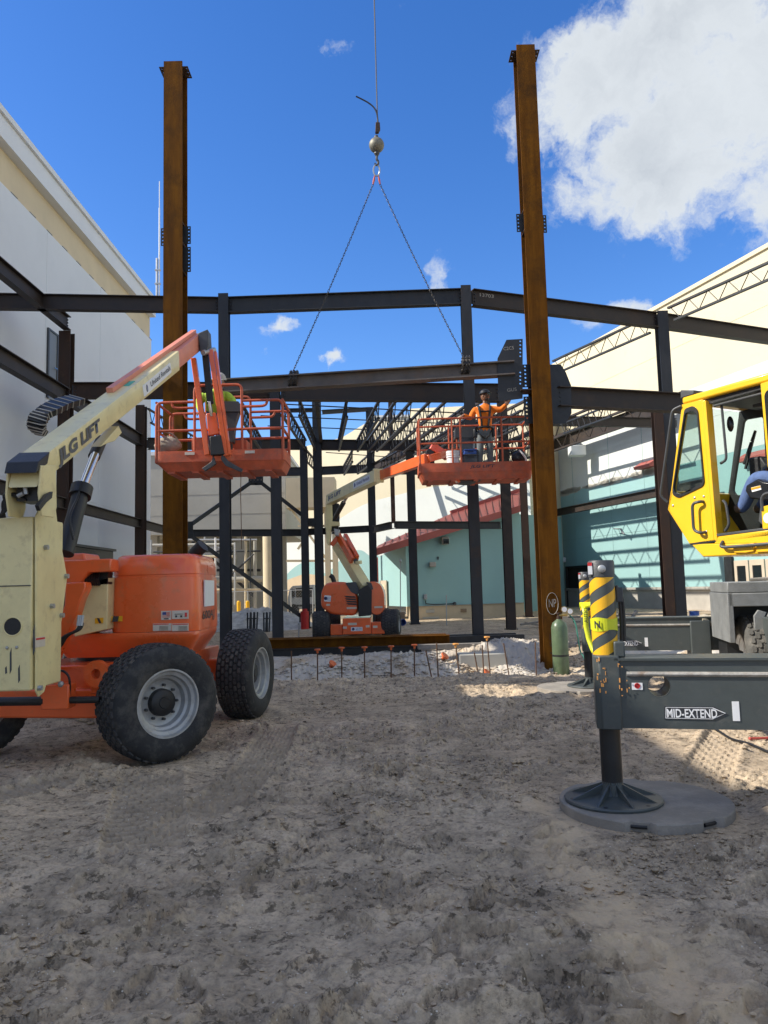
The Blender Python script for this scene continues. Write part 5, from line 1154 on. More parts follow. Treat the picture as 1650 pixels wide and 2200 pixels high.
    MB().prism([P(a, b, 11.34) for a, b in ((476, 885), (513, 885), (504, 912), (501, 950), (484, 950), (480, 910))], (0, .16, 0)).build('control_pedestal', 'dark_gray', t, bevel=.01)
    MB().box(*sorted((P(412, 940, 11.5).x, P(440, 940, 11.5).x)), 11.5, 11.8, z(962), z(928)).build('foot_switch_box', 'orange_worn', t, bevel=.01)
    MB().box(*sorted((P(500, 940, 11.5).x, P(530, 940, 11.5).x)), 11.5, 11.8, z(962), z(936)).build('tool_tray', 'orange_worn', t, bevel=.01)
    MB().box(P(526, 955, 11.14).x, P(547, 955, 11.14).x, 11.135, 11.148, z(976), z(970)).build('sticker', 'sticker', t)
    MB().box(P(397, 955, 11.14).x, P(418, 955, 11.14).x, 11.135, 11.148, z(976), z(970)).build('sticker', 'sticker', t)
    MB().tube(smooth_path([P(518, 1005, 11.2), P(517, 1060, 11.3), P(518, 1110, 11.4), P(519, 1180, 11.5)]), .006, 5).build('hanging_wire', 'rebar', t, True)
    return t, z, x0, x1
NL, zB1, xb0, xb1 = near_lift()
# bits lying in the near basket
o = thing('cloth_sack', 'crumpled beige sack in the left end of the near lift basket', 'sack', P(360, 966, 11.5)); s = MB(); c = P(360, 956, 11.45)
random.seed(5); s.sphere(c, .17, 14, 8, (1.25, .7, .75)); s.v = [q + V((random.uniform(-1, 1), random.uniform(-1, 1), random.uniform(-1, 1))) * .018 for q in s.v]; s.build('sack', 'bag', o, True, ang=60); MB().tube(smooth_path([c + V((-.15, -.1, .1)), c + V((-.05, -.14, .17)), c + V((.1, -.1, .14)), c + V((.2, -.05, .02))]), .012, 6).build('fold', 'bag', o, True)
o = thing('blue_bucket', 'small blue bucket at the right of the near lift control box', 'bucket', P(514, 964, 11.6)); c = P(514, 962, 11.6)
MB().lathe(c, (0, 0, 1), [(0, .06), (.12, .075), (.125, .08), (.125, .07)], 18).build('pail', 'blue_drum', o, True)
for k in range(3): MB().lathe(c + V((0, 0, .02 + .035 * k)), (0, 0, 1), [(0, .069 + .004 * k), (.008, .072 + .004 * k)], 18).build('ring', 'blue_drum', o, True)

# ---- far lift
def far_lift():
    t = thing('boom_lift', 'farther orange boom lift in the middle, seen from its rear end', 'boom lift', (-.9, 24, 0))
    Y = 22.5; yb = 24.7; p = lambda px, py, Y_=Y: P(px, py, Y_)
    gl = gz(-1.9, 22.9)
    xw = [p(690, 1340, 22.9).x, p(840, 1340, 22.9).x]
    for x, a in ((xw[0], (-1, -.10, 0)), (xw[1], (1, -.14, 0))): wheel(t, (x, 22.95, .42 + gl), a, .43, .50, 'rubber', 'rim', False)
    for x, a in ((xw[0] + .2, (-1, 0, 0)), (xw[1] - .25, (1, 0, 0))): wheel(t, (x, 25.0, .42), a, .43, .44, 'rubber', 'rim', False)
    MB().box(p(736, 1340).x, p(797, 1340).x, Y, Y + 2.9, p(760, 1363).z, p(760, 1328).z).build('chassis', 'orange', t, bevel=.02)
    MB().box(p(709, 1340).x, p(735.5, 1340).x, Y + .1, Y + .5, p(760, 1364).z, p(760, 1341).z).build('axle_beam', 'orange', t, bevel=.02)
    MB().box(p(797.5, 1340).x, p(826, 1340).x, Y + .1, Y + .5, p(760, 1364).z, p(760, 1338).z).build('axle_beam', 'orange', t, bevel=.02)
    for px, py, w in ((757, 1340, 19), (790, 1345, 8), (741, 1348, 8), (806, 1346, 10)):
        MB().box(p(px - w / 2, py).x, p(px + w / 2, py).x, Y - .004, Y - .001, p(px, py + 3).z, p(px, py - 2).z).build('sticker', 'sticker', t)
    s, q = rental_sign(t, p(754, 1356, Y - .002), p(779, 1355.5, Y - .002), .115, (0, -1, 0)); text('United', q(.42, .56), q(.95, .56), .035, (0, -1, 0), 'ink_blue', s, off=.006); text('Rentals', q(.42, .16), q(.95, .16), .035, (0, -1, 0), 'ink_blue', s, off=.006)
    MB().lathe(q(.2, .5) + V((0, -.004, 0)), (0, -1, 0), [(0, .04), (.003, .04), (.003, .022), (0, .022)], 16).build('ring_mark', 'ink_blue', s)
    # hoods
    hl = [p(a, b, 22.75) for a, b in ((689, 1300), (690, 1272), (698, 1254), (716, 1250), (742, 1250), (764, 1266), (769, 1290), (768, 1316), (760, 1323), (712, 1320), (694, 1308))]
    H1 = MB().prism(rounded(hl, .10, 3), (.05, 1.5, 0)).build('hood', 'orange', t, bevel=.07, seg=4, ang=50)
    hr = [p(a, b, 22.75) for a, b in ((797, 1318), (797, 1262), (792, 1250), (806, 1249), (818, 1256), (825, 1274), (826, 1300), (824, 1314), (812, 1322))]
    H2 = MB().prism(rounded(hr, .10, 3), (.05, 1.5, 0)).build('hood', 'orange', t, bevel=.06, seg=4, ang=50)
    MB().prism(rounded([p(a, b, 22.68) for a, b in ((770, 1268), (790, 1256), (799, 1268), (798, 1322), (770, 1325))], .04), (0, .9, 0)).build('boom_cradle', 'black', t, bevel=.01)
    MB().prism(rounded([p(a, b, 22.72) for a, b in ((742, 1252), (764, 1250), (772, 1268), (768, 1278), (754, 1272))], .05), (0, .8, 0)).build('hood_scoop', 'dark_gray', t, bevel=.01); MB().prism(rounded([p(a, b, 22.72) for a, b in ((786, 1250), (798, 1252), (802, 1266), (797, 1268))], .04), (0, .8, 0)).build('hood_scoop', 'dark_gray', t, bevel=.01)
    for k in range(4): MB().prism([p(a, b, 22.735) for a, b in ((739 + 1.5 * k, 1280 + 5.2 * k), (763 + k, 1281 + 5.2 * k), (765 + k, 1284.4 + 5.2 * k), (744 + 1.5 * k, 1283.6 + 5.2 * k))], (0, .012, 0)).build('louvre', 'black', H1)
    s, q = rental_sign(H1, p(696, 1292, 22.735), p(710.5, 1293, 22.735), .18, (0, -1, 0)); text('United', q(.45, .5), q(.98, .5), .04, (0, -1, 0), 'ink_blue', s, off=.006); text('Rental', q(.45, .2), q(.98, .2), .04, (0, -1, 0), 'ink_blue', s, off=.006); MB().lathe(q(.22, .5) + V((0, -.004, 0)), (0, -1, 0), [(0, .05), (.003, .05), (.003, .03), (0, .03)], 16).build('ring_mark', 'ink_blue', s)
    for a, b, w in ((744, 1306, 22), (804, 1304, 18), (700, 1299, 8)): MB().box(p(a, b).x, p(a + w, b).x, 22.728, 22.745, p(a, b + 3).z, p(a, b - 1).z).build('sticker', 'sticker', t)
    MB().tube(smooth_path([p(718, 1256, 23), p(717, 1248, 23), p(714, 1240, 23), p(709, 1236, 23)]), .07, 12).build('exhaust_pipe', 'black', t, True)
    # lower boom and links
    MB().bar(p(786, 1266, 22.9), p(726, 1168, 24.4), .34, .30, (0, 0, 1)).build('lower_boom', 'cream', t, bevel=.015)
    MB().bar(p(767, 1200, 23.2), p(741, 1152, 24.2), .12, .20).build('link_arm', 'orange', t, bevel=.01); MB().bar(p(757, 1205, 23.2), p(726, 1150, 24.0), .10, .22).build('link_arm', 'orange', t, bevel=.01)
    MB().bar(p(761, 1208, 23.1), p(769, 1204, 23.1), .2, .14).build('link_block', 'dark_gray', t, bevel=.01); MB().bar(p(712, 1172, 24), p(728, 1152, 24), .14, .14).build('link_block', 'orange', t, bevel=.01)
    MB().bar(p(752, 1192, 23.4), p(739, 1158, 24.2), .06, .06).build('link_cylinder', 'black', t)
    MB().cyl(p(770, 1205, 22.9), p(771, 1212, 22.9), .1, n=12).build('tie_plate', 'cream', t)
    # tower and upper boom
    MB().prism([p(a, b, 23.6) for a, b in ((700, 1078), (706, 1062), (712, 1060), (714, 1110), (708, 1172), (702, 1168), (699, 1130))], (0, .5, 0)).build('tower', 'cream', t, bevel=.02)
    MB().prism([p(a, b, 23.8) for a, b in ((710, 1078), (728, 1082), (729, 1112), (726, 1140), (712, 1142))], (0, .25, 0)).build('tower_inside', 'black', t)
    MB().prism([p(a, b, 23.6) for a, b in ((712, 1120), (729, 1121), (729, 1129), (712, 1130))], (0, .3, 0)).build('tower_rung', 'cream', t); MB().prism([p(a, b, 23.6) for a, b in ((717, 1135), (730, 1138), (727, 1152), (719, 1150))], (0, .3, 0)).build('knuckle', 'galv', t, bevel=.02)
    a, b = p(708, 1074, 23.3), p(813, 1022, 18.7); MB().bar(a, b, .22, .30).build('main_boom', 'cream', t, bevel=.012)
    u = (b - a).normalized(); f = p(918, 986, 16.95); MB().bar(b - u * .5, f, .16, .23).build('fly_boom', 'orange', t, bevel=.01); MB().bar(b - u * .04, b + u * .04, .26, .34).build('boom_collar', 'cream', t, bevel=.01)
    MB().cyl(p(720, 1112, 23.2), p(738, 1080, 22.2), .07, n=14).build('lift_cylinder', 'black', t, True); MB().cyl(p(738, 1080, 22.2), p(748, 1064, 21.9), .04, n=12).build('piston_rod', 'chrome', t, True)
    sd = V((0, 0, 1)).cross(u).normalized(); sd = sd if sd.y < 0 else -sd          # the side of the boom that faces the camera
    ud = u.cross(sd); ud = ud if ud.z > 0 else -ud; side = lambda s_, v: a + u * s_ + ud * v + sd * .112; L_ = (b - a).length
    text('JLG LIFT', side(L_ * .05, -.075), side(L_ * .36, -.075), .15, sd, 'ink_blue', t, off=.006, bold=.02)
    s, q = rental_sign(t, side(L_ * .62, -.08), side(L_ * .93, -.08), .17, sd); text('United Rentals', q(.22, .3), q(.97, .3), .085, sd, 'ink_blue', s, off=.007, bold=.006)
    MB().lathe(q(.11, .5) + sd * .005, sd, [(0, .055), (.003, .055), (.003, .03), (0, .03)], 16).build('ring_mark', 'ink_blue', s)
    # jib
    MB().bar(f, p(960, 975, 17.5), .12, .16).build('jib_arm', 'orange', t, bevel=.01); MB().bar(p(926, 958, 17.4), p(962, 982, 17.5), .14, .18).build('jib_arm', 'orange', t, bevel=.01)
    MB().prism([P(c, d, 17.35) for c, d in ((915, 968), (932, 958), (934, 1000), (912, 1002))], (0, .15, 0)).build('jib_head', 'black', t, bevel=.01)
    MB().prism([P(c, d, 16.75) for c, d in ((975, 1026), (1012, 1022), (1062, 1022), (1010, 1038), (988, 1037))], (0, .4, 0)).build('rotator', 'dark_gray', t, bevel=.02); MB().prism([P(c, d, 16.7) for c, d in ((974, 1027), (986, 1026), (990, 1036), (982, 1034))], (0, .3, 0)).build('rotator_cover', 'orange', t, bevel=.02)
    x0, x1 = P(900, 1010, 16.6).x, P(1146, 1010, 16.6).x; z = lambda py: P(1020, py, 16.6).z
    basket(t, x0, x1, 16.6, 17.5, z(1029), z(993), z(950), z(897), z(897), 9, -9, [P(990, 950, 16.6).x, P(1079, 950, 16.6).x, P(972, 950, 16.6).x], .06)
    text('JLG LIFT', (P(1010, 1009, 16.595).x, 16.598, z(1007)), (P(1064, 1009, 16.595).x, 16.598, z(1007)), .085, (0, -1, 0), 'ink', t, off=.006, bold=.02, shear=.2)
    MB().prism(rounded([P(c, d, 17.1) for c, d in ((978, 918), (1020, 916), (1020, 940), (978, 940))], .02), (0, .25, 0)).build('control_box', 'dark_gray', t); MB().prism([P(c, d, 17.12) for c, d in ((984, 941), (1018, 941), (1014, 975), (992, 975))], (0, .18, 0)).build('control_pedestal', 'dark_gray', t)
    return t, z
FL, zB2 = far_lift()
def small_box(name, label, cat, px0, px1, py0, py1, Y, dp, mt, extra=None):
    a, b = P(px0, py1, Y), P(px1, py0, Y); o = thing(name, label, cat, ((a.x + b.x) / 2, Y + dp / 2, a.z))
    MB().box(a.x, b.x, Y, Y + dp, a.z, b.z).build('body', mt, o, bevel=.012); MB().box(a.x - .01, b.x + .01, Y - .01, Y + dp + .01, b.z + .002, b.z + .025).build('lid', extra or mt, o, bevel=.006); MB().tube([(a.x + .08, Y - .012, b.z - .03), (a.x + .08, Y - .04, b.z - .03), (b.x - .08, Y - .04, b.z - .03), (b.x - .08, Y - .012, b.z - .03)], .008, 6).build('handle', 'black', o, True)
    return o
small_box('blue_tool_tray', 'blue plastic tray on the dark tool box beside the worker legs', 'tray', 998, 1024, 967, 976, 16.85, .3, 'blue_drum')
small_box('tool_box', 'dark grey tool box on the far basket floor beside the worker', 'tool box', 996, 1026, 978, 1002, 16.85, .35, 'dark_gray')
small_box('parts_box', 'pale grey parts box behind the orange worker legs', 'box', 998, 1020, 941, 965, 17.15, .2, 'galv', 'white_paint')
o = thing('white_bucket', 'white plastic bucket at the left of the far basket floor', 'bucket', P(972, 1000, 16.9)); c = P(974, 1004, 16.9)
MB().lathe(c, (0, 0, 1), [(0, .13), (.36, .15), (.365, .16), (.365, .14)], 20).build('pail', 'white_paint', o, True)
for k in range(3): MB().lathe(c + V((0, 0, .2 + .05 * k)), (0, 0, 1), [(0, .147), (.012, .156), (.024, .149)], 20).build('rib', 'white_paint', o, True)
o = thing('kit_bag', 'black and white kit bag at the right end of the far basket', 'bag', P(1115, 992, 17.0)); c = P(1116, 982, 17.0); s = MB().sphere(c, .17, 14, 8, (1.0, .6, .85)); s.v = [q + V((random.uniform(-1, 1), 0, random.uniform(-1, 1))) * .02 for q in s.v]; s.build('bag', 'black', o, True, ang=60); MB().tube(smooth_path([c + V((-.02, -.11, .14)), c + V((.05, -.13, .05)), c + V((.12, -.1, -.05)), c + V((.14, -.08, -.14))]), .02, 6).build('strap', 'white_paint', o, True)
# ------------------------------------------------------------------ mobile crane at the right edge
ca = V((.225, .974, 0)).normalized(); co_ = V((.974, -.225, 0)).normalized()
J1 = P(1305, 1480, 5.25); J1.z = 0
J2 = P(1262, 1350, 10.9); J2.z = 0
CRN = thing('mobile_crane', 'grey and yellow mobile crane at the right with two outriggers set down', 'crane', J1 + co_ * 2.5 + ca * 3)
def outrigger(J, zsh, k):
    F = frame(J, co_, (0, 0, 1))                          # x right along the beam, y away
    zf = lambda py: 1.5 + (1250 - py) * 5.25 / 1650
    Lp = lambda px, py: (lambda q: ((q - J1).dot(co_), q.z))(PP(px, py, J1 - ca * .15, ca))
    N_ = MB(F)
    # box beam: near plate with the round hole, far plate, top and bottom
    zb, zt = .555, .985; x0, x1 = .045, 2.35
    hx, hz = Lp(1416, 1474); circ = [(hx + .068 * math.cos(t * math.pi / 12), hz + .068 * math.sin(t * math.pi / 12)) for t in range(24)]
    bm = MB(F)
    for y in (-.15, .138): bm.plate([(x0, y, zb), (x1, y, zb), (x1, y, zt), (x0, y, zt)], [[(a, y, b) for a, b in circ]], (0, .012, 0))
    bm.box(x0, x1, -.137, .137, zb, zb + .012); bm.box(x0, x1, -.165, .165, zt + .001, zt + .016)
    B = bm.build('outrigger_beam', 'crane_gray', CRN)
    MB(F).lathe((hx, -.151, hz), (0, 1, 0), [(0, .070), (.30, .070)], 28, False).build('hole_sleeve', 'black_steel', B, True)
    a, b = Lp(1346, 1448); wd = MB(F); wd.tube([(a, -.150, b), (1.2, -.150, b - .005), (2.3, -.150, b)], .016, 8); wd.build('weld_bead', 'worn_weld', B, True)
    def rect(nm, px0, px1, py0, py1, mt, d=.004, par=None):
        a0, b1 = Lp(px0, py0); a1, b0 = Lp(px1, py1); return MB(F).box(a0, a1, -.150 - d, -.1495, b0, b1).build(nm, mt, par or B)
    st = rect('sticker', 1357, 1381, 1467, 1482, 'sticker_white'); a, b = Lp(1369, 1473)
    MB(F).lathe((a, -.155, b), (0, -1, 0), [(0, .018), (.002, .018), (.002, .014), (0, .014)], 16).build('ban_ring', 'ink_red', st); MB(F).bar((a - .01, -.1555, b + .01), (a + .01, -.1555, b - .01), .004, .004, (0, 1, 0)).build('ban_bar', 'ink_red', st); rect('figure', 1366, 1371, 1470, 1477, 'ink', .005, st)
    rect('reflector', 1572, 1590, 1507, 1549, 'sticker_white')
    pts = [Lp(px, py) for px, py in ((1427, 1517), (1535, 1518), (1563, 1534), (1535, 1547), (1427, 1545))]
    sg = MB(F).prism([(a, -.154, b) for a, b in pts], (0, .004, 0)).build('arrow_sign', 'ink', B)
    cx = sum(a for a, b in pts) / 5; cz = sum(b for a, b in pts) / 5
    q1 = [(a + (.008 if a < cx else -.010), b + (-.006 if b > cz + .002 else .006 if b < cz - .002 else 0)) for a, b in pts]; q2 = [(a + (.004 if a < cx else -.006), b + (-.003 if b > cz + .002 else .003 if b < cz - .002 else 0)) for a, b in q1]
    MB(F).plate([(a, -.1555, b) for a, b in q1], [[(a, -.1555, b) for a, b in q2]], (0, .001, 0)).build('sign_border', 'sticker_white', sg)
    a0, b0 = Lp(1433, 1541); a1, _ = Lp(1541, 1541); text('MID-EXTEND', F @ V((a0, -.154, b0)), F @ V((a1, -.154, b0)), .054, -ca, 'sticker_white', sg, off=.0025, bold=.022)
    # housing round the jack
    hs = MB(F); hs.prism([(-.085, -.13, .545), (-.05, -.165, .545), (.075, -.165, .545), (.075, .165, .545), (-.05, .165, .545), (-.085, .13, .545)], (0, 0, zf(1402) - .545)); hs.build('jack_housing', 'crane_gray', B, bevel=.008)
    MB(F).box(.05, .12, -.11, .11, zt + .017, zt + .12).build('hose_guard', 'crane_gray', B, bevel=.01)
    random.seed(9 + k); sc = MB(F)
    for i in range(26):
        a = random.choice((-.045, .085 + .015 * random.random())) + random.uniform(-.03, .03); b = random.uniform(.75, 1.0); sc.box(a, a + random.uniform(.003, .010), -.1685, -.1655, b, b + random.uniform(.006, .03))
    tag(sc.build('paint_chips', 'cap_faded', B), kind='stuff')
    # jack tube with hazard stripes
    zt0, zt1 = zf(1404), zf(1240) + zsh
    jk = MB(F).lathe((0, 0, zt0 + .003), (0, 0, 1), [(0, .082), (zt1 - zt0, .082)], 32).build('jack_tube', 'crane_gray', CRN, True, ang=40)
    hd = MB(F).lathe((0, 0, zt1 + .002), (0, 0, 1), [(0, .087), (zf(1205) - zf(1240) - .01, .087), (zf(1205) - zf(1240), .080)], 32).build('jack_head', 'dark_gray', CRN, True, ang=40)
    hq = MB(F); hq.lathe((0, -.082, zt1 + .055), (0, -1, 0), [(0, .026), (.03, .026), (.034, .02)], 16); hq.build('port_plug', 'galv', hd, True); MB(F).box(-.088, -.06, -.072, -.055, zt1 + .02, zt1 + .10).build('warning_label', 'sticker_white', hd); MB(F).box(-.089, -.061, -.073, -.056, zt1 + .078, zt1 + .10).build('warning_label_head', 'ink_red', hd)
    pitch, bw = .30, .13
    for s in range(-1, 4):
        sb = MB(F); lo = []; hi = []
        for i in range(49):
            th = -math.pi + 2 * math.pi * i / 48; zc_ = zt0 + .004 + s * pitch * .52 * 1.0 + (th + math.pi) / (2 * math.pi) * pitch
            z0_, z1_ = max(zt0 + .004, min(zt1 - .002, zc_)), max(zt0 + .004, min(zt1 - .002, zc_ + bw * .62)); lo.append((th, z0_)); hi.append((th, z1_))
        n = 0
        for i in range(48):
            if hi[i][1] - lo[i][1] < .002 and hi[i + 1][1] - lo[i + 1][1] < .002: continue
            c = lambda t, z: (.0835 * math.sin(t), -.0835 * math.cos(t), z)
            sb.add([c(*lo[i]), c(*lo[i + 1]), c(*hi[i + 1]), c(*hi[i])], [(0, 1, 2, 3)]); n += 1
        if n: sb.build('hazard_stripe', 'hazard_yellow', jk, True, fixn=False)
    # hoses
    for d in (0, .018):
        MB(F).tube(smooth_path([(.11 + d, .03, 1.10), (.115 + d, .03, 1.25), (.11 + d, .03, 1.40), (.09, .03, 1.47)]), .012, 8).build('jack_hose', 'black', CRN, True)
    MB(F).box(.09, .135, .0, .06, 1.36, 1.46).build('check_valve', 'dark_gray', CRN, bevel=.006)
    # rod and foot
    MB(F).lathe((0, 0, .16), (0, 0, 1), [(0, .045), (.015, .068), (.40, .068)], 28).build('jack_rod', 'black', CRN, True, ang=40)
    ft = MB(F).lathe((0, 0, .062), (0, 0, 1), [(0, .315), (.012, .318), (.020, .312), (.022, .24), (.045, .10), (.075, .075), (.110, .068), (.125, .068), (.125, .05)], 40).build('jack_foot', 'crane_gray', CRN, True, ang=35)
    for i in range(8):
        t = math.pi / 8 + i * math.pi / 4; c, s = math.cos(t), math.sin(t)
        rb = MB(F); rb.prism([(c * .066 - s * .006, s * .066 + c * .006, .085), (c * .29 - s * .006, s * .29 + c * .006, .083), (c * .066 - s * .006, s * .066 + c * .006, .172)], (s * .012, -c * .012, 0)); rb.build('foot_rib', 'crane_gray', ft)
    MB(F).box(-.012, .012, -.10, -.07, .09, .185).build('foot_clamp', 'crane_gray', ft, bevel=.003)
    for i in range(6):
        t = i * math.pi / 3 + .3; MB(F).cyl((.275 * math.cos(t), .275 * math.sin(t), .083), (.275 * math.cos(t), .275 * math.sin(t), .0845), .014, n=10).build('drain_hole', 'black', ft)
outrigger(J1, 0, 0); outrigger(J2, .0, 1)
def pad(label, c, dx, r):
    o = thing('outrigger_pad', label, 'pad', (c.x, c.y, 0), 'outrigger pads'); pts = []; n = 96
    for i in range(n):
        a = 2 * math.pi * i / n; rr = r
        for s in (math.radians(-112), math.radians(-62), math.radians(68), math.radians(118)):
            dd = abs((a - s + math.pi) % (2 * math.pi) - math.pi)
            if dd < .13: rr = r * .93
        pts.append((c.x + rr * math.cos(a), c.y + rr * math.sin(a)))
    MB().loft([[V((x, y, -.03)) for x, y in pts], [V((x, y, .054)) for x, y in pts], [V((c.x + (x - c.x) * .992, c.y + (y - c.y) * .992, .060)) for x, y in pts]]).build('disc', 'pad_gray', o, True, ang=30)
    for s in (-112, -62): 
        a = math.radians(s); MB().tube([(c.x + r * .94 * math.cos(a + e), c.y + r * .94 * math.sin(a + e), .03) for e in (-.09, -.04, .04, .09)], .012, 6).build('rope_handle', 'black', o, True)
pad('round grey pad under the near outrigger foot', J1 + co_ * .20 + ca * .05, 0, .55)
pad('round grey pad under the far outrigger foot, in sunlight', J2 - co_ * .17, 0, .56)
# caution tape
tp = thing('caution_tape', 'yellow caution tape tied round the near jack and trailing to the far jack', 'tape', J1 + V((0, 0, 1.2)))
F = frame(J1, co_, (0, 0, 1)); zt_ = lambda py: 1.5 + (1250 - py) * 5.25 / 1650
rg = MB(F)
for i in range(32):
    a0, a1 = 2 * math.pi * i / 32, 2 * math.pi * (i + 1) / 32; w = lambda a: .006 * math.sin(3 * a)
    rg.add([(.088 * math.sin(a0), -.088 * math.cos(a0), zt_(1352) + w(a0)), (.088 * math.sin(a1), -.088 * math.cos(a1), zt_(1352) + w(a1)), (.090 * math.sin(a1), -.090 * math.cos(a1), zt_(1326) - w(a1)), (.090 * math.sin(a0), -.090 * math.cos(a0), zt_(1326) - w(a0))], [(0, 1, 2, 3)])
RG = rg.build('wrap', 'tape_yellow', tp, True, fixn=False)
def ribbon(pts, w, nm, mt, par):
    mb = MB(); vs = []
    for i, (p, d) in enumerate(pts): p = V(p); vs += [p - V(d) * w / 2, p + V(d) * w / 2]
    mb.add(vs, [(2 * i, 2 * i + 1, 2 * i + 3, 2 * i + 2) for i in range(len(pts) - 1)]); o = mb.build(nm, mt, par, True, fixn=False)
    s = o.modifiers.new('thick', 'SOLIDIFY'); s.thickness = .001; return o
ribbon([(P(1245, 1300, 10.6), (0, 0, 1)), (P(1262, 1300, 10.5), (0, 0, 1)), (P(1276, 1298, 9), (0, 0, 1)), (P(1290, 1302, 7), (0, .2, 1)), (P(1281, 1335, 5.2), (0, 0, 1))], .075, 'trailing_strip', 'tape_yellow', tp)
ribbon([(P(1254, 1298, 10.55), (1, 0, 0)), (P(1258, 1318, 10.5), (.9, -.3, 0)), (P(1259, 1345, 10.5), (1, .1, 0)), (P(1264, 1370, 10.45), (.8, 0, .5)), (P(1272, 1392, 10.4), (.7, 0, .6)), (P(1278, 1406, 10.3), (.4, 0, .8))], .075, 'hanging_strip', 'tape_yellow', tp)
text('AUTIO', P(1262.5, 1338, 10.46), P(1261.5, 1306, 10.46), .05, (0, -1, 0), 'ink', tp, off=.008, bold=.01)
text('N', F @ V((-.064, -.078, zt_(1347))), F @ V((-.028, -.092, zt_(1347))), .05, (F.to_3x3() @ V((-.35, -.94, 0))), 'ink', tp, off=.003, bold=.03)
# carrier, fender, wheel
F = frame(J1, co_, (0, 0, 1)); x0 = 1.62; y0, y1 = 4.35, 5.45
MB(F).box(x0, x0 + 2.6, y0 - .02, y1, 1.33, 1.46).build('fender_top', 'crane_gray_light', CRN, bevel=.012); MB(F).box(x0, x0 + 2.6, y0 - .03, y0 + .02, 1.17, 1.327).build('fender_front', 'crane_gray_light', CRN, bevel=.01); MB(F).box(x0 - .01, x0 + .05, y0 - .03, y1, .75, 1.327).build('fender_side', 'crane_gray_light', CRN, bevel=.006)
MB(F).box(x0 + .35, x0 + 2.2, y0 - 4.6, y1 + 2, .62, 1.05).build('carrier_frame', 'crane_gray', CRN, bevel=.02); MB(F).box(x0 + .06, x0 + 2.5, y0 + .55, y1, .5, 1.32).build('wheel_arch', 'black', CRN)
for dx in (.26, .40):
    MB(F).prism([(x0 + dx, y0 - .05, .62), (x0 + dx + .10, y0 - .05, .62), (x0 + dx + .10, y0 - .05, 1.02), (x0 + dx + .14, y0 - .05, 1.10), (x0 + dx + .05, y0 - .05, 1.13), (x0 + dx, y0 - .05, 1.06)], (0, .04, 0)).build('bracket', 'crane_gray_light', CRN, bevel=.006)
MB(F).box(x0 + .36, x0 + .40, y0 - .05, y0, .66, .72).build('bracket_tie', 'crane_gray_light', CRN)
for dx, dy in ((.34, .32), (.78, .35)):
    w = wheel(CRN, F @ V((x0 + dx, y0 + dy, .53)), -co_, .53, .36, 'rubber_dusty', 'white_paint', False)
MB(F).box(x0 - .25, x0 + .0, y1 + .15, y1 + .6, .45, .95).build('outrigger_box', 'crane_gray', CRN, bevel=.01)
MB().tube(smooth_path([F @ V((x0 + .3, y0 + .2, 1.48)), F @ V((x0 + .6, y0 + .15, 1.49)), F @ V((x0 + 1.0, y0 + .25, 1.485)), F @ V((x0 + 1.5, y0 + .2, 1.49))]), .022, 6).build('rope_coil', 'wood_gray', CRN, True)
# work gloves on the beam end
o = thing('work_gloves', 'pair of dirty cream work gloves draped on the far outrigger beam', 'gloves', P(1535, 1342, 10.55)); random.seed(21)
for c, r, sc in (((1528, 1335), .16, (1.5, .7, .6)), ((1551, 1352), .13, (.7, .7, 1.5))):
    s = MB().sphere(P(*c, 10.5), r, 14, 9, sc); s.v = [q + V((random.uniform(-1, 1), random.uniform(-1, 1), random.uniform(-1, 1))) * .02 for q in s.v]; G = s.build('glove', 'rag', o, True, ang=70)
    for k in range(4):
        e = P(c[0] - 20 + 3 * k, c[1] - 4 + 5 * k, 10.42) if sc[0] > 1 else P(c[0] - 6 + 5 * k, c[1] + 20, 10.42)
        MB().tube([P(*c, 10.44), P(*c, 10.44).lerp(e, .6) + V((0, 0, .015)), e], [.04, .032, .022], 8).build('finger', 'rag', G, True)
# ---- yellow cab
KO = V((3.65, 7.3, 0)); Kd = V((-.46, .888, 0)); Kn = V((-.888, -.46, 0))       # a point, forward along the cab, outward normal
def K(zx, zy, k=0.): return PP(1400 + zx * .2046, 800 + zy * .2046, KO - Kn * k, Kn)
def Kx(zx, zy, k): return K(zx, zy) - Kn * k                                     # same profile point, carried inwards
inw = -Kn
panel = [(318, 338), (528, 285), (655, 1770), (395, 1797), (170, 1440), (205, 1240)]
win = [(352, 395), (440, 362), (488, 405), (556, 1150), (538, 1192), (290, 1312), (232, 1285), (226, 1225)]
hole = rounded([K(*q) for q in win], .03, 3)
MB().plate([K(*q) for q in panel], [hole], inw * .05).build('cab_side_panel', 'crane_yellow', CRN, bevel=.006)
cen = sum((V(q) for q in hole), V((0, 0, 0))) / len(hole)
sl_ = MB(); sl_.plate([q + Kn * .012 for q in [cen + (p - cen) * 1.02 for p in hole]], [[cen + (p - cen) * .93 + Kn * .012 for p in hole]], inw * .03); sl_.build('window_seal', 'black', CRN, bevel=.004)
MB().prism([cen + (p - cen) * .94 + Kn * -.01 for p in hole], inw * .006).build('quarter_window', 'cab_glass', CRN)
CW = .95
MB().prism([K(*q) for q in ((318, 262), (1330, -32), (1330, 62), (1140, 118), (528, 282), (318, 335))], inw * CW).build('cab_roof', 'crane_yellow', CRN, bevel=.02)
MB().prism([Kx(1230, 66, .05), Kx(528, 284, .05), Kx(560, 330, .05), Kx(1230, 140, .05)], inw * (CW - .1)).build('roof_lining', 'black', CRN)
MB().prism([K(*q) for q in ((300, 186), (445, 186), (440, 232), (318, 270), (300, 280))], inw * .5).build('roof_vent_box', 'dark_gray', CRN, bevel=.01)
MB().prism([K(528, 285), K(566, 300), K(690, 1770), K(655, 1770)], inw * .10).build('door_pillar', 'crane_yellow', CRN, bevel=.004)
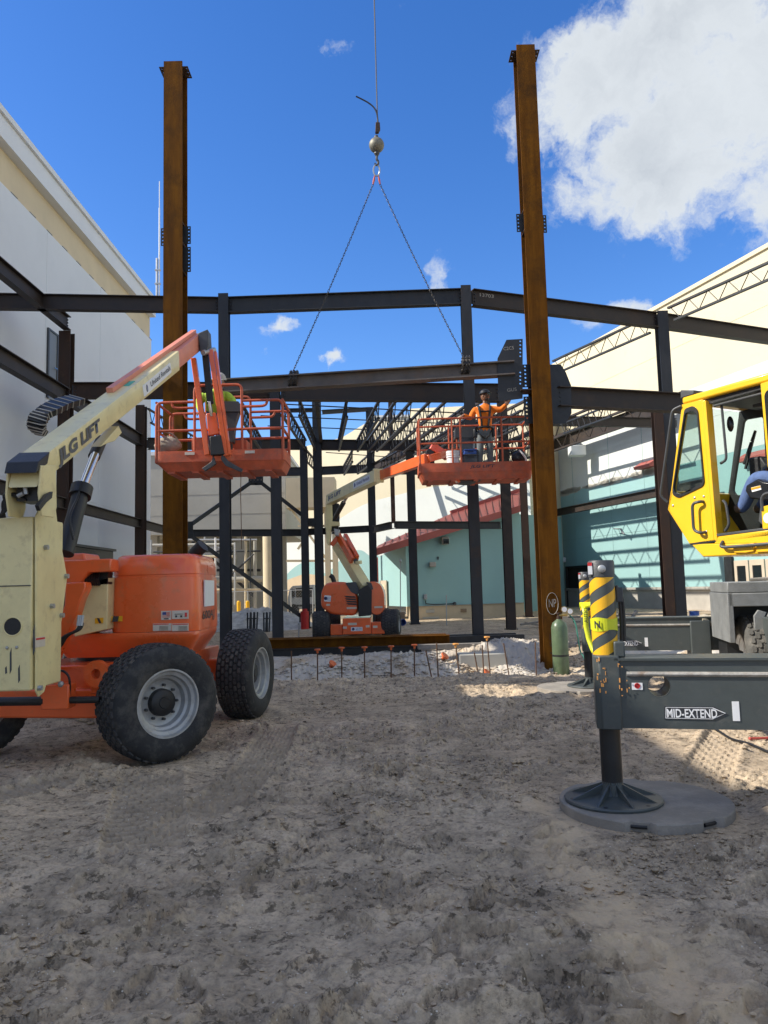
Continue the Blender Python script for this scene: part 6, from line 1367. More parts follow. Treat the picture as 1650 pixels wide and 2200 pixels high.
MB().prism([K(1140, 118), K(1222, 92), K(1330, 60), K(1330, 1000), K(1218, 1000)], inw * .06).build('sliding_door', 'crane_yellow', CRN, bevel=.006)
MB().prism(rounded([K(1190, 240), K(1215, 190), K(1330, 150), K(1330, 900), K(1240, 900)], .03) , Kn * .012).build('door_window', 'window_dark', CRN)
MB().prism([K(1150, 1412), K(1330, 1370), K(1330, 1650), K(1164, 1650)], inw * .06).build('door_step_panel', 'crane_yellow', CRN, bevel=.006); MB().lathe(K(1225, 1530) + Kn * .002, Kn, [(0, .05), (.003, .05)], 20).build('round_label', 'sticker_white', CRN)
MB().prism([K(655, 1700), K(1330, 1612), K(1330, 1640), K(700, 1722)], inw * .3).build('door_sill', 'dark_gray', CRN, bevel=.004)
MB().prism([K(700, 1724), K(1330, 1642), K(1330, 1790), K(655, 1800)], inw * .10).build('sill_panel', 'crane_yellow', CRN, bevel=.006)
MB().prism([K(*q) for q in ((410, 1800), (1330, 1790), (1330, 1898), (540, 1938))], inw * .9).build('cab_base', 'crane_yellow', CRN, bevel=.012)
MB().prism([K(860, 1812), K(1085, 1790), K(1085, 1880), K(1000, 1895), K(880, 1895)], Kn * .02).build('base_cover', 'crane_yellow', CRN, bevel=.006); MB().prism([K(1110, 1790), K(1330, 1785), K(1330, 1878), K(1110, 1890)], Kn * .02).build('base_cover', 'crane_yellow', CRN, bevel=.006)
MB().prism([K(200, 1245), K(170, 1440), K(395, 1797), K(415, 1790), K(192, 1440), K(222, 1250)], inw * CW).build('nose_panel', 'crane_yellow', CRN, bevel=.006)
MB().prism([K(395, 1797), K(1330, 1650), K(1330, 1700), K(410, 1815)], inw * CW).build('cab_floor', 'black', CRN)
# far side: dark frame with windows
fo = [(318, 338), (1330, 50), (1330, 1700), (395, 1797), (170, 1440), (205, 1240)]
h1 = [(360, 430), (560, 390), (600, 1120), (560, 1180), (290, 1270), (245, 1220)]; h2 = [(680, 420), (1260, 270), (1290, 900), (1290, 1000), (690, 1040)]; h3 = [(700, 1100), (900, 1080), (880, 1380), (720, 1400)]
MB().plate([Kx(*q, CW - .04) for q in fo], [rounded([Kx(*q, CW - .04) for q in h], .04, 3) for h in (h1, h2, h3)], inw * .04).build('far_side_frame', 'black', CRN)
for h in (h1, h2, h3): MB().prism([Kx(*q, CW - .02) for q in h], inw * .004).build('far_window', 'cab_glass', CRN)
MB().prism([Kx(330, 350, .06), Kx(350, 350, .06), Kx(232, 1240, .06), Kx(212, 1245, .06)], inw * (CW - .12)).build('windscreen', 'cab_glass', CRN)
def bar_(nm, pts, r, k, mt='dark_gray', rd=.05): MB().tube(round_path([K(*q) - Kn * k if len(q) == 2 else K(*q[:2]) - Kn * q[2] for q in pts], rd, 4), r, 8).build(nm, mt, CRN, True)
bar_('grab_handle', ((545, 1358, 0), (545, 1358, -.06), (475, 1380, -.07), (490, 1660, -.07), (560, 1690, -.06), (570, 1675, 0)), .016, 0)
bar_('mirror_bar', ((315, 355, -.01), (250, 400, -.05), (124, 1300, -.05), (172, 1362, -.01)), .014, 0)
bar_('door_rail', ((600, 345), (1140, 205)), .014, .08); bar_('grab_bar', ((650, 335), (700, 880), (690, 920), (640, 950)), .014, .12); bar_('foot_rail', ((712, 1345), (745, 1370), (780, 1600), (735, 1665)), .014, .05); bar_('seat_rail', ((1165, 1450, 0), (1150, 1330, 0), (1185, 1275, 0), (1260, 1262, 0)), .016, 0); bar_('base_rail', ((750, 1775, 0), (755, 1825, -.05), (800, 1838, -.05), (1330, 1795, -.05)), .016, 0)
for q in ((225, 1398), (452, 1316), (548, 1302), (545, 1360), (575, 1672)): MB().lathe(K(*q), Kn, [(0, .012), (.006, .012), (.010, .004)], 10).build('panel_bolt', 'galv', CRN, True)
# inside: dash, console, steering wheel, seat, wiper, mirror
MB().prism([Kx(*q, .45) for q in ((700, 870), (830, 850), (905, 960), (905, 1130), (780, 1180), (720, 1200))], inw * .3).build('dashboard', 'black', CRN, bevel=.02)
MB().prism([Kx(*q, .14) for q in ((890, 1180), (1010, 1110), (1075, 1140), (1240, 1160), (1240, 1310), (1120, 1345), (930, 1320), (880, 1240))], inw * .16).build('side_console', 'black_gloss', CRN, bevel=.015)
MB().prism([K(*q) - Kn * .138 for q in ((948, 1205), (1045, 1182), (1055, 1225), (958, 1252))], Kn * .003).build('caution_label', 'sticker_white', CRN); MB().prism([K(*q) - Kn * .134 for q in ((950, 1208), (1044, 1185), (1048, 1206), (954, 1230))], Kn * .003).build('caution_label_head', 'hazard_yellow', CRN)
c = Kx(1100, 950, .42); u_ = (Kx(1222, 905, .42) - Kx(985, 985, .42)).normalized(); MB().tube([c + u_ * .19 * math.cos(t * math.pi / 12) + inw * .19 * math.sin(t * math.pi / 12) for t in range(24)], .018, 8, True).build('steering_wheel', 'black', CRN, True)
MB().bar(c, Kx(900, 1120, .5), .05, .05).build('steering_column', 'black', CRN)
MB().prism([Kx(*q, .3) for q in ((1040, 1350), (1330, 1310), (1330, 1560), (1120, 1600), (1060, 1540))], inw * .45).build('seat_base', 'black', CRN, bevel=.02); MB().prism([Kx(*q, .3) for q in ((1150, 1110), (1400, 1060), (1400, 1250), (1170, 1290))], inw * .45).build('seat', 'dark_gray', CRN, bevel=.04); MB().prism([Kx(*q, .3) for q in ((1360, 500), (1480, 470), (1440, 1100), (1340, 1120))], inw * .45).build('seat_back', 'dark_gray', CRN, bevel=.04)
MB().prism([Kx(*q, .25) for q in ((960, 1400), (1040, 1390), (1085, 1530), (1000, 1620), (940, 1560))], inw * .1).build('pedal_box', 'dark_gray', CRN, bevel=.01)
for a, b in (((745, 575), (640, 990)), ((700, 700), (625, 940)), ((745, 575), (705, 690))): MB().bar(Kx(*a, .5), Kx(*b, .5), .02, .02).build('wiper_arm', 'black', CRN)
MB().sphere(Kx(618, 520, .3), .07, 12, 8, (.5, .5, 1.2)).build('cab_mirror', 'black_gloss', CRN, True)
MB().prism([Kx(*q, .3) for q in ((840, 310), (1130, 240), (1130, 300), (850, 345))], inw * .3).build('sun_visor', 'dark_gray', CRN, bevel=.01)
MB().prism([Kx(*q, .4) for q in ((900, 420), (1140, 360), (1140, 400), (910, 455))], inw * .04).build('roof_strip_light', 'trim_red', CRN)
text('CAUTION', K(958, 1222) - Kn * .13, K(1040, 1203) - Kn * .13, .008, Kn, 'ink', CRN, off=.001)
# ------------------------------------------------------------------ hoist rope, ball, chains
YH = 16.1
hook = thing('hook_ball', 'round iron headache ball hanging on the hoist rope', 'hook ball', P(809, 312, YH))
bc = P(809, 312, YH)
MB().sphere(bc, .168, 28, 18).build('ball', 'iron_ball', hook, True)
MB().lathe(bc + V((0, 0, .15)), (0, 0, 1), [(0, .05), (.06, .045), (.08, .03)], 16).build('ball_neck', 'dark_gray', hook, True)
MB().prism([P(806, 284, YH - .04), P(813, 284, YH - .04), P(817, 276, YH - .04), P(816, 262, YH - .04), P(807, 262, YH - .04)], (0, .08, 0)).build('wedge_socket', 'rust_dark', hook, bevel=.01)
MB().lathe(bc - V((0, 0, .155)), (0, 0, -1), [(0, .055), (.05, .06), (.07, .045), (.10, .03)], 16).build('swivel', 'dark_gray', hook, True)
hk = [bc + V((.0, 0, -.25)), bc + V((-.005, 0, -.33)), bc + V((.025, 0, -.38)), bc + V((.02, 0, -.44)), bc + V((-.02, 0, -.46)), bc + V((-.05, 0, -.42))]
MB().tube(smooth_path(hk, 5), [.028] * 10 + [.026] * 6 + [.024] * 5 + [.018] * 5, 10).build('hook', 'dark_gray', hook, True)
rp = thing('hoist_rope', 'thin vertical crane rope running up out of the picture', 'rope', P(811, 262, YH)); r_ = P(811, 262, YH)
MB().cyl(r_, (r_.x, YH, 32), .014, n=8).build('rope', 'ink_grey', rp, True)
MB().tube(smooth_path([P(812, 264, YH), P(810, 246, YH), P(804, 232, YH), P(790, 220, YH), P(765, 207, YH)]), .017, 8).build('rope_tail', 'black', rp, True)
sl2 = thing('chain_sling', 'two legged chain sling from the hook ball to the lifted beam', 'chain', P(809, 370, YH))
def oval(c, t, s, ln, w, r, n=14, m_=6):
    mb = MB(); t, s = V(t).normalized(), V(s).normalized(); mb.tube([V(c) + t * (ln / 2) * math.sin(2 * math.pi * i / n) + s * (w / 2) * math.cos(2 * math.pi * i / n) * (1.15 if True else 1) for i in range(n)], r, m_, True); return mb
top = P(809, 366, YH); oval(top, (0, 0, 1), (1, 0, 0), .26, .12, .017).build('master_link', 'galv', sl2, True)
ends = ((P(628, 801, 16.27), -1), (P(997, 770, 15.93), 1))
for e, sg in ends:
    s0 = P(809 + sg * 4, 378, YH); s1 = P(809 + sg * 7.5, 396, YH); MB().tube([s0, s0.lerp(s1, .5), s1], [.014, .024, .016], 10).build('sling_hook', 'hook_red', sl2, True)
    d = e - s1; n = int(d.length / .062); ch = MB(); u = d.normalized(); sd = V((0, 1, 0)); s2 = u.cross(sd)
    for k in range(n):
        q = oval(s1 + d * ((k + .5) / n) + V((0, 0, -.10 * math.sin(math.pi * (k + .5) / n) * .6)), u, sd if k % 2 else s2, .085, .028, .006, 8, 5); k0 = len(ch.v); ch.v += q.v; ch.f += [tuple(i + k0 for i in f) for f in q.f]
    tag(ch.build('chain_leg', 'chain', sl2, True, fixn=False), kind='stuff')
    # wraps round the beam
    c = V((e.x, LBa.lerp(LBb, .5).y, e.z - .15)); wr = MB(); m2 = 26
    for lp_ in (-.04, .035, .09):
        for k in range(m2):
            t = 2 * math.pi * k / m2; p = V((c.x + lp_ + .02 * math.sin(t), e.y + .16 * math.cos(t), c.z + .18 * math.sin(t))); tt = V((0, -math.sin(t), math.cos(t)))
            q = oval(p, tt, V((1, 0, 0)) if k % 2 else tt.cross(V((1, 0, 0))), .075, .04, .0095, 8, 5); k0 = len(wr.v); wr.v += q.v; wr.f += [tuple(i + k0 for i in f) for f in q.f]
    tag(wr.build('chain_wrap', 'chain', sl2, True, fixn=False), kind='stuff')

# ------------------------------------------------------------------ people
def person(name, label, joints, bones, rad, mats, parent_loc, mat_of):
    """one skinned body; joints: name -> point; mat_of: bone -> material index"""
    names = list(joints); me = bpy.data.meshes.new('b'); me.from_pydata([joints[n] for n in names], [(names.index(a), names.index(b)) for a, b in bones], [])
    ob = bpy.data.objects.new('b', me); C.objects.link(ob); md = ob.modifiers.new('s', 'SKIN'); md.use_smooth_shade = True; md.branch_smoothing = .6
    for i, n in enumerate(names):
        sv = me.skin_vertices[0].data[i]; r = rad[n]; sv.radius = r if isinstance(r, tuple) else (r, r); sv.use_root = (n == 'pelvis'); sv.use_loose = False
    sb = ob.modifiers.new('u', 'SUBSURF'); sb.levels = 2; sb.render_levels = 2
    dg = bpy.context.evaluated_depsgraph_get(); m2 = bpy.data.meshes.new_from_object(ob.evaluated_get(dg)); bpy.data.objects.remove(ob)
    m2.materials.clear()
    for q in mats: m2.materials.append(MATS[q])
    segs = [(V(joints[a]), V(joints[b]), mat_of(a, b)) for a, b in bones]
    for f in m2.polygons:
        c = V(f.center); best = (9, 0)
        for a, b, k in segs:
            t = max(0, min(1, (c - a).dot(b - a) / max(1e-9, (b - a).length_squared))); d_ = (c - (a + (b - a) * t)).length
            if d_ < best[0]: best = (d_, k)
        f.material_index = best[1]
    m2.shade_smooth()
    th = thing('person', label, 'person', parent_loc)
    for v in m2.vertices: v.co = v.co - V(parent_loc)
    m2.name = 'body'; o = bpy.data.objects.new('body', m2); C.objects.link(o); o.parent = th
    return th
def fingers(parent, wrist, d, palm_n, mt, curl=.5, s=1.):
    """palm with four fingers and a thumb"""
    d, pn = V(d).normalized(), V(palm_n).normalized(); sd = d.cross(pn).normalized(); w = V(wrist); mb = MB()
    mb.loft([rounded([w + d * a * s + sd * b * .038 * s + pn * c * .013 * s for b, c in ((-1, -1), (1, -1), (1, 1), (-1, 1))], .008, 2) for a in (-.01, .04, .085)])
    for k, ln in enumerate((.068, .078, .072, .056)):
        b = w + d * .08 * s + sd * (-.029 + .019 * k) * s; p1 = b + (d * math.cos(curl * .6) + pn * math.sin(curl * .6)) * ln * .5 * s; p2 = p1 + (d * math.cos(curl * 1.6) + pn * math.sin(curl * 1.6)) * ln * .5 * s
        mb.tube([b - d * .015 * s, b, p1, p2], [.0095 * s, .0098 * s, .009 * s, .0068 * s], 8)
    b = w + d * .025 * s - sd * .034 * s; p1 = b + (d * .6 - sd * .7 + pn * .3).normalized() * .038 * s; mb.tube([w + d * .02 * s - sd * .01 * s, b, p1, p1 + (d * .85 - sd * .25 + pn * .5).normalized() * .03 * s], [.012 * s, .012 * s, .0105 * s, .008 * s], 8)
    return mb.build('hand', mt, parent, True, ang=60)
def head_bits(th, hc, face, skin, r=.10, beard=True, helmet='black'):
    """face features and hard hat on a head centred at hc looking along face"""
    face = V(face).normalized(); F = frame(hc, face, (0, 0, 1))
    MB(F).sphere((0, 0, 0), r, 18, 14, (.98, .80, 1.18)).build('head', skin, th, True)
    MB(F).prism([(r * .92, -.014, -.02), (r * .92, .014, -.02), (r * .90, .007, .03), (r * .90, -.007, .03)], (.022, 0, -.004)).build('nose', skin, th, bevel=.004)
    for s in (-1, 1):
        MB(F).sphere((r * .86, s * .033, .018), .013, 10, 8, (.6, 1, .8)).build('eye', 'sticker_white', th, True); MB(F).sphere((r * .94, s * .033, .017), .006, 8, 6).build('pupil', 'ink', th, True)
        MB(F).sphere((-.005, s * r * .80, -.005), .028, 10, 8, (.7, .35, 1.1)).build('ear', skin, th, True)
    MB(F).tube([(r * .84, -.024, -.052), (r * .94, 0, -.054), (r * .84, .024, -.052)], .006, 6).build('mouth', 'hook_red', th, True)
    if beard: MB(F).sphere((r * .28, 0, -.082), .055, 12, 8, (1.1, 1.05, .62)).build('beard', 'ink', th, True)
    hp = [(0, r * 1.20), (.012, r * 1.20), (.02, r * 1.12), (.05, r * 1.05), (.085, r * .80), (.105, r * .45), (.112, .002)]
    hat = MB(F).lathe((0, 0, .045), (0, 0, 1), hp, 22).build('hard_hat', helmet, th, True, ang=40)
    MB(F).prism(rounded([(r * .9, -.07, .050), (r * 1.5, -.05, .040), (r * 1.5, .05, .040), (r * .9, .07, .050)], .03), (0, 0, .008)).build('brim', helmet, hat, True)
    return F
BONES = [('pelvis', 'spine'), ('spine', 'chest'), ('chest', 'neck'), ('neck', 'skull'), ('chest', 'shL'), ('shL', 'elL'), ('elL', 'wrL'), ('chest', 'shR'), ('shR', 'elR'), ('elR', 'wrR'), ('pelvis', 'hipL'), ('hipL', 'knL'), ('knL', 'anL'), ('anL', 'toL'), ('pelvis', 'hipR'), ('hipR', 'knR'), ('knR', 'anR'), ('anR', 'toR')]
RAD = dict(pelvis=(.165, .12), spine=(.165, .12), chest=(.18, .13), neck=.06, skull=.05, shL=.088, elL=.066, wrL=.045, shR=.088, elR=.066, wrR=.045, hipL=.105, knL=.082, anL=.068, toL=.048, hipR=.105, knR=.082, anR=.068, toR=.048)
def mo(a, b):
    s = {a, b}
    if 'skull' in s: return 0
    if s & {'toL', 'toR'}: return 3
    if s & {'knL', 'knR', 'anL', 'anR', 'hipL', 'hipR'}: return 2
    return 1
# worker in the far basket
YW = 16.95; w = lambda px, py, dy=0.: P(px, py, YW + dy)
zf2 = zB2(1005)
jt = dict(pelvis=w(1040, 928), spine=w(1041, 908, -.01), chest=w(1040, 886, -.01), neck=w(1041, 868), skull=w(1042, 858), shL=w(1059, 878), elL=w(1076, 881, -.06), wrL=w(1088, 868, -.14), shR=w(1021, 878), elR=w(1010, 899, .04), wrR=w(995, 892, -.1),
          hipL=w(1050, 934), knL=w(1053, 964, -.03), anL=w(1054, 1001, .03), toL=w(1055, 1006, -.14), hipR=w(1031, 934), knR=w(1032, 964, -.05), anR=w(1030, 1001, .02), toR=w(1029, 1006, -.15))
WK = person('person', 'worker in orange shirt, black hard hat and harness standing in the far basket, arm raised', jt, BONES, RAD, ('skin', 'shirt_orange', 'trouser_gray', 'boot'), (jt['pelvis'].x, YW, zf2), mo)
face = V((.75, -.62, .05)); FH = head_bits(WK, w(1042, 851, -.01), face, 'skin', .105)
MB(FH).prism([(.095, -.05, .012), (.105, -.045, .036), (.105, .045, .036), (.095, .05, .012)], (.012, 0, 0)).build('glasses', 'black_gloss', WK)
fingers(WK, jt['wrL'], jt['wrL'] - jt['elL'] + V((.02, 0, .08)), (-.4, -.6, -.3), 'skin', .6, 1.15); fingers(WK, jt['wrR'], V((-.6, -.3, -.5)), (.2, .3, -1), 'skin', 1.1, 1.1)
# harness: shoulder straps, chest strap, belt, leg loops, pouches
ch, sp, pv = jt['chest'], jt['spine'], jt['pelvis']
for s in (-1, 1):
    MB().tube(smooth_path([ch + V((s * .10, .10, .10)), ch + V((s * .125, .0, .145)), ch + V((s * .12, -.115, .05)), sp + V((s * .085, -.125, .02)), pv + V((s * .07, -.115, .06))], 5), .026, 8).build('harness_strap', 'black', WK, True)
    MB().tube(smooth_path([pv + V((s * .16, -.03, .02)), pv + V((s * .11, -.13, -.08)), pv + V((s * .02, -.11, -.16))], 5), .018, 8).build('leg_strap', 'black', WK, True)
MB().tube([ch + V((-.12, -.13, .0)), ch + V((0, -.145, -.01)), ch + V((.12, -.13, .0))], .018, 8).build('chest_strap', 'black', WK, True)
MB().tube([pv + V((.185 * math.cos(t * math.pi / 8), .145 * math.sin(t * math.pi / 8), .09)) for t in range(16)], .024, 8, True).build('tool_belt', 'black', WK, True)
for s in (-1, 1): MB().box(*sorted((pv.x + s * .17, pv.x + s * .24)), pv.y - .06, pv.y + .07, pv.z - .12, pv.z + .07).build('tool_pouch', 'black', WK, bevel=.02)
MB().tube(smooth_path([pv + V((.2, 0, -.1)), pv + V((.23, -.02, -.25)), pv + V((.19, .0, -.33))], 4), .008, 6).build('lanyard', 'galv', WK, True)
# worker bent over in the near basket
YV = 11.7; w = lambda px, py, dy=0.: P(px, py, YV + dy)
jv = dict(pelvis=w(462, 890, .12), spine=w(462, 872, .06), chest=w(463, 852, -.0), neck=w(467, 838, -.06), skull=w(469, 832, -.08), shL=w(486, 848), elL=w(502, 864, .02), wrL=w(495, 880, -.2), shR=w(440, 848), elR=w(426, 866, .02), wrR=w(432, 884, -.15),
          hipL=w(472, 896, .12), knL=w(474, 930, -.05), anL=w(474, 978, .12), toL=w(474, 984, -.05), hipR=w(452, 896, .12), knR=w(450, 930, -.05), anR=w(450, 978, .12), toR=w(449, 984, -.05))
rv = dict(RAD); rv.update(pelvis=(.13, .10), chest=(.15, .12), hipL=.085, hipR=.085)
WV = person('person', 'worker in yellow green vest bent down in the near basket behind the jib', jv, BONES, rv, ('skin', 'vest_green', 'jeans', 'boot'), (jv['pelvis'].x, YV, zB1(985)), mo)
head_bits(WV, w(471, 822, -.1), (.2, -.9, -.3), 'skin', .095, False, 'tail_beige')
fingers(WV, jv['wrL'], (-.1, -.6, -.6), (0, .5, -.6), 'skin', .8); fingers(WV, jv['wrR'], (.2, -.6, -.5), (0, .5, -.6), 'skin', .8)
for s in (-1, 1): MB().tube(smooth_path([jv['chest'] + V((s * .09, .12, .02)), jv['chest'] + V((s * .10, .02, .135)), jv['chest'] + V((s * .09, -.12, .05)), jv['spine'] + V((s * .08, -.12, .0))], 5), .022, 8).build('harness_strap', 'black', WV, True)
# crane operator
k = .42; jo = dict(pelvis=Kx(1290, 1110, k), spine=Kx(1310, 960, k), chest=Kx(1300, 800, k), neck=Kx(1290, 690, k), skull=Kx(1285, 640, k), shL=Kx(1300, 760, k - .2), elL=Kx(1200, 850, k - .18), wrL=Kx(1060, 925, k - .10), shR=Kx(1300, 760, k + .2), elR=Kx(1200, 860, k + .2), wrR=Kx(1060, 930, k + .1),
         hipL=Kx(1270, 1120, k - .09), knL=Kx(880, 1085, k - .12), anL=Kx(745, 1420, k - .12), toL=Kx(660, 1440, k - .12), hipR=Kx(1270, 1120, k + .09), knR=Kx(920, 1080, k + .12), anR=Kx(790, 1410, k + .12), toR=Kx(700, 1440, k + .12))
ro = dict(RAD); ro.update(knL=.078, knR=.078, hipL=.095, hipR=.095, wrL=.042, elL=.06)
OP = person('person', 'crane operator seated in the yellow cab, blue jeans and orange sleeves', jo, BONES, ro, ('skin_light', 'shirt_orange', 'jeans', 'boot'), Kx(1290, 1300, k), mo)
head_bits(OP, Kx(1280, 590, k), Kd, 'skin_light', .1, False, 'tail_beige')
fingers(OP, jo['wrL'], jo['wrL'] - jo['elL'], V((0, 0, -1)), 'skin_light', .9, 1.1); fingers(OP, jo['wrR'], jo['wrR'] - jo['elR'], V((0, 0, -1)), 'skin_light', .9, 1.1)

# ------------------------------------------------------------------ site things
# gas cylinder
gq = P(1204, 1400, 15.25); gx_, gy_, gz_ = gq.x, 15.25, -.34
o = thing('gas_cylinder', 'green gas cylinder with brass regulator leaning by the right rusty column', 'gas cylinder', (gx_, gy_, gz_)); zt = P(1204, 1330, 15.25).z
MB().lathe((gx_, gy_, gz_), (0, 0, 1), [(0, .15), (.02, .158), (zt - gz_ - .16, .158), (zt - gz_ - .07, .13), (zt - gz_ - .015, .06), (zt - gz_, .05)], 28).build('body', 'green_paint', o, True)
MB().lathe((gx_, gy_, zt), (0, 0, 1), [(0, .045), (.05, .045), (.055, .03), (.10, .028), (.105, .05), (.125, .05)], 14).build('valve', 'rust_dark', o, True)
rg_ = MB().cyl((gx_, gy_, zt + .075), (gx_ + .16, gy_ - .05, zt + .085), .028, n=12).build('regulator', 'brass', o, True)
for dx, dz in ((.09, .19), (.20, .15)): 
    c = V((gx_ + dx, gy_ - .08, zt + dz)); MB().lathe(c, (0, -1, 0), [(0, .06), (.04, .06), (.042, .052)], 18).build('gauge', 'brass', rg_, True); MB().lathe(c + V((0, -.0425, 0)), (0, -1, 0), [(0, .05), (.002, .05)], 18).build('dial', 'sticker_white', rg_)
MB().lathe((gx_, gy_, zt - .72), (0, 0, 1), [(0, .162), (.035, .162)], 24).build('strap', 'black', o, True)
o = thing('gas_hose', 'thin green gas hose curving down from the regulator to the ground', 'hose', (gx_ + .3, gy_, 0)); mh = P(1240, 1440, 15); MB().tube(smooth_path([(gx_ + .2, gy_ - .05, zt + .08), (gx_ + .30, gy_ - .1, zt - .1), (gx_ + .36, gy_ - .1, zt - .6), (gx_ + .42, gy_ - .15, .05), (gx_ + .5, gy_ - .3, -.28), (gx_ + 1.0, gy_ - .5, gz(gx_ + 1.0, gy_ - .5) + .02)]), .014, 6).build('hose', mat('hose_green', (.05, .22, .16), .5), o, True)
# rebar stakes with caps
def stake(label, px, pyt, Y, cap=None, lean=0., pyb=1458, grp='rebar stakes by the trench'):
    a, b = P(px + lean, pyb, Y), P(px, pyt, Y); a.z = min(a.z, gz(a.x, Y)) - .12
    o = thing('rebar_stake', label, 'stake', a, grp); MB().cyl(a, b, .012, n=8).build('bar', 'rebar', o, True)
    if cap: MB().lathe(b - V((0, 0, .06)), (0, 0, 1), [(0, .018), (.045, .022), (.05, .052), (.072, .056), (.076, .05)], 14).build('cap', cap, o, True)
od = ('first', 'second', 'third', 'fourth', 'fifth')
for k, (px, py) in enumerate(((682, 1396), (734, 1392), (783, 1391), (840, 1389), (890, 1386))): stake('orange capped rebar stake, %s from the left of the row' % od[k], px, py, 13.9, 'cap_orange')
stake('faded orange capped stake leaning right of the row', 979, 1384, 13.9, 'cap_faded', 10, 1446); stake('faded orange capped stake, tallest one near the timber', 1046, 1369, 14.6, 'cap_faded', 8, 1432)
for k, (px, py, ln, pb, lab) in enumerate(((626, 1398, 0, 1460, 'bare rebar stake at the left end of the row'), (938, 1381, 4, 1452, 'bare upright rebar stake behind the capped row'), (915, 1398, 18, 1452, 'bare rebar stake leaning right, middle of the row'), (1019, 1402, 12, 1436, 'short bare leaning stake right of the row'), (1036, 1386, 3, 1430, 'short bare stake beside the tall capped one'), (1082, 1382, 14, 1440, 'pale leaning stake left of the rusty column'), (1150, 1380, 2, 1452, 'bare stake close to the right rusty column'), (666, 1245, 0, 1290, None))):
    if lab: stake(lab, px, py, 14.0 if px < 1000 else 14.5, None, ln, pb)
for k, (px, py, lab) in enumerate(((710, 1430, 'loose orange cap on the spoil, left'), (950, 1400, 'loose orange cap on top of the spoil heap'), (1040, 1424, 'loose orange cap in the trench on the right'))):
    c = P(px, py, 15.0); c.z = gz(c.x, c.y) + .03; o = thing('rebar_cap', lab, 'guard', c, 'loose rebar guards'); MB().lathe(c, (.5, -.3, .6), [(0, .03), (.06, .035), (.065, .08), (.095, .085), (.10, .08)], 14).build('cap', 'cap_orange', o, True)  # loose plastic safety caps from the rebar stakes
# steel lying in front of the far lift
def lying(label, a, b, Y, d, bf, mt, z0, kind='i', nm='stacked_beam'):
    p, q = P(a, 1380, Y), P(b, 1380, Y); p.z = q.z = z0 + d / 2; o = thing(nm, label, 'beam', (p + q) / 2 - V((0, 0, d / 2)), 'steel lying on the ground')
    m_ = MB(); (m_.ibeam(p, q, d, bf, .016, .012) if kind == 'i' else m_.channel(p, q, d, bf, .012)); m_.build('section', mt, o)
zs = .02
for k, (a, b, Y, dz, mt, lab) in enumerate(((566, 905, 17.55, 0, 'black_steel', 'black beam at the front bottom of the lying stack'), (566, 900, 17.95, 0, 'black_steel', 'dark beam at the rear bottom of the lying stack'), (572, 966, 17.65, .205, 'rust', 'rusty beam on top of the lying stack, front'), (575, 958, 18.05, .205, 'rust', 'rusty beam on top of the lying stack, rear'))):
    lying(lab, a, b, Y, .2, .26, mt, zs + dz - .03)
lying('black channel lying behind the stack, sticking out to the right', 830, 1126, 18.9, .20, .2, 'black_steel', .08, 'c'); lying('black channel behind the stack, resting on the other', 845, 1108, 19.2, .18, .2, 'black_steel', .12, 'c')
o = thing('timber', 'long weathered timber lying right of the steel stack', 'timber', P(1000, 1392, 17.0)); a, b = P(898, 1390, 16.9), P(1116, 1384, 17.2); MB().bar(a, b, .15, .11).build('board', 'wood_gray', o, bevel=.01)
o = thing('concrete_slab', 'flat grey concrete footing edge behind the stakes on the right', 'slab', P(1030, 1408, 16.3)); a, b = P(985, 1412, 16.3), P(1085, 1402, 16.3); MB().box(a.x, b.x, 16.1, 16.8, -.5, b.z).build('slab', 'concrete', o, bevel=.02)
# planks, pail, pipe, crate at the back right
random.seed(31)
for k, (x0, y0, x1, y1, Y, lab) in enumerate(((1118, 1342, 1185, 1332, 27, 'longest plank of the scrap pile left of the rusty column'), (1128, 1338, 1170, 1346, 26.4, 'short plank across the scrap pile left of the rusty column'), (1222, 1326, 1330, 1322, 27, 'long plank behind the far outrigger jack'), (1232, 1336, 1350, 1330, 26, 'lower plank behind the far outrigger jack'), (1330, 1320, 1425, 1319, 26.5, 'plank at the foot of the teal wall'), (1350, 1340, 1368, 1312, 24, 'pale board propped up behind the far outrigger beam'))):
    a, b = P(x0, y0, Y), P(x1, y1, Y); a.z = max(a.z, gz(a.x, Y) + .04); b.z = max(b.z, gz(b.x, Y) + .04); o = thing('plank', lab, 'plank', a, 'scrap planks'); MB().bar(a, b, .2, .06).build('board', 'wood_gray', o, bevel=.004)
o = thing('blue_pail', 'blue plastic drum beside the grey column by the crane', 'drum', P(1493, 1340, 24)); c = P(1493, 1340, 24); MB().lathe(c, (0, 0, 1), [(0, .14), (.12, .148), (.13, .156), (.15, .148), (.36, .148), (.37, .16), (.385, .16), (.385, .14)], 22).build('shell', 'blue_drum', o, True); MB().lathe(c + V((0, 0, .386)), (0, 0, 1), [(0, .135), (.01, .13)], 22).build('lid', 'black', o, True)
o = thing('blue_pipe', 'short dark blue pipe end on the ground right of the far lift', 'pipe', P(866, 1338, 30)); c = P(866, 1337, 30); MB().lathe(c, (.3, -1, 0), [(-1.2, .13), (0, .13), (0, .11), (-.3, .11)], 20).build('pipe', 'blue_drum', o, True)
o = thing('wood_crate', 'small plywood offcut standing right of the far lift wheel', 'board', P(865, 1325, 31)); a, b = P(856, 1332, 31), P(870, 1315, 31); MB().box(a.x, b.x, 31, 31.1, a.z, b.z).build('sheet', 'timber', o); MB().box(a.x, a.x + .05, 30.96, 31, a.z, b.z).build('batten', 'timber', o)
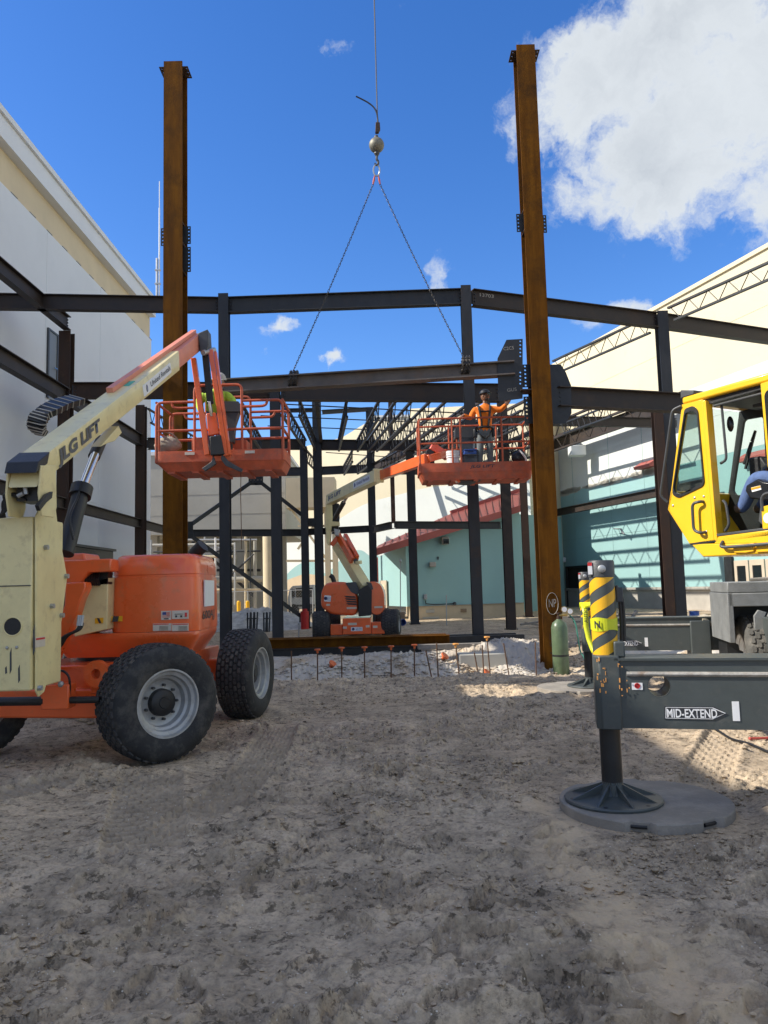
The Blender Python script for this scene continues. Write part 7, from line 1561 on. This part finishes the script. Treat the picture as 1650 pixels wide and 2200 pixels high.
# rebar cages in front of the spoil heap
for k, (x0, x1, lab) in enumerate(((532, 551, 'left bundle of grey rebar dowels before the white spoil heap'), (567, 578, 'right bundle of grey rebar dowels before the white spoil heap'))):
    o = thing('rebar_cage', lab, 'rebar', P((x0 + x1) / 2, 1345, 28.5), 'rebar cages'); n = 6 if k == 0 else 4
    for i in range(n):
        a = P(x0 + (x1 - x0) * i / (n - 1), 1348, 28.5); a.z = -.1; MB().cyl(a, (a.x, a.y + (i % 2) * .25, P(x0, 1316, 28.5).z), .03, n=6).build('bar', 'steel', o, True)
    a, b = P(x0, 1330, 28.5), P(x1, 1330, 28.5); MB().box(a.x - .03, b.x + .03, 28.46, 28.78, a.z, a.z + .03).build('tie', 'steel', o)
# stakes and wire at the back
for px, py, pb, Y, lab in ((860, 1205, 1330, 33, 'tall thin pole leaning on the teal house wall'), (959, 1280, 1332, 30, 'thin stake in front of the teal house'), (642, 1340, 1380, 24, 'thin grey stake left of the far lift')):
    a, b = P(px, pb, Y), P(px, py, Y); a.z = gz(a.x, a.y) - .1; o = thing('thin_pole', lab, 'pole', a); MB().cyl(a, b, .02, n=6).build('shaft', 'galv', o, True); MB().sphere(b, .05 if py < 1250 else .028, 8, 6, (1, 1, 1.6)).build('tip', 'galv', o, True)
# van
def van():
    Y = 46.; p = lambda px, py: P(px, py, Y); xa, xb = p(618, 1290).x, p(676, 1290).x
    t = thing('van', 'white van parked behind the fence and spoil heap', 'van', ((xa + xb) / 2, Y + 1, 0))
    prof = [(xa, .35), (xa, 1.0), (xa + .12, 1.55), (xa + .3, 1.74), (xb, 1.78), (xb, .35)]
    MB().prism([(x, Y, z) for x, z in prof], (0, 1.9, 0)).build('body', 'van_white', t, bevel=.06, seg=3)
    MB().box(xa + .5, xb - .1, Y - .02, Y + .01, 1.05, 1.6).build('window', 'window_dark', t, bevel=.02); MB().box(xa + .18, xa + .44, Y - .02, Y + .01, 1.08, 1.55).build('window', 'window_dark', t, bevel=.02)
    MB().box(xa - .03, xb, Y - .03, Y, .5, .62).build('side_trim', 'dark_gray', t)
    for x in (xa + .35, xb - .35): MB().cyl((x, Y - .03, .33), (x, Y + .2, .33), .33, n=20).build('wheel', 'rubber', t, True)
    MB().box(xa + .30, xa + .36, Y - .12, Y - .02, 1.0, 1.15).build('mirror', 'dark_gray', t)
van()
# cable and red rod on the sunlit sand
o = thing('ground_cable', 'dark cable lying across the sand beyond the near outrigger', 'cable', (3.2, 6.8, 0)); pts = []
for px, py in ((1500, 1556), (1535, 1570), (1570, 1590), (1610, 1605), (1660, 1622), (1720, 1640)):
    q = PZ(px, py, 0.0); pts.append(V((q.x, q.y, gz(q.x, q.y) + .012)))
MB().tube(smooth_path(pts), .012, 6).build('cable', 'black', o, True)
o = thing('red_rod', 'short pinkish red rod lying on the sunlit sand at the right edge', 'rod', (3.9, 7.2, 0)); a, b = PZ(1612, 1594, 0), PZ(1680, 1590, 0); a.z, b.z = gz(a.x, a.y) + .015, gz(b.x, b.y) + .015; MB().cyl(a, b, .012, n=8).build('rod', 'hook_red', o, True); MB().sphere(a, .016, 8, 6).build('tip', 'hook_red', o, True)
random.seed(77)
for k, (px, py, r, lab) in enumerate(((180, 1558, .06, 'largest pale stone on the sand behind the near front wheel'), (195, 1562, .035, 'small pale stone beside the large one behind the near front wheel'), (885, 1900, .035, 'broken sand lump in the middle of the near foreground'), (1190, 2040, .03, 'dark lump at the lower right of the foreground'), (520, 1825, .028, 'pale stone left of centre in the foreground'))):
    c = PZ(px, py, 0); c.z = gz(c.x, c.y) + r * .45; s_ = MB().sphere(c, r, 9, 6, (1.25, 1, .7)); s_.v = [q + V((random.uniform(-1, 1), random.uniform(-1, 1), random.uniform(-1, 1))) * r * .22 for q in s_.v]
    one(s_, 'stone', 'sand', lab, 'stone', 'loose stones', smooth=True, ang=25)
# roof joists between the frame and the right hall
for k in range(5):
    D = 2.7 + 2.0 * k; a = RW(-3, 10.1, D); b = RW(13.2 - .25 * k, 10.1, D)
    joist('roof joist alongside the right hall, %s from its wall' % ('first', 'second', 'third', 'fourth', 'fifth')[k], a, b, .8, 11, 'steel_brown', .10, .034)
beam('brown girder across the joists beside the right hall, nearer one', RW(13.3, 9.28, 1.3), RW(12.2, 9.28, 11.2), .45, .25, 'steel_brown')
beam('brown girder across the joists beside the right hall, farther one', RW(-3.1, 9.28, 1.3), RW(-3.1, 9.28, 11.2), .45, .25, 'steel_brown')
bpy.context.view_layer.update()
